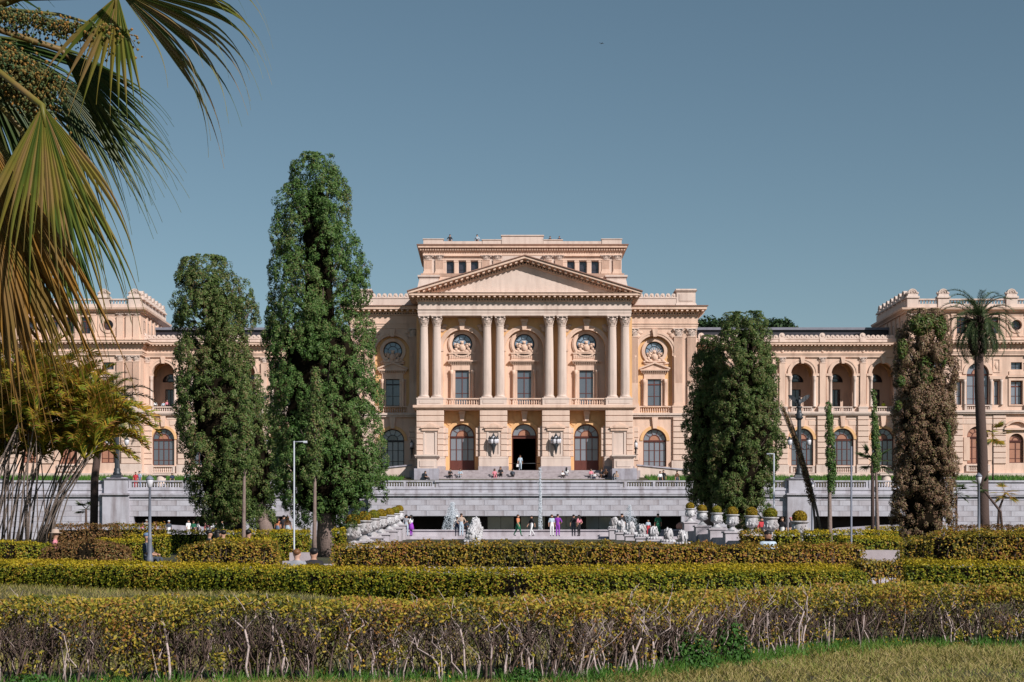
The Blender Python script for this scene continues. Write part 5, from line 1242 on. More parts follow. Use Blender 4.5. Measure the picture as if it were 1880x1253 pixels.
hedge('low_hedge', pxpath([(550, 33.5), (610, 33.6)]), 0.5, 1.04, 'short low hedge before the two seated men', 'hedge', 1300, 0.05, 0.05, 0.03, seed=14)
hedge('shaggy_hedge', pxpath([(617, 35.4), (800, 35.0), (1100, 34.6), (1350, 34.6), (1576, 35.0)]), 1.0, [1.5, 1.55, 1.53, 1.49, 1.5], 'ragged olive and rust hedge with bare stems in front of the fountain', 'hedge_olive', 1000, 0.06, 0.1, 0.09, 0.5, bare=1.0, seed=15, twigs=True)
hedge('shaggy_hedge', pxpath([(338, 35.6), (420, 35.3), (510, 35.5)]), 0.9, [1.5, 1.58, 1.5], 'ragged yellowing shrub hedge before the shaded lawn, left of the seated men', 'hedge_olive', 1100, 0.06, 0.1, 0.12, 0.6, bare=0.7, seed=16, twigs=True)
hedge('rounded_hedge', pxpath([(96, 42), (165, 41.6), (236, 42)]), 1.2, [1.45, 1.66, 1.4], 'rounded browned hedge mound behind the clipped hedge at left', 'hedge_brown', 1000, 0.06, 0.05, 0.06, 0.75, seed=17)
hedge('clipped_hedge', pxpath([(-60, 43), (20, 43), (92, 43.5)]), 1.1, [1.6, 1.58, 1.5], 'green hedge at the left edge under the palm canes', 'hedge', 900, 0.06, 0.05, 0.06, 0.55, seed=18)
hedge('shaggy_hedge', pxpath([(1570, 31.5), (1690, 31.8)]), 0.8, [1.17, 1.2], 'short dark ragged hedge in the gap between clipped hedges at right', 'hedge_olive', 1000, 0.055, 0.05, 0.08, 0.5, bare=0.5, seed=19, twigs=True)
hedge('bushy_hedge', pxpath([(1668, 34), (1740, 33.4), (1960, 33)]), 1.3, [1.62, 1.82, 1.80], 'tall leafy hedge at right edge in front of the brown cypress', 'hedge_olive', 1100, 0.06, 0.1, 0.1, 0.55, bare=0.35, seed=20, twigs=True)
# parterre hedges farther back
FH = [(90, 215, 964, 62, 1.2, 'hedge_brown', 'browned parterre hedge beneath the feathery palm'),
      (205, 300, 963, 66, 1.2, 'hedge_olive', 'grey-green rounded parterre hedge right of the browned one, behind the lamp post'),
      (225, 560, 975, 72, 0.9, 'hedge', 'long clipped parterre hedge at left in front of the walking visitors'),
      (175, 262, 991, 48, 1.0, 'hedge', 'clipped parterre hedge just left of the near lamp post'),
      (240, 310, 983, 60, 0.8, 'hedge', 'small clipped parterre hedge patch behind the near lamp post'),
      (395, 507, 990, 44, 0.9, 'hedge', 'clipped parterre hedge behind the ragged shrub at left'),
      (500, 566, 975, 50, 1.6, 'hedge', 'dark clipped block hedge left of the tall cypress trunk'),
      (614, 632, 972, 60, 1.6, 'hedge', 'small clipped hedge right of the tall cypress trunk'),
      (1360, 1405, 976, 56, 1.0, 'hedge_olive', 'small bush behind the bald man at the right urns'),
      (1424, 1465, 977, 58, 1.4, 'hedge', 'clipped hedge behind the nearest right urn'),
      (1478, 1520, 976, 52, 1.4, 'hedge', 'clipped hedge block right of the nearest right urn'),
      (1500, 1645, 975, 64, 1.2, 'hedge', 'long clipped parterre hedge before the dark right recess'),
      (1545, 1650, 986, 46, 1.3, 'hedge', 'clipped parterre hedge left of the brown cypress above the path slab'),
      (1590, 1690, 968, 82, 1.0, 'hedge', 'far clipped parterre strip behind the small right palm'),
      (1745, 1960, 966, 60, 1.0, 'hedge_brown', 'browned parterre hedge at right beyond the date palm'),
      (1740, 1960, 978, 48, 0.8, 'hedge', 'clipped parterre hedge at right in front of the browned one')]
for i, (a, b, py, d, wd, mt, lb) in enumerate(FH):
    x0, x1 = (a - VPX) * d / FPX, (b - VPX) * d / FPX
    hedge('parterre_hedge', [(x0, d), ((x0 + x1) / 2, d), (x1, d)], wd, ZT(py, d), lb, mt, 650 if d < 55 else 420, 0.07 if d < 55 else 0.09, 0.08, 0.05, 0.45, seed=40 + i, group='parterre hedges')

M['dead_shade'] = leaf_mat('shaded_dead_foliage', [(0.025, 0.016, 0.012), (0.05, 0.034, 0.026), (0.09, 0.06, 0.045), (0.05, 0.045, 0.018)], 0.1)  # brown leaf fill; the shade between the stems is put into its colour
M['twigpale'] = surf('pale_bare_branch', (0.42, 0.33, 0.31), 0.9, 0.3, 14, 0.4, 50)
# ------------------------------------------------------------------ leggy front hedge
def front_hedge():
    path = np.array([(-8.2, 16.8), (-5.5, 16.95), (-2, 17.15), (0.9, 17.5), (2.2, 18.7), (3.3, 20.3), (4.6, 21.5), (6.2, 21.9), (8.2, 22.0), (11, 22.2)])
    seg = np.linalg.norm(np.diff(path, axis=0), axis=1); S = np.concatenate([[0], np.cumsum(seg)]); Lt = S[-1]
    r = np.random.default_rng(3); rr = random.Random(4)
    org = np.array([0.0, 18.5])
    root = empty('leggy_hedge', (0, 18.5, 0), 0, 'leggy front hedge with bare grey branches below a thin leafy top', 'hedge')
    X = lambda s: np.interp(s, S, path[:, 0]); Y = lambda s: np.interp(s, S, path[:, 1])
    def topz(s, a): return 0.95 + 0.07 * vnoise(s * 1.3, a * 3, 5) + 0.03 * vnoise(s * 6, a * 5, 15) + 0.015 * (s / Lt)
    # leaves of the top
    n = 60000; s = r.random(n) * Lt; a = r.uniform(-0.42, 0.42, n)
    thick = 0.29 + 0.26 * vnoise(s * 1.5, s * 0, 8) + 0.05 * vnoise(s * 5, a, 18)
    dep = r.random(n) ** 1.5; edge = np.abs(a) / 0.42
    z = topz(s, a) - 0.09 * edge ** 3 - dep * np.clip(thick, 0.12, 0.75)
    C = np.stack([X(s) - org[0], Y(s) + a - org[1], z], 1)
    N = np.stack([r.normal(0, 0.3, n), -0.6 * np.ones(n), 0.7 * np.ones(n)], 1)
    # clusters hanging lower
    nc = 230; sc_ = r.random(nc) * Lt; ac = r.uniform(-0.38, 0.05, nc); zc = r.uniform(0.12, 0.75, nc) ** 1.0
    k = 40; C2 = np.repeat(np.stack([X(sc_) - org[0], Y(sc_) + ac - org[1], zc], 1), k, 0) + r.normal(0, 0.055, (nc * k, 3)) * np.array([1.3, 1, 1.2])
    N2 = np.tile(np.array([[0, -0.6, 0.5]]), (nc * k, 1))
    C2[:, 2] = np.maximum(C2[:, 2], 0.03)
    kp = (dep < 0.22) | (r.random(n) < np.clip(0.75 + 1.3 * vnoise(s * 2.3, dep * 2.5 + a * 2, 66), 0.12, 1)); C, N = C[kp], N[kp]
    V = leaf_quads(np.concatenate([C, C2]), np.concatenate([N, N2]), 0.052, 0.026, r, 0.7)
    o = inst('leaves', quad_mesh('leaves', V, M['front_leaf']), root); o['kind'] = 'stuff'
    t = MB()
    for i in range(820):
        s_ = rr.random() * Lt; x, y = float(X(s_)), float(Y(s_)) + rr.uniform(-0.33, 0.22)
        b = Vector((x, y - org[1], -0.02)); ln = rr.uniform(-0.22, 0.22)
        h = rr.uniform(0.35, 0.62); r0 = rr.uniform(0.004, 0.015)
        p1 = b + Vector((ln * 0.4 + rr.uniform(-.03, .03), rr.uniform(-.05, .05), h * 0.5)); p2 = p1 + Vector((ln * 0.6 + rr.uniform(-.05, .05), rr.uniform(-.06, .06), h * 0.5))
        t.tube([b, (b + p1) / 2 + Vector((rr.uniform(-.02, .02), 0, 0)), p1, p2], [r0, r0 * .95, r0 * .85, r0 * .7], 5)
        for j in range(rr.randint(3, 5)):
            st = p1.lerp(p2, rr.random()); e1 = st + Vector((rr.uniform(-.16, .16), rr.uniform(-.12, .08), rr.uniform(.08, .2)))
            e2 = e1 + Vector((rr.uniform(-.1, .1), rr.uniform(-.08, .05), rr.uniform(.1, .22)))
            t.tube([st, e1, e2], [r0 * .6, r0 * .45, r0 * .25], 4)
            for q in range(2):
                e3 = e1.lerp(e2, rr.random()); t.tube([e3, e3 + Vector((rr.uniform(-.12, .12), rr.uniform(-.08, .06), rr.uniform(.03, .16)))], [r0 * .3, r0 * .15], 3)
    o = t.build('branches', M['twig'], root); o['kind'] = 'stuff'
    t = MB()
    for i in range(300):
        s_ = (rr.random() if i % 3 else rr.gauss(0.5, 0.12)) * Lt; x, y = float(X(s_)), float(Y(s_)) + rr.uniform(-0.36, 0.1); b = Vector((x, y - org[1], -0.02)); r0 = 0.005 + 0.013 * rr.random() ** 2; ln = rr.gauss(0, 0.16); h = rr.uniform(0.28, 0.68)
        p1 = b + Vector((ln * .5, rr.uniform(-.04, .06), h)); t.tube([b, b.lerp(p1, .35) + Vector((rr.uniform(-.04, .04), 0, 0)), b.lerp(p1, .7) + Vector((rr.uniform(-.04, .04), 0, 0)), p1], [r0, r0 * .9, r0 * .85, r0 * .75], 6)
        for j in range(rr.randint(2, 3)):
            e1 = p1 + Vector((rr.uniform(-.2, .2), rr.uniform(-.1, .1), rr.uniform(.08, .2))); e2 = e1 + Vector((rr.uniform(-.12, .12), rr.uniform(-.06, .1), rr.uniform(.08, .2)))
            t.tube([p1, e1, e2], [r0 * .6, r0 * .45, r0 * .25], 5)
            for q in range(2): e3 = e1.lerp(e2, rr.random()); t.tube([e3, e3 + Vector((rr.uniform(-.12, .12), rr.uniform(-.08, .06), rr.uniform(.03, .16)))], [r0 * .3, r0 * .15], 3)
    o = t.build('thick_branches', M['twigpale'], root); o['kind'] = 'stuff'
    n = 30000; s = r.random(n) * Lt; a = r.uniform(-0.30, 0.42, n); zq = 0.08 + 0.72 * r.random(n) ** 0.6
    kp = r.random(n) < np.clip(0.62 + 0.9 * vnoise(s * 1.6, zq * 4, 31), 0.05, 1)
    C = np.stack([X(s) - org[0], Y(s) + a - org[1], zq], 1)[kp]
    o = inst('shaded_dead_leaves', quad_mesh('shaded_dead_leaves', leaf_quads(C, r.normal(0, 1, C.shape), 0.05, 0.018, r), M['dead_shade']), root); o['kind'] = 'stuff'
    return path
HP = front_hedge()
def hedge_y(x): return np.interp(x, HP[:, 0], HP[:, 1])

# ------------------------------------------------------------------ lawn
def blades(name, X, Y, hgt, wid, mat, lean=0.5, seed=1):
    r = np.random.default_rng(seed); n = len(X)
    Z = np.interp(Y, [q[0] for q in TER], [q[1] for q in TER]) + 0.035 * np.sin(X * 0.9 + Y * 0.4) * np.sin(Y * 0.7) - 0.015
    h = hgt * r.uniform(0.45, 1.3, n); a = r.uniform(0, 2 * np.pi, n); w_ = wid * r.uniform(0.6, 1.3, n)
    b = np.stack([np.cos(a) * w_, np.sin(a) * w_ * 0.5, 0 * a], 1)
    tip = np.stack([r.normal(0, lean, n) * h, r.normal(0, lean, n) * h, h], 1); Cc = np.stack([X, Y, Z], 1)
    V = np.stack([Cc - b, Cc + b, Cc + tip + b * 0.15, Cc + tip - b * 0.15], 1).reshape(-1, 3)
    o = inst(name, quad_mesh(name, V, M[mat])); o['kind'] = 'stuff'; return o
r = np.random.default_rng(77)
n = 130000; X = r.uniform(-7.5, 10.5, n); Y = hedge_y(X) - 0.25 - 5.0 * r.random(n) ** 1.4
k = (Y > 15.3) & (r.random(n) < np.clip(0.62 + 0.9 * vnoise(X * 7, Y * 9, 71), 0.1, 1)); o = blades('lawn_grass', X[k], Y[k], 0.075, 0.009, 'grass', 0.9, 1); tag(o, 'dry straw coloured lawn grass in front of the leggy hedge', 'grass')
n = 90000; Y = r.uniform(18.2, 35, n); X = r.uniform(-0.42, 0.40, n) * Y; k = Y > hedge_y(X) + 0.3
o = blades('lawn_grass', X[k], Y[k], 0.085, 0.008, 'grass', 0.7, 2); tag(o, 'dry lawn grass between the leggy hedge and the clipped hedge', 'grass')
n = 36000; X = r.uniform(-7.5, 10.5, n); Y = hedge_y(X) + r.normal(-0.25, 0.30, n) ; k = r.random(n) < np.clip(0.22 + 0.45 * np.exp(-((X - 3.2) / 1.8) ** 2) + 0.5 * vnoise(X * 2.6, Y * 1.5, 4), 0, 1)
o = blades('green_grass', X[k], Y[k], 0.15, 0.009, 'greengrass', 0.55, 3); tag(o, 'fresh green grass fringe at the foot of the leggy hedge', 'grass')
n = 30000; X = r.uniform(-70, 70, n); Y = 165 + 6.5 * r.random(n); k = np.abs(X - X0) > 13.5
o = blades('bank_grass', X[k], Y[k], 0.35, 0.05, 'greengrass', 0.4, 5); tag(o, 'green grass bank on the terrace before the museum', 'grass')
def bush(name, p, rad, n, leaf, mat, label, seed):
    r = np.random.default_rng(seed); D = r.normal(0, 1, (n, 3)); D /= np.linalg.norm(D, axis=1)[:, None]; D[:, 2] = np.abs(D[:, 2])
    C = D * np.array(rad) * r.uniform(0.35, 1.0, (n, 1)) ** 0.6
    root = empty(name, p, 0, label, 'weed'); o = inst('leaves', quad_mesh('leaves', leaf_quads(C, D, leaf, leaf * 0.5, r, 0.6), M[mat]), root); o['kind'] = 'stuff'
    t = MB()
    for i in range(14):
        d = Vector(D[i]); t.tube([(0, 0, 0), (d.x * rad[0] * .5, d.y * rad[1] * .5, d.z * rad[2] * .6), (d.x * rad[0] * .9, d.y * rad[1] * .9, d.z * rad[2] * .9)], [0.008, 0.006, 0.003], 4)
    o = t.build('stems', M['twig'], root); o['kind'] = 'stuff'
bush('weed_bush', (P(1262, 1196, 18.6).x, 18.6, 0.0), (0.42, 0.25, 0.5), 1500, 0.06, 'bushgreen', 'bright green leafy weed growing among the bare branches at right of centre', 5)
bush('weed_bush', (P(1338, 1192, 19.5).x, 19.45, 0.0), (0.3, 0.2, 0.62), 1100, 0.06, 'bushgreen', 'taller bright green weed right beside the first one in the leggy hedge', 6)
bush('weed_bush', (P(965, 1238, 16.95).x, 16.95, 0.0), (0.2, 0.15, 0.22), 400, 0.05, 'bushgreen', 'small green weed at the foot of the leggy hedge in the middle', 7)
bush('weed_bush', (P(60, 1248, 16.5).x, 16.5, 0.0), (0.3, 0.15, 0.16), 400, 0.05, 'bushgreen', 'small green weed at the foot of the leggy hedge at far left', 8)

# ------------------------------------------------------------------ cypresses
def cypress(name, outline, d, basepx, label, mat, nleaf, seed, leafL=0.2, gap=0.0, trunk_r=0.3, ry=0.9, clump=0.42, cat='tree', lean=0.0, trunktop=0.75, group=None, coretop=0.75):
    r = np.random.default_rng(seed); rr = random.Random(seed)
    k = d / FPX; bp = P(basepx[0], basepx[1], d)
    zs = np.array([EYE + (VPY - o[0]) * k for o in outline])[::-1]; xl = np.array([(o[1] - VPX) * k for o in outline])[::-1]; xr = np.array([(o[2] - VPX) * k for o in outline])[::-1]
    root = empty(name, bp, 0, label, cat, group)
    z0, z1 = zs[0], zs[-1]; zz = np.linspace(z0, z1, 400); rad = (np.interp(zz, zs, xr) - np.interp(zz, zs, xl)) / 2 * 1.05; cx = (np.interp(zz, zs, xr) + np.interp(zz, zs, xl)) / 2
    w_ = rad + 0.05; cw = np.cumsum(w_); cw /= cw[-1]
    slim = nleaf < 10000
    def surf_pt(z, th, f):
        q = np.interp(z, zz, rad) * f; c = np.interp(z, zz, cx)
        return np.stack([c + np.cos(th) * q, np.sin(th) * q * ry, z], 1)
    # lumps sit on the crown's skin; every leaf belongs to the nearest lump
    area = 2 * math.pi * float(rad.mean()) * (z1 - z0); ns = max(10, int(area / (clump ** 2 * (0.5 if slim else 0.60))))
    zs_ = np.interp((np.arange(ns) + r.random(ns)) / ns, cw, zz); ts = 2.39996 * np.arange(ns) + r.normal(0, 0.35, ns)
    up = np.clip((zs_ - z0) / (z1 - z0), 0, 1); fs_ = r.uniform(0.76, 1.0, ns) * np.where(r.random(ns) < 0.16 + 0.1 * up, 0.6, 1.0)
    SP = surf_pt(zs_, ts, fs_); size = clump * r.uniform(0.6, 1.45, ns)
    SP[:, 2] = np.minimum(SP[:, 2], z1 - size * 0.35)
    per = 14 if slim else 52; nt_ = nleaf // per
    wt_ = size ** 2 * np.where(np.sin(ts) > 0.45, 0.4, 1.0); bi = r.choice(ns, nt_, p=wt_ / wt_.sum())
    E = r.normal(0, 1, (nt_, 3)); E /= np.linalg.norm(E, axis=1)[:, None]
    outv = np.stack([np.cos(ts), np.sin(ts), 0.55 + 0 * ts], 1)[bi]; outv /= np.linalg.norm(outv, axis=1)[:, None]
    dt = (E * outv).sum(1); fl = dt < -0.1; E[fl] -= 2 * dt[fl][:, None] * outv[fl]
    sz = (size[bi] * (0.4 if slim else 0.5))[:, None]
    TC = SP[bi] - outv * sz * 0.6 + E * sz * np.array([0.95, 0.95, 1.35]) * r.uniform(0.8, 1.05, (nt_, 1))
    tr_ = (leafL * (1.0 if slim else 1.25)) * r.uniform(0.65, 1.3, nt_)
    D = r.normal(0, 1, (nt_ * per, 3)); D /= np.linalg.norm(D, axis=1)[:, None]
    ot = np.repeat(E + np.array([0, 0, 0.35]), per, 0); ot /= np.linalg.norm(ot, axis=1)[:, None]
    dt = (D * ot).sum(1); fl = dt < 0; D[fl] -= 2 * dt[fl][:, None] * ot[fl]
    L = np.repeat(TC, per, 0) + D * np.repeat(tr_, per)[:, None] * np.array([1, 1, 1.25]) * r.uniform(0.75, 1.08, (nt_ * per, 1))
    L[:, 2] = np.minimum(L[:, 2], z1 + 0.05)
    L -= np.array([bp.x, 0, bp.z]); E, outv = D, ot
    leafL = leafL * (0.9 if slim else 0.68)
    CC = SP; nc = ns; rc = np.interp(zs_, zz, rad)
    V = leaf_quads(L, E + outv * 0.25, leafL, leafL * 0.5, r, 0.30)
    o = inst('crown', quad_mesh('crown', V, M[mat]), root); o['kind'] = 'stuff'
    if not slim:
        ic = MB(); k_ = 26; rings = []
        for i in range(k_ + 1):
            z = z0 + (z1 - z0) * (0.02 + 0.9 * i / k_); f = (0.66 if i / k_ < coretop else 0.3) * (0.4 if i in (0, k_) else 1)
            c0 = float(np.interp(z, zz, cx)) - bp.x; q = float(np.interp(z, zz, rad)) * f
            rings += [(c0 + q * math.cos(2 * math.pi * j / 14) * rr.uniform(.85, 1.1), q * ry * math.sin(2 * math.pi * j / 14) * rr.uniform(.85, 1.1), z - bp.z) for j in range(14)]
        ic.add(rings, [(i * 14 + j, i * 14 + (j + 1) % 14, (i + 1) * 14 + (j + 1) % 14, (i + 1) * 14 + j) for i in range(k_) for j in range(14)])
        ic.build('dark_core', M['inner'], root)
    t = MB(); h = z1 - bp.z; top = Vector((float(np.interp(z0 + (z1 - z0) * trunktop, zz, cx)) - bp.x, 0, (z0 + (z1 - z0) * trunktop) - bp.z)); pts = []; rads = []
    for i in range(9):
        q = i / 8; pts.append(Vector((lean * q * (1 - q) * 2, 0, -0.1)).lerp(top, q) if i else Vector((0, 0, -0.15))); rads.append(trunk_r * (1.25 if i == 0 else 1.0) * (1 - 0.82 * q))
    t.tube(pts, rads, 9); t.build('trunk', M['bark'], root)
    b = MB()
    for i in range(0, nc, max(1, nc // 90)):
        e = Vector(CC[i]) - Vector((bp.x, 0, bp.z)); zz0 = max(0.15 * h, e.z - rc[i] * 0.9); q = min(1, zz0 / max(top.z, .1)); st = Vector((0, 0, 0)).lerp(top, q)
        b.tube([st, st.lerp(e, 0.5) + Vector((0, 0, -0.1)), e], [trunk_r * 0.22, trunk_r * 0.14, 0.012], 4)
    o = b.build('branches', M['darkbark'], root); o['kind'] = 'stuff'
    return root
cypress('cypress_tree', [(288, 553, 602), (305, 533, 622), (340, 528, 637), (380, 512, 640), (430, 505, 658), (480, 505, 668), (540, 500, 672), (600, 496, 680), (660, 494, 685), (720, 495, 690), (780, 497, 697), (840, 500, 707), (895, 514, 709), (916, 520, 702), (932, 532, 660), (948, 550, 640), (960, 575, 625)], 62, (602, 1026),
        'tallest dark green cypress with thick ridged trunk, left of the museum portico', 'cypress', 225000, 21, 0.12, trunk_r=0.42, clump=0.78, coretop=0.55)
cypress('cypress_tree', [(475, 348, 396), (490, 335, 426), (525, 330, 440), (545, 328, 470), (565, 326, 472), (600, 330, 462), (640, 328, 462), (680, 328, 470), (720, 325, 490), (760, 330, 492), (800, 335, 512), (840, 342, 527), (880, 346, 526), (920, 355, 508), (950, 372, 490), (970, 395, 470)], 74, (495, 1002),
        'broad lumpy dark green cypress left of the tallest one, with leaning trunk', 'cypress2', 165000, 22, 0.14, trunk_r=0.4, clump=0.95, coretop=0.6)
cypress('cypress_tree', [(576, 1340, 1404), (590, 1326, 1410), (640, 1318, 1414), (700, 1318, 1422), (760, 1312, 1432), (800, 1308, 1434), (850, 1306, 1426), (900, 1310, 1416), (940, 1322, 1400), (962, 1335, 1380)], 118, (1360, 968),
        'olive cypress with bare forked lower trunk behind the right urns', 'cypress2', 115000, 23, 0.2, trunk_r=0.4, clump=1.05)
cypress('cypress_tree', [(618, 1290, 1314), (640, 1284, 1324), (690, 1268, 1336), (760, 1260, 1342), (850, 1258, 1342), (900, 1262, 1338), (928, 1274, 1325)], 121.2, (1300, 968),
        'narrow cypress standing in deep shade at the left of the right pair', 'cypress2', 90000, 24, 0.2, trunk_r=0.4, clump=1.05)
cypress('dying_cypress', [(572, 1690, 1725), (582, 1665, 1738), (600, 1656, 1744), (640, 1646, 1748), (700, 1645, 1750), (800, 1645, 1750), (900, 1645, 1748), (960, 1645, 1746), (1000, 1660, 1735)], 57, (1695, 1028),
        'brown dying columnar cypress at right with a few green tufts on top', 'browncypress', 110000, 25, 0.105, trunk_r=0.25, clump=0.55)
def tuft(p, rad, n, seed, label, mat='cypress', leaf=0.15):
    r = np.random.default_rng(seed); D = r.normal(0, 1, (n, 3)); D /= np.linalg.norm(D, axis=1)[:, None]
    return leaf_quads(D * np.array(rad) * r.uniform(0.5, 1, (n, 1)), D + np.array([0.3, -0.5, 0.4]), leaf, leaf * 0.4, r, 0.5) + np.array(p)
dc = [o for o in bpy.data.objects if o.name == 'dying_cypress'][0]
V = np.concatenate([tuft(P(px, py, 56.2) - dc.location, (a, a * 0.8, b), n, i, '', leaf=0.13) for i, (px, py, a, b, n) in enumerate(((1690, 597, 0.45, 0.4, 1300), (1705, 590, 0.35, 0.3, 700), (1727, 602, 0.22, 0.5, 900), (1732, 650, 0.15, 0.5, 400), (1657, 640, 0.2, 0.4, 600), (1655, 700, 0.15, 0.2, 200), (1650, 745, 0.12, 0.2, 150), (1742, 800, 0.1, 0.6, 300), (1700, 680, 0.3, 0.6, 300)))])
o = inst('green_tufts', quad_mesh('green_tufts', V, M['tuft']), dc); o['kind'] = 'stuff'
cypress('slender_cypress', [(690, 449, 451), (720, 445, 457), (780, 441, 460), (830, 440, 460), (868, 446, 455)], 47, (447, 1012), 'slender young cypress on a bare pale stem before the broad cypress', 'cypress2', 6500, 26, 0.09, trunk_r=0.07, clump=0.2, trunktop=0.95, group='slender young cypresses')
cypress('slender_cypress', [(678, 577, 582), (720, 572, 589), (790, 566, 592), (840, 567, 590), (880, 573, 584)], 46, (577, 1016), 'slender young cypress on a bare stem before the tallest cypress', 'cypress2', 6500, 27, 0.09, trunk_r=0.07, clump=0.2, trunktop=0.95, group='slender young cypresses')
cypress('slender_cypress', [(738, 1520, 1521), (790, 1519, 1527), (850, 1520, 1532), (880, 1523, 1530), (905, 1523, 1529)], 52, (1524, 1000), 'thin dark young cypress between the eagle column and the small right palm', 'cypress', 6000, 28, 0.075, trunk_r=0.09, clump=0.2, trunktop=0.9, group='slender young cypresses')
cypress('slender_cypress', [(715, 1603, 1604), (780, 1603, 1610), (830, 1603, 1614), (870, 1604, 1612)], 66, (1612, 992), 'thin green young cypress beside the small palm at right', 'cypress', 5000, 29, 0.09, trunk_r=0.09, clump=0.2, trunktop=0.9, group='slender young cypresses')
cypress('small_shrub', [(945, 1378, 1384), (955, 1368, 1394), (975, 1366, 1396)], 116, (1381, 972), 'small upright shrub at the foot of the right cypress pair', 'cypress2', 2600, 30, 0.16, trunk_r=0.05, clump=0.3, cat='shrub')
# crossing dead stems
ds = empty('dead_stems', P(1505, 996, 60), 0, 'two long dead brown stems leaning left across the eagle column', 'dead tree')
b0 = ds.location
for j, (a, b) in enumerate((((1511, 994), (1432, 748)), ((1500, 992), (1446, 752)))):
    pa, pb = P(a[0], a[1], 60 + 0.3 * j) - b0, P(b[0], b[1], 60 + 0.3 * j) - b0
    mid = pa.lerp(pb, 0.45) + Vector((0.22, 0, 0))
    MB().tube([pa, pa.lerp(mid, .5) + Vector((.03, 0, 0)), mid, mid.lerp(pb, .5) + Vector((0.04, 0, 0)), pb], [0.045, 0.05, 0.06, 0.04, 0.015], 7).build('stem', M['cane'], ds)
r = np.random.default_rng(9); n = 2600; t_ = r.uniform(0.28, 1, n); pa, pb = np.array(P(1503, 990, 60) - b0), np.array(P(1438, 750, 60) - b0)
Cn = pa + (pb - pa) * t_[:, None] + np.array([0.22, 0, 0]) * (4 * t_ * (1 - t_))[:, None] * 0.8 + r.normal(0, 1, (n, 3)) * (0.075 * (1.25 - t_))[:, None]
o = inst('dry_scales', quad_mesh('dry_scales', leaf_quads(Cn, r.normal(0, 1, (n, 3)), 0.16, 0.035, r), M['browncypress']), ds); o['kind'] = 'stuff'

# ------------------------------------------------------------------ trees behind the museum
def far_tree(px, py, d, rx, rz_, label, seed):
    r = np.random.default_rng(seed); p = P(px, py, d); root = empty('broad_tree', (p.x, d, gz(d)), 0, label, 'tree', 'trees behind the museum roof')
    nc = 70; D = r.normal(0, 1, (nc, 3)); D /= np.linalg.norm(D, axis=1)[:, None]; CC = D * np.array([rx, rx * 0.7, rz_]) * r.uniform(0.5, 0.95, (nc, 1))
    per = 110; E = r.normal(0, 1, (nc * per, 3)); E /= np.linalg.norm(E, axis=1)[:, None]
    L = np.repeat(CC, per, 0) + E * r.uniform(0.6, 1, (nc * per, 1)) * 1.3; L[:, 2] += p.z - rz_ - gz(d)
    o = inst('crown', quad_mesh('crown', leaf_quads(L, E + np.array([0, 0, .4]), 0.5, 0.35, r), M['fartree']), root); o['kind'] = 'stuff'
    h = p.z - rz_ - gz(d)
    t = MB().tube([(0, 0, -0.3), (0.2, 0, h * 0.5), (0, 0, h)], [0.6, 0.45, 0.3], 8)
    for i in range(8): t.tube([(0.1, 0, h * 0.75), tuple(CC[i] * 0.7 + np.array([0, 0, h]))], [0.25, 0.06], 5)
    t.build('trunk', M['bark'], root)
far_tree(1345, 579, 236, 4.6, 4.0, 'broad dark green tree rising behind the museum roof at right of the portico', 1)
far_tree(1300, 588, 240, 3.6, 3.2, 'lower dark tree behind the museum roof beside the corner pedestal', 2)
far_tree(1432, 590, 245, 3.4, 2.6, 'small reddish-dark tree top behind the wing roof, rightmost of three', 3)

# ------------------------------------------------------------------ palms
def frond_mesh(L, droop, npair, leafL, wid, mat, seed, up=0.6, vee=0.5):
    """feather leaf along +x, arching down"""
    r = random.Random(seed); m = MB(); pts = []; p = Vector((0, 0, 0)); a = up; N = 12
    for i in range(N + 1):
        pts.append(p.copy()); p = p + Vector((math.cos(a), 0, math.sin(a))) * (L / N); a -= droop / N * (0.5 + i / N)
    m.tube(pts, [0.03 * (1 - 0.8 * i / N) * max(L / 2.5, .5) for i in range(N + 1)], 4)
    for i in range(npair):
        q = 0.12 + 0.88 * (i + r.random() * .5) / npair; f = q * N; k = min(int(f), N - 1); c = pts[k].lerp(pts[k + 1], f - k); t = (pts[k + 1] - pts[k]).normalized()
        ll = leafL * (math.sin(math.pi * min(0.98, 0.12 + 0.82 * q)) ** 0.6) * r.uniform(0.8, 1.1)
        for s in (-1, 1):
            n_ = Vector((-t.z, 0, t.x)); dv = (t * 0.75 + Vector((0, s, 0)) * 0.75 + n_ * (vee * r.uniform(0.2, 0.9))).normalized()
            mid = c + dv * ll * 0.55; tip = c + dv * ll + Vector((0, 0, -0.35 * ll * r.uniform(0.4, 1.2)))
            w_ = t * wid
            m.add([c - w_ * .5, c + w_ * .5, mid + w_ * .6, tip, mid - w_ * .6], [(0, 1, 2, 4), (4, 2, 3)])
    return m.mesh('frond', M[mat])
def put_fronds(root, c, meshes, n, seed, el0=-0.5, el1=1.2, az=None, sc=1.0):
    r = random.Random(seed)
    for i in range(n):
        o = bpy.data.objects.new('frond', r.choice(meshes)); link(o, root); o.location = c
        t = (i + r.random() * .6) / n; el = el0 + (el1 - el0) * t ** 1.3
        a = 2.39996 * i + r.uniform(-.3, .3) if az is None else r.uniform(*az)
        o.rotation_euler = (r.uniform(-.3, .3), -el, a); k = sc * r.uniform(0.85, 1.1); o.scale = (k, k, k)
DF = [frond_mesh(2.9, 2.1, 44, 0.42, 0.03, 'palm', i, 0.1) for i in range(4)]
dp = empty('date_palm', P(1807, 975, 92), 0, 'tall date palm with thick dark trunk and arching fronds at right', 'palm tree')
tp = P(1797, 606, 92) - dp.location
tk = [Vector((0, 0, -0.9)), Vector((-.05, 0, 1)), Vector((-.12, 0, tp.z * .4)), Vector((-.3, 0, tp.z * .7)), tp]
MB().tube(tk, [0.38, 0.35, 0.32, 0.29, 0.26], 12).build('trunk', M['palmbark'], dp)
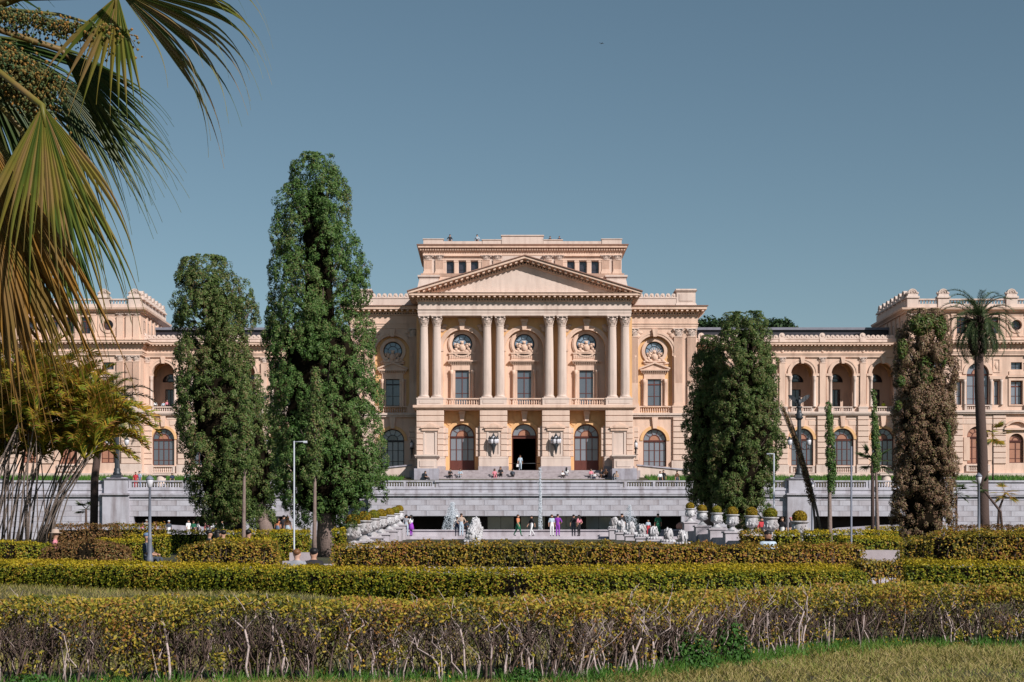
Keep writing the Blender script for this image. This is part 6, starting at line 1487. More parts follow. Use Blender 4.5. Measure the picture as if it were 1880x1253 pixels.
c = MB(); rr = random.Random(2)
for i in range(260):
    a = rr.uniform(0, 6.28); z = rr.uniform(-1.6, 0.6); q = 0.42 + 0.12 * (z + 1.6)
    c.tube([tp + Vector((q * .7 * math.cos(a), q * .7 * math.sin(a), z)), tp + Vector((q * 1.25 * math.cos(a), q * 1.25 * math.sin(a), z + 0.25))], [0.06, 0.03], 4)
o = c.build('leaf_bases', M['palmbark'], dp); o['kind'] = 'stuff'
put_fronds(dp, tp + Vector((0, 0, 0.5)), DF, 52, 4, -0.75, 1.45)
# feathery palm behind the areca clump
fp_ = empty('feather_palm', P(172, 968, 76), 0, 'shaggy feather palm with drooping fronds behind the cane clump at left', 'palm tree')
tp = P(200, 745, 76) - fp_.location
MB().tube([(0, 0, -0.6), (0.05, 0, tp.z * .4), (0.3, 0, tp.z * .75), tp], [0.2, 0.19, 0.18, 0.16], 10).build('trunk', M['palmbark'], fp_)
FF = [frond_mesh(2.5, 1.9, 40, 0.5, 0.035, m_, i, 0.2) for i, m_ in enumerate(('palm', 'areca', 'palm'))]
put_fronds(fp_, tp, FF, 46, 6, -0.6, 1.4)
# areca clump
AF = [frond_mesh(1.9, 1.9, 34, 0.5, 0.045, 'areca', 10 + i, 0.7, 0.8) for i in range(5)]
ar = empty('cane_palm_clump', P(60, 1006, 50), 0, 'dense clump of cane palms with yellow and orange fronds at left', 'palm')
rr = random.Random(12); b0 = ar.location
canes = []
for i in range(64):
    bx = rr.uniform(-60, 95); tx = bx + rr.uniform(-40, 75) + 20; ty = rr.uniform(700, 850)
    if i > 54: bx = rr.uniform(60, 100); tx = rr.uniform(150, 190); ty = rr.uniform(760, 850)
    dd = rr.uniform(-1.5, 1.5)
    pa = P(bx, 1004, 50 + dd * .6) - b0; pb = P(min(tx, 205), ty, 50 + dd) - b0; md = pa.lerp(pb, 0.5) + Vector((-(pb.x - pa.x) * 0.12, 0, 0))
    w_ = rr.uniform(0.016, 0.034)
    MB().tube([pa, pa.lerp(md, .5), md, md.lerp(pb, .5), pb], [w_ * 1.2, w_, w_, w_ * .9, w_ * .7], 6).build('cane', M['cane'], ar)
    put_fronds(ar, pb, AF, 6, 100 + i, -0.1, 1.35, None, rr.uniform(0.8, 1.15))
# fan palms
def fan_leaf(mb, hub, e1, nrm, Rr, spread, nseg, droop, seed, wscale=1.0, steps=9, start=0.0, tipfall=0.35, tip=1.0):
    r = random.Random(seed); e1 = Vector(e1).normalized(); nrm = Vector(nrm); nrm = (nrm - e1 * nrm.dot(e1)).normalized(); e2 = nrm.cross(e1)
    for k in range(nseg):
        ph = -spread + 2 * spread * (k + 0.5) / nseg + r.uniform(-.01, .01); dv = e1 * math.cos(ph) + e2 * math.sin(ph); side = (-e1 * math.sin(ph) + e2 * math.cos(ph))
        L = Rr * (0.86 + 0.14 * math.cos(ph)) * r.uniform(0.88, 1.12) * tip; p = Vector(hub); d_ = dv.copy(); vs = []; dphi = 2 * spread / nseg; st = L / steps
        sway = r.uniform(-.4, .4); brk = r.random(); L = L * (1 if brk > 0.25 else r.uniform(0.6, 0.9)); st = L / steps
        for i in range(steps + 1):
            q = i / steps; wd = min(q * L * math.tan(dphi / 2) * 1.02, L * 0.5 * math.tan(dphi / 2) * max(0.0, 1 - max(0, q - 0.45) / 0.42) ** 1.1) * wscale + 0.0022
            fold = nrm * (wd * 1.15)
            vs += [p - side * wd, p + fold, p + side * wd]
            if q > 0.42: d_ = (d_ + (Vector((0, 0, -1)) + side * sway * .5) * droop * (q - 0.35) * (1 + tipfall * r.random())).normalized()
            else: d_ = (d_ + Vector((0, 0, -1)) * droop * 0.05).normalized()
            p = p + d_ * st
        mb.add(vs, [f for i in range(steps) for f in ((3 * i, 3 * i + 3, 3 * i + 4, 3 * i + 1), (3 * i + 1, 3 * i + 4, 3 * i + 5, 3 * i + 2))])
    return mb
def small_fan_palm(px, py_base, py_top, d, rad, label, n=12, seed=1, mat='palm', lean=0.0, group='small fan palms'):
    root = empty('fan_palm', P(px, py_base, d), 0, label, 'palm tree', group); tp = P(px + lean, py_top, d) - root.location; rr = random.Random(seed)
    MB().tube([(0, 0, -0.4), (lean * 0.004, 0, tp.z * .5), tp], [0.09, 0.075, 0.07], 8).build('trunk', M['palmbark'], root)
    for i in range(n):
        a = 2.4 * i + rr.uniform(-.3, .3); el = rr.uniform(-0.9, 1.2); dv = Vector((math.cos(a) * math.cos(el), math.sin(a) * math.cos(el), math.sin(el))); hub = tp + dv * rad * 0.5
        m = MB().tube([tp, hub], [0.02, 0.015], 4); nn = Vector((0, 0, 1)) if abs(dv.z) < .8 else Vector((1, 0, 0))
        fan_leaf(m, hub, dv, nn, rad * 0.6, 1.5, 14, 0.25, seed * 50 + i, 1.0, 5); m.build('leaf', M[mat], root)
small_fan_palm(1823, 880, 798, 165, 2.0, 'small pale fan palm against the museum right of the date palm trunk', 14, 3, 'areca')
small_fan_palm(1756, 972, 905, 110, 1.1, 'small fan palm between the brown cypress and the date palm', 12, 4, 'palm')
small_fan_palm(1602, 992, 848, 68, 0.95, 'small fan palm with thin stem left of the brown cypress', 9, 5, 'palm')
small_fan_palm(158, 972, 935, 100, 0.9, 'small fan palm at the wall foot beneath the feather palm', 10, 6, 'palm')
small_fan_palm(1832, 968, 905, 95, 1.0, 'drooping small palm leaning at the wall right of the date palm', 8, 7, 'areca', 14)
small_fan_palm(1842, 985, 895, 90, 0.8, 'thin stemmed palm sprout with one long bent stalk at right edge', 5, 8, 'palm', -40)

# the big fan palm hanging into the picture at top left
D0 = 12.0
near = empty('tall_fan_palm', (-4.9, 12.6, 0), 0, 'big fan palm hanging into the top left corner with green and dry leaves', 'palm tree')
nl = near.location; heart = Vector((-4.85, 12.6, 5.75)) - nl
MB().tube([(0, 0, -0.1), (0.05, 0, 2.5), heart], [0.2, 0.17, 0.16], 12).build('trunk', M['palmbark'], near)
def near_leaf(hpx, hpy, d, tipdir, nrm, Rr, spread, nseg, droop, mat, seed, steps=12, name='leaf', tf=0.4):
    hub = P(hpx, hpy, d) - nl; m = MB(); fan_leaf(m, hub, tipdir, nrm, Rr, spread, nseg, droop, seed, 1.0, steps, 0, tf)
    o = m.build(name, M[mat], near); mid = heart.lerp(hub, 0.55) + Vector((0, 0, 0.15))
    MB().tube([heart, mid, hub, hub + Vector(tipdir).normalized() * Rr * 0.12], [0.035, 0.028, 0.026, 0.01], 6).build('leaf_stalk', M['fan'], o)
near_leaf(78, 195, 11.5, (0.16, -0.12, -1), (0.3, -1, 0.25), 1.42, 0.62, 26, 0.26, 'fan', 1, 16)
near_leaf(66, 215, 12.2, (0.08, 0.1, -1), (0.2, -1, 0.1), 1.75, 0.55, 28, 0.28, 'fan', 2, 16)
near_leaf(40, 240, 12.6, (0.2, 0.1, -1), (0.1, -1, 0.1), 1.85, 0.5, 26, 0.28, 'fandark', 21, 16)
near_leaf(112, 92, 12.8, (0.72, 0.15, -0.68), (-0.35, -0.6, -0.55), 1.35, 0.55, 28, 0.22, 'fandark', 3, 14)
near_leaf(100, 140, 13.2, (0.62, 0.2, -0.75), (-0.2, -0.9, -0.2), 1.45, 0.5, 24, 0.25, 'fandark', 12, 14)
near_leaf(218, -16, 11.8, (0.93, -0.1, -0.36), (-0.25, -0.8, -0.5), 1.5, 0.62, 28, 0.46, 'fan', 4, 16, tf=0.6)
near_leaf(216, -8, 12.0, (-0.25, -0.1, -0.95), (0.2, -1, 0.0), 0.95, 0.55, 14, 0.2, 'fan', 5, 12)
near_leaf(-30, 240, 11.9, (0.1, 0, -1), (0.2, -1, 0.1), 2.2, 0.55, 24, 0.25, 'fandry', 6, 16, 'dry_leaf')
near_leaf(-60, 330, 12.1, (0.22, 0, -1), (0.3, -1, 0.1), 2.0, 0.55, 22, 0.25, 'fandry', 7, 16, 'dry_leaf')
near_leaf(5, 300, 12.4, (0.12, 0, -1), (0.1, -1, 0.0), 1.75, 0.5, 22, 0.25, 'fan', 8, 16)
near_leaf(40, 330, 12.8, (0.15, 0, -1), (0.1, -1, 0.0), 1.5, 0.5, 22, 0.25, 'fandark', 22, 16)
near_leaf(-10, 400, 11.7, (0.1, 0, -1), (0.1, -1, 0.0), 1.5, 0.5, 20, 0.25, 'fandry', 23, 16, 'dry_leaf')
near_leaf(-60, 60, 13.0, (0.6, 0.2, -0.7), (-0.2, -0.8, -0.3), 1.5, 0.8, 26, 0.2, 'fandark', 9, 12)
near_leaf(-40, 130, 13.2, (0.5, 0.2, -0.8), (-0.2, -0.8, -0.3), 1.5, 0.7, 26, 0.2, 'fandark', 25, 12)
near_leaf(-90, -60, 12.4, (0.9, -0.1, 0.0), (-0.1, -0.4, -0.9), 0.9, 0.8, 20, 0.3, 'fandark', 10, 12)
near_leaf(-120, 430, 12.4, (0.45, 0.0, -0.9), (0.1, -1, 0.0), 1.6, 0.45, 18, 0.25, 'fandry', 13, 14, 'dry_leaf')
fr = MB(); rr = random.Random(8)
for (x0, y0, x1, y1, wpx, n) in ((-20, 15, 235, 62, 24, 1300), (-20, 70, 95, 150, 40, 2200), (0, 110, 75, 170, 34, 900)):
    st = P(x0, y0, 12.1) - nl; en = P(x1, y1, 12.1) - nl
    fr.tube([st, st.lerp(en, .5) + Vector((0, 0, .05)), en], [0.018, 0.014, 0.005], 5)
    for i in range(n):
        t = rr.random(); q = st.lerp(en, t) + Vector((rr.gauss(0, wpx / 232 * .5), rr.gauss(0, .1), -abs(rr.gauss(0, wpx / 232 * .7))))
        octa(fr, q, rr.uniform(0.009, 0.016))
        if i % 3 == 0: fr.tube([st.lerp(en, t), q], [0.004, 0.002], 3)
o = fr.build('fruit_cluster', M['fruit'], near); o['kind'] = 'stuff'
# ------------------------------------------------------------------ people
def tone(name, c, rough=0.8): return surf(name, c, rough, 0.1, 6, 0.0)
CLO = {k: tone('cloth_' + k, c) for k, c in dict(white=(0.7, 0.69, 0.7), grey=(0.3, 0.3, 0.33), dark=(0.02, 0.018, 0.022), navy=(0.03, 0.04, 0.08), pink=(0.62, 0.22, 0.27), orange=(0.55, 0.2, 0.1), green=(0.02, 0.13, 0.07),
       purple=(0.28, 0.05, 0.42), blue=(0.14, 0.2, 0.32), pale=(0.42, 0.5, 0.58), red=(0.45, 0.04, 0.05), beige=(0.45, 0.33, 0.26), slate=(0.05, 0.06, 0.08), lime=(0.5, 0.55, 0.03), brown=(0.12, 0.06, 0.035)).items()}
SKIN = [tone('skin_a', (0.45, 0.25, 0.17), 0.6), tone('skin_b', (0.28, 0.14, 0.09), 0.6), tone('skin_c', (0.55, 0.33, 0.25), 0.6)]
HAIR = {k: tone('hair_' + k, c, 0.5) for k, c in dict(black=(0.012, 0.01, 0.01), brown=(0.06, 0.028, 0.015), grey=(0.35, 0.34, 0.33), ginger=(0.16, 0.07, 0.03)).items()}
def skeleton(pose):
    """joints: name -> (pos, radius); bones: (a, b, slot)"""
    J = {}; B = []
    def j(n, x, y, z, r): J[n] = ((x, y, z), r)
    sit = pose.startswith('sit')
    hz = 0.09 if sit else 0.93
    fw = -0.10 if pose == 'sit_bent' else 0.0
    j('pel', 0, 0, hz, 0.145); j('waist', 0, fw * .3, hz + 0.18, 0.125); j('chest', 0, fw * .8, hz + 0.38, 0.15); j('neck', 0, fw * 1.2, hz + 0.535, 0.062); j('chin', 0, fw * 1.4 - 0.015, hz + 0.61, 0.075); j('head', 0, fw * 1.5 - 0.01, hz + 0.70, 0.098); j('crown', 0, fw * 1.5, hz + 0.765, 0.075)
    B += [('pel', 'waist', 2), ('waist', 'chest', 1), ('chest', 'neck', 1), ('neck', 'chin', 0), ('chin', 'head', 0), ('head', 'crown', 0)]
    j('nose', 0, fw * 1.5 - 0.115, hz + 0.675, 0.02); B.append(('head', 'nose', 0))
    for s, n in ((-1, 'l'), (1, 'r')):
        j('ear' + n, s * 0.1, fw * 1.5, hz + 0.69, 0.02); B.append(('head', 'ear' + n, 0))
        sw = {'walk': 0.22 * s, 'stand': 0.02 * s}.get(pose, 0)
        j('sh' + n, s * 0.185, fw, hz + 0.47, 0.068)
        if sit:
            j('el' + n, s * 0.25, -0.08 + fw, hz + 0.2, 0.048); j('wr' + n, s * 0.13, -0.3 + fw, hz + 0.16, 0.036); j('hd' + n, s * 0.09, -0.39 + fw, hz + 0.15, 0.04)
            j('hip' + n, s * 0.1, -0.02, hz, 0.1); j('kn' + n, s * 0.13, -0.43, hz + 0.06, 0.065); j('an' + n, s * 0.12, -0.42 if pose != 'sit_bent' else -0.36, hz - 0.33, 0.046); j('to' + n, s * 0.13, -0.58, hz - 0.38, 0.038)
        else:
            if pose == 'phone':
                j('el' + n, s * 0.24, -0.05, hz + 0.2, 0.048); j('wr' + n, s * 0.1, -0.26, hz + 0.33, 0.036); j('hd' + n, s * 0.05, -0.32, hz + 0.38, 0.04)
            elif pose == 'hips':
                j('el' + n, s * 0.36, 0.06, hz + 0.2, 0.048); j('wr' + n, s * 0.2, -0.03, hz + 0.05, 0.036); j('hd' + n, s * 0.15, -0.06, hz + 0.03, 0.04)
            else:
                j('el' + n, s * 0.25, sw * .5 + 0.02, hz + 0.18, 0.048); j('wr' + n, s * 0.27, sw - 0.05, hz - 0.06, 0.036); j('hd' + n, s * 0.265, sw - 0.07, hz - 0.16, 0.042)
            j('hip' + n, s * 0.095, 0, hz - 0.02, 0.1)
            lw = -0.25 * s if pose == 'walk' else 0.0
            j('kn' + n, s * 0.1, lw * .5 - 0.02, 0.5, 0.066); j('an' + n, s * 0.1, lw + 0.01 + (0.08 if lw > 0 else 0), 0.09 + (0.05 if lw > 0 else 0), 0.045); j('to' + n, s * 0.12, lw - 0.14, 0.035 + (0.02 if lw > 0 else 0), 0.038)
        B += [('chest', 'sh' + n, 1), ('sh' + n, 'el' + n, 1), ('el' + n, 'wr' + n, 0), ('wr' + n, 'hd' + n, 0), ('pel', 'hip' + n, 2), ('hip' + n, 'kn' + n, 2), ('kn' + n, 'an' + n, 2), ('an' + n, 'to' + n, 3)]
    return J, B
_pm = {}
def person_mesh(pose):
    if pose in _pm: return _pm[pose]
    J, B = skeleton(pose); names = list(J); idx = {n: i for i, n in enumerate(names)}
    me = bpy.data.meshes.new('body_' + pose); me.from_pydata([J[n][0] for n in names], [(idx[a], idx[b]) for a, b, _ in B], [])
    ob = bpy.data.objects.new('body_src', me); COL.objects.link(ob)
    md = ob.modifiers.new('skin', 'SKIN'); md.use_smooth_shade = True
    for i, n in enumerate(names):
        sv = me.skin_vertices[0].data[i]; sv.radius = (J[n][1] * (1.12 if n in ('pel', 'waist', 'chest') else 1), J[n][1] * (0.8 if n in ('chest', 'waist') else 1)); sv.use_root = (n == 'pel')
    sb = ob.modifiers.new('sub', 'SUBSURF'); sb.levels = 1; sb.render_levels = 1
    dg = bpy.context.evaluated_depsgraph_get(); dg.update()
    out = bpy.data.meshes.new_from_object(ob.evaluated_get(dg)); bpy.data.objects.remove(ob)
    out.name = 'body'
    while len(out.materials) < 4: out.materials.append(None)
    seg = [(np.array(J[a][0]), np.array(J[b][0]), k) for a, b, k in B]
    for p in out.polygons:
        c = np.array(p.center); best = 9; bk = 0
        for a, b, k in seg:
            t = np.clip(np.dot(c - a, b - a) / (np.dot(b - a, b - a) + 1e-9), 0, 1); d = np.linalg.norm(c - a - (b - a) * t)
            if d < best: best = d; bk = k
        p.material_index = bk
    hd = np.array(J['head'][0]); _pm[pose] = (out, hd); return _pm[pose]
def hair_mesh(kind):
    m = MB()
    if kind == 'short': m.blob((0, 0.018, 0.045), (0.108, 0.118, 0.088), 12, 8)
    elif kind == 'long': m.blob((0, 0.02, 0.04), (0.115, 0.122, 0.095), 12, 8); m.blob((0, 0.085, -0.13), (0.115, 0.06, 0.22), 10, 8)
    elif kind == 'cap': m.blob((0, 0.01, 0.055), (0.112, 0.12, 0.075), 12, 8); m.box(-0.07, 0.07, -0.19, -0.08, 0.05, 0.065)
    elif kind == 'hat': m.lathe([(0.2, 0.03), (0.2, 0.045), (0.115, 0.05), (0.11, 0.14), (0.05, 0.16)], n=16)
    elif kind == 'crop': m.blob((0, 0.02, 0.035), (0.103, 0.112, 0.085), 12, 8)
    return m
_hm = {k: hair_mesh(k) for k in ('short', 'long', 'cap', 'hat', 'crop')}
EYES = MB()
for s in (-1, 1): EYES.blob((s * 0.035, -0.088, 0.012), (0.013, 0.008, 0.009), 6, 4)
MOUTH = MB().blob((0, -0.085, -0.06), (0.025, 0.01, 0.006), 6, 4)
def person(px, py, d, pose, face, label, top, bottom, hair=('short', 'black'), h=1.0, skin=0, shoes='dark', z=None, extra=None):
    me, hd = person_mesh(pose); p = P(px, py, d)
    if z is not None: p.z = z
    root = bpy.data.objects.new('person', me); link(root); root.location = p; root.rotation_euler = (0, 0, math.radians(face)); root.scale = (h, h, h)
    tag(root, label, 'person', 'visitors in the garden and on the terrace')
    for i, m in enumerate((SKIN[skin], CLO[top], CLO[bottom], CLO[shoes])):
        root.material_slots[i].link = 'OBJECT'; root.material_slots[i].material = m
    def child(name, mb, mat, loc=hd):
        o = mb.build(name, mat, root); o.location = tuple(loc); return o
    hk, hc = hair
    if hk: child('hat' if hk in ('cap', 'hat') else 'hair', _hm[hk], HAIR[hc] if hc in HAIR else CLO[hc])
    if d < 60 and abs(face) < 100:
        child('eyes', EYES, HAIR['black']); child('mouth', MOUTH, CLO['brown'])
    if extra == 'bag': child('bag', MB().fbox(-0.13, 0.13, -0.05, 0.05, -0.36, -0.06, 0, -0.02, True).tube([(-0.08, 0, -0.06), (0, 0, 0.12), (0.08, 0, -0.06)], 0.01, 5), CLO['white'], (0.3, -0.05, 0.8))
    if extra == 'pack': child('backpack', MB().blob((0, 0.2, 0), (0.17, 0.12, 0.24), 10, 8), CLO['slate'], (0, 0, 0.42))
    if extra == 'skirt': child('skirt', MB().lathe([(0.15, 1.0), (0.19, 0.85), (0.25, 0.55), (0.22, 0.55)], n=14), CLO[bottom], (0, 0, 0))
    if extra == 'dress': child('skirt', MB().lathe([(0.14, 1.05), (0.18, 0.88), (0.22, 0.3), (0.2, 0.3)], n=14), CLO[top], (0, 0, 0))
    return root
blk, brn = ('short', 'black'), ('short', 'brown'); lbk, lbr = ('long', 'black'), ('long', 'brown')
person(955, 865, 171.6, 'walk', 180, 'person in pale shirt and jeans walking into the open museum door with white bag', 'pale', 'pale', brn, 1.0, 0, z=9.5, extra='bag')
ST = lambda y: 9.5 - 0.165 * min(7, max(0, int((171 - y) / 0.42)))
def stepsit(px, y, face, label, top, bottom, hair, sk=0, h=1.0, pose='sit', extra=None): person(px, 880, y, pose, face, label, top, bottom, hair, h, sk, z=ST(y), extra=extra)
stepsit(781, 166.9, 60, 'dark haired person in dark clothes sitting by the left stair pedestal', 'dark', 'dark', lbk)
stepsit(826, 168.5, 20, 'person in black bending over a bag on the museum steps', 'dark', 'dark', blk, 0, 1.0, 'sit_bent')
stepsit(845, 168.6, -15, 'woman in pale top sitting alone on the left part of the museum steps', 'pale', 'grey', lbr)
stepsit(908, 168.6, 10, 'person in pink sitting on the steps beside a woman in black', 'pink', 'pink', lbk, 1)
stepsit(919, 169.1, 0, 'woman in black sitting a step higher beside the person in pink', 'dark', 'dark', lbk, 0, 1.1)
stepsit(941, 168.7, 170, 'person with slate backpack sitting turned away on the steps below the entrance', 'slate', 'dark', blk, extra='pack')
stepsit(1033, 168.5, 30, 'small child in white and dark on the steps right of the entrance', 'white', 'dark', blk, 0, 0.75)
stepsit(1040, 168.9, 170, 'long haired woman in white seated beside a child on the steps', 'white', 'grey', lbk)
stepsit(1085, 168.5, 15, 'person in bright pink top sitting on the right part of the steps', 'pink', 'grey', lbk)
stepsit(1092, 168.2, -10, 'small child sitting right beside the person in bright pink', 'white', 'navy', brn, 0, 0.7)
stepsit(1104, 168.7, 10, 'dark clothed person sitting next to the shaded stair corner', 'dark', 'brown', lbk)
stepsit(1113, 168.5, -20, 'person in brown and black huddled on the right steps', 'brown', 'dark', blk, 1, 1.0, 'sit_bent')
stepsit(1132, 166.9, -20, 'person in beige sitting against the right stair pedestal', 'beige', 'grey', brn)
T = lambda y: gz(y)
for (px, y, f, lb, a, b, hr, h) in ((1212, 156, 20, 'person in white shirt on the terrace behind the balustrade right of the steps', 'white', 'dark', brn, 0.98), (1218, 156.6, -20, 'person in black top beside the white shirt on the right terrace', 'dark', 'dark', blk, 1.02), (1243, 156, 30, 'person in brown walking on the right terrace near the dark cypress', 'brown', 'slate', blk, 1.0),
        (249, 155.5, 10, 'person in red on the left terrace behind the balustrade', 'red', 'red', brn, 0.95), (256, 155.8, -30, 'person in pale blue beside the one in red on the left terrace', 'pale', 'blue', blk, 1.0), (316, 155.5, 40, 'person in dark blue leaning on the left terrace balustrade', 'navy', 'dark', blk, 0.9), (344, 155.5, -10, 'person in white on the terrace beside the broad cypress', 'white', 'green', brn, 1.0)):
    person(px, 880, y, 'stand', f, lb, a, b, hr, h, 0, z=T(y))
# on the fountain ledge
for (px, f, pose, lb, a, b, hr, h, ex, y) in ((746, 170, 'stand', 'person in grey shirt at the left end of the fountain ledge', 'grey', 'pale', blk, 1.0, None, 121.5), (755, -120, 'phone', 'woman in white top holding a phone at the left end of the fountain', 'white', 'purple', lbk, 0.98, 'skirt', 120.6),
        (839, 180, 'stand', 'dark trousered person with pale hat left of the carved white lumps', 'white', 'navy', ('hat', 'white'), 0.95, None, 121.4), (847, 175, 'hips', 'person in dusty pink shirt and jeans facing the left water plume', 'beige', 'pale', brn, 1.05, None, 121.0), (857, 150, 'stand', 'child in dark clothes next to the carved white lumps', 'slate', 'dark', blk, 0.75, None, 121.2),
        (951, 60, 'walk', 'woman in orange top and green skirt walking along the fountain', 'orange', 'green', ('short', 'brown'), 1.0, 'skirt', 121.0), (976, -60, 'walk', 'person in dark top and white trousers walking toward the fountain middle', 'dark', 'white', blk, 0.95, None, 121.0),
        (1013, 15, 'stand', 'woman in pale blue top and white trousers beside the purple outfit', 'pale', 'white', lbr, 1.0, None, 121.0), (1024, 160, 'hips', 'person in an all purple outfit on the fountain ledge', 'purple', 'purple', blk, 1.02, None, 121.0),
        (1053, 170, 'stand', 'person in black on the fountain ledge beside a pink shirt', 'dark', 'slate', blk, 1.0, None, 121.3), (1063, -130, 'hips', 'person in pink shirt and black trousers on the fountain ledge', 'pink', 'dark', lbk, 0.98, None, 120.8)):
    person(px, 985, y, pose, f, lb, a, b, hr, h, 0, z=1.93, extra=ex)
for (px, y, f, lb, a, b, hr, h, pose) in ((1142, 121.5, 200, 'man in black with cap behind the right carved lumps', 'dark', 'dark', ('cap', 'dark'), 1.05, 'stand'), (1190, 121.5, 10, 'child in pale blue and red behind the right carved lumps', 'pale', 'red', blk, 0.78, 'stand'), (1208, 122, 190, 'person in long green coat near the right end of the fountain', 'green', 'green', blk, 1.05, 'stand')):
    person(px, 985, y, pose, f, lb, a, b, hr, h, 0, z=1.93, extra='dress' if a == 'green' else None)
# along the left wall
row = [(262, 'pink', 'grey', lbr, 0.9, 'person in pink at the far left end of the wall opening'), (269, 'white', 'pale', ('short', 'grey'), 1.05, 'tall person in white behind the near lamp post'), (285, 'pink', 'pale', lbr, 0.95, 'person in pale pink right of the near lamp post'), (302, 'beige', 'dark', blk, 0.7, 'small child in beige before the grey ramp wall'), (310, 'slate', 'white', ('cap', 'white'), 1.0, 'walking person in dark top and white cap before the grey ramp wall'),
       (346, 'white', 'white', blk, 1.05, 'broad person in white left of one in green by the wall'), (355, 'green', 'dark', brn, 0.98, 'person in green between two people in white by the left wall'), (363, 'white', 'dark', blk, 1.0, 'person in white right of the one in green by the left wall'), (376, 'red', 'white', brn, 0.9, 'person in red under the broad cypress'), (381, 'pink', 'pale', lbk, 0.98, 'woman in pink under the broad cypress'), (388, 'white', 'grey', blk, 1.0, 'person in white next to the woman in pink under the cypress'), (397, 'pale', 'dark', brn, 0.97, 'person in pale grey at right of the group under the cypress'), (408, 'white', 'navy', blk, 1.0, 'person in white left of the slender young cypress stem'), (470, 'white', 'white', brn, 1.0, 'person in white beside the leaning cypress trunk'), (479, 'pale', 'grey', blk, 1.0, 'person in pale blue beside the leaning cypress trunk')]
for i, (px, a, b, hr, h, lb) in enumerate(row): person(px, 980, 139 + 1.3 * (i % 3), 'walk' if i % 2 else 'stand', (40, 170, -60, 100, -150)[i % 5], lb, a, b, hr, h, i % 3, z=gz(139))
person(510, 980, 112, 'stand', 160, 'person in orange shirt left of the tall cypress trunk', 'orange', 'blue', lbk, 0.97, 0, z=gz(112))
person(521, 980, 110, 'stand', -170, 'person in dark clothes behind the dark block hedge', 'dark', 'dark', blk, 1.05, 0, z=gz(110))
person(528, 980, 108, 'stand', 175, 'red haired woman in brown top and pale jeans behind the dark block hedge', 'brown', 'pale', ('long', 'ginger'), 1.0, 0, z=gz(108))
person(634, 990, 70, 'stand', 150, 'person in dark clothes standing just left of the nearest left urn', 'navy', 'dark', blk, 0.95, 1, z=gz(70))
for (px, d, f, lb, a, hr) in ((384, 52, 120, 'leftmost of the shaded people seated on the lawn', 'slate', blk), (400, 51, 160, 'person in slate top seated in the shade with long dark hair', 'slate', lbk), (410, 52, -150, 'rightmost of three people seated close together in the shade', 'navy', blk), (456, 50, 170, 'lone dark clothed person seated in shade beside the slender stem', 'dark', blk)):
    person(px, 990, d, 'sit', f, lb, a, 'dark', hr, 1.0, 0, z=gz(d) + 0.12)
person(270, 1010, 46.1, 'sit', 75, 'person in blue cap and slate clothes seated at the lamp post foot', 'slate', 'slate', ('cap', 'blue'), 1.0, 0, z=gz(45) + 0.0)
person(101, 1000, 46, 'sit', 100, 'person in pink shirt and straw hat seated beyond the brown hedge at left', 'pink', 'beige', ('hat', 'beige'), 1.0, 0, z=gz(46) + 0.08)
person(545, 1030, 38, 'sit', 170, 'man with cropped reddish hair in grey shirt seated with his back turned', 'grey', 'navy', ('crop', 'ginger'), 1.02, 2, z=0.47)
person(576, 1030, 38.1, 'sit', 195, 'dark haired man in black shirt seated beside the one in grey', 'dark', 'dark', ('short', 'black'), 1.04, 0, z=0.47)
person(1410, 1000, 39, 'stand', 8, 'man with cropped hair in pale blue shirt facing us behind the ragged hedge', 'pale', 'navy', ('crop', 'black'), 1.0, 1, z=0.12)
person(1398, 985, 92, 'stand', 20, 'person in white and red between two right urns', 'red', 'dark', blk, 1.0, 0, z=gz(92))
person(1436, 985, 92, 'stand', -30, 'person in black and white left of the nearest right urn', 'dark', 'white', brn, 1.0, 0, z=gz(92))
person(1452, 985, 90, 'stand', 60, 'person with pink cap just left of the nearest right urn', 'dark', 'grey', ('cap', 'pink'), 1.0, 0, z=gz(90))
for (px, lb, a, hr, h) in ((285, 'person in white on the left wing balcony, leftmost of three', 'white', brn, 0.9), (300, 'person in pale blue on the left wing balcony, middle of three', 'pale', blk, 0.85), (307, 'person in pink on the left wing balcony, rightmost of three', 'pink', brn, 0.95)): person(px, 750, 180.9, 'stand', 10, lb, a, 'dark', hr, h, 0, z=16.7)
person(1622, 750, 181.0, 'stand', 0, 'person in yellow-green vest on the right wing balcony', 'lime', 'lime', blk, 0.85, 0, z=16.7)
for (px, lb, a, f) in ((826, 'leftmost dark figure looking over the roof parapet', 'dark', 20), (876, 'dark figure with pale shirt on the roof left of the parapet crown', 'pale', -20), (1010, 'dark figure on the roof just right of the parapet crown', 'dark', 40), (1027, 'rightmost dark figure on the roof parapet', 'navy', -10)): person(px, 445, 185.2, 'hips', f, lb, a, 'dark', blk, 0.98 if px < 900 else 0.86, 0, z=37.2)
# bench for the seated men, path slabs and steps
bn = empty('stone_bench', (P(562, 1030, 38.2).x, 38.2, 0.12), 0, 'low stone bench under the two seated men', 'bench')
MB().box(-0.75, 0.75, -0.22, 0.25, 0.26, 0.34).build('seat', M['paving'], bn)
for s in (-1, 1): MB().box(s * 0.5 - 0.1, s * 0.5 + 0.1, -0.15, 0.18, 0, 0.26).build('support', M['paving'], bn)
def stone_steps(px0, px1, d, z0, n, label):
    x0, x1 = (px0 - VPX) * d / FPX, (px1 - VPX) * d / FPX
    r_ = empty('garden_steps', ((x0 + x1) / 2, d, z0), 0, label, 'steps'); w_ = (x1 - x0) / 2
    for i in range(n): MB().box(-w_ + 0.12 * i, w_ - 0.12 * i, 0.5 * i, 0.5 * i + 1.2, 0, 0.22 * (i + 1)).build('step', M['step'], r_)
stone_steps(505, 578, 39.6, 0.62, 3, 'low grey stone steps behind the two seated men')
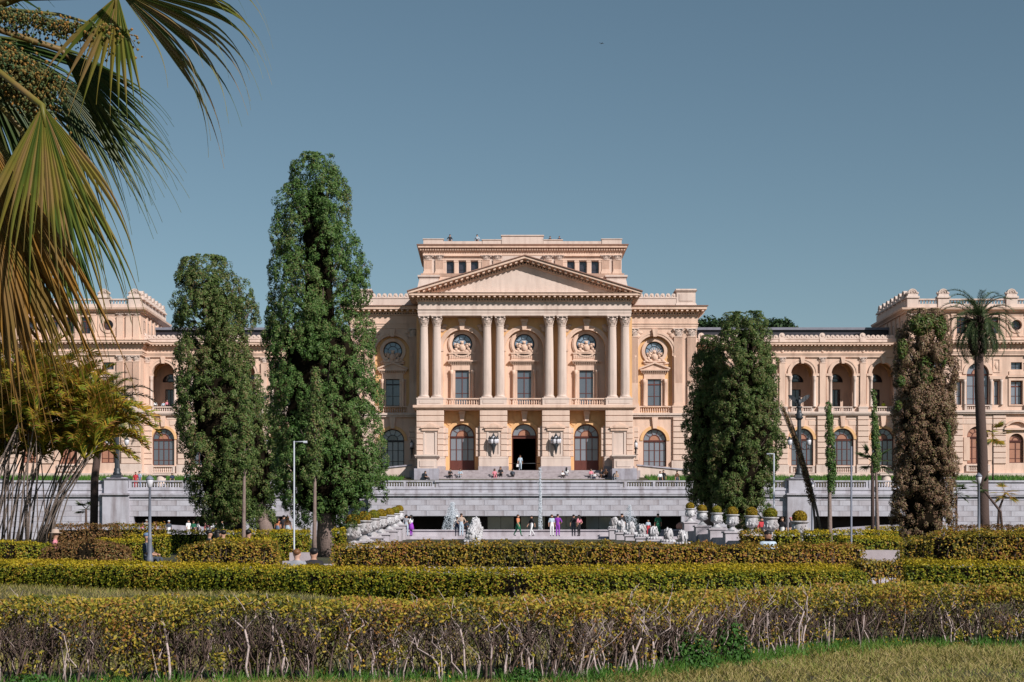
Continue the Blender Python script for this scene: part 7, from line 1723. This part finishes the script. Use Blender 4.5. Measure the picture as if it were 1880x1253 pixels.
stone_steps(1562, 1690, 37.0, 0.70, 3, 'broad grey stone steps in the gap between hedges at right')
stone_steps(585, 612, 38.8, 0.4, 2, 'small stone block under the tall cypress trunk')
k = MB().box(-60, 60, 40.2, 40.6, 0.05, 0.98).build('path_kerb', M['paving']); k['kind'] = 'structure'
k = MB().box(-60, 60, 36.4, 40.2, 0.0, 0.126).build('path', M['paving']); k['kind'] = 'structure'

# ------------------------------------------------------------------ lamp posts, poles, planters, bird
def lamp_post(px, py_top, py_base, d, label, s=1.0, mat='post'):
    b = P(px, py_base, d); b.z = min(b.z, gz(d)) if gz(d) < b.z + 1.5 else b.z; t = P(px, py_top, d); h = t.z - b.z
    r_ = empty('lamp_post', b, 0, label, 'street lamp', 'garden lamp posts'); q = 0.055 * s * 0.95
    MB().lathe([(q * 2.6, 0), (q * 2.6, 0.12), (q * 1.8, 0.25), (q * 1.6, 0.7), (q * 1.9, 0.74), (q * 1.3, 0.8), (q * 1.15, h * 0.5), (q * 0.85, h - 0.52 * s), (q * 1.2, h - 0.5 * s)], n=12).build('post', M[mat], r_)
    MB().lathe([(0.05 * s, h - 0.5 * s), (0.09 * s, h - 0.47 * s), (0.145 * s, h - 0.2 * s), (0.13 * s, h - 0.17 * s)], n=10).build('lamp_glass', M['lampglass'], r_)
    MB().lathe([(0.165 * s, h - 0.19 * s), (0.16 * s, h - 0.16 * s), (0.09 * s, h - 0.07 * s), (0.025 * s, h - 0.03 * s), (0.01 * s, h)], n=10).build('lamp_cap', M[mat], r_)
lamp_post(275, 872, 1030, 45.6, 'slate grey lamp post with tapered lantern beside the seated person in blue cap', 0.78)
lamp_post(1797, 868, 980, 58, 'pale grey lamp post with tapered lantern in front of the date palm trunk', 0.85)
lamp_post(1491, 884, 990, 90, 'thin dark lamp post right of the nearest right urn below the balustrade', 0.95)
lamp_post(1608, 892, 990, 95, 'thin dark lamp post hidden among the stems of the small right palm', 0.9)
def pole(px, py_top, py_base, d, label, arm, rad=0.035, mat='whitepole'):
    b = P(px, py_base, d); t = P(px, py_top, d); b.z = gz(d) - 0.02; h = t.z - b.z
    r_ = empty('camera_pole', b, 0, label, 'pole', 'thin metal poles in the garden')
    MB().lathe([(rad * 1.6, 0), (rad * 1.6, 0.08), (rad, 0.1), (rad * 0.85, h)], n=8).build('mast', M[mat], r_)
    if arm: MB().tube([(0, 0, h - 0.03), (arm, 0, h - 0.01)], rad * 0.6, 6).box(min(arm, arm * .7), max(arm, arm * .7), -0.03, 0.03, h - 0.06, h - 0.015).build('arm', M[mat], r_)
pole(540, 810, 1012, 44, 'white metal pole with short arm before the tallest cypress', 0.38, 0.025)
pole(1421, 833, 950, 105, 'pale metal pole with short arm right of the right cypress pair', -0.5, 0.06)
pole(1563, 820, 1000, 42, 'thin plain grey pole between the slender cypress and the small palm', 0, 0.03, 'post')
for px, lb in ((296, 'squat cream stone planter on the left terrace'), (1627, 'squat cream stone planter on the right terrace')):
    r_ = empty('stone_planter', (P(px, 880, 157).x, 157, gz(157)), 0, lb, 'planter', 'cream planters on the terrace')
    MB().lathe([(0.55, 0), (0.55, 0.15), (0.45, 0.25), (0.5, 1.1), (0.42, 1.2)], n=16).build('planter_body', M['pale'], r_)
    MB().box(-0.75, 0.75, -0.6, 0.6, 1.2, 1.38).build('planter_rim', M['pale'], r_)
bp_ = P(1105, 80, 110)
b_ = empty('flying_bird', bp_, 0.4, 'tiny dark bird gliding high in the sky', 'bird')
MB().blob((0, 0, 0), (0.05, 0.16, 0.045), 8, 6).blob((0, -0.17, 0.02), (0.035, 0.05, 0.035), 6, 5).add([(-0.03, 0.14, 0), (0.03, 0.14, 0), (0.06, 0.28, 0), (-0.06, 0.28, 0)], [(0, 1, 2, 3)]).build('body', M['iron'], b_)
for s in (-1, 1): MB().add([(s * 0.03, -0.07, 0.02), (s * 0.03, 0.07, 0.02), (s * 0.2, 0.06, -0.01), (s * 0.2, -0.06, -0.005), (s * 0.36, 0.08, 0.05), (s * 0.34, 0.02, 0.05)], [(0, 1, 2, 3), (3, 2, 4, 5)]).build('wing', M['iron'], b_)
b_.scale = (0.6, 0.6, 0.6)
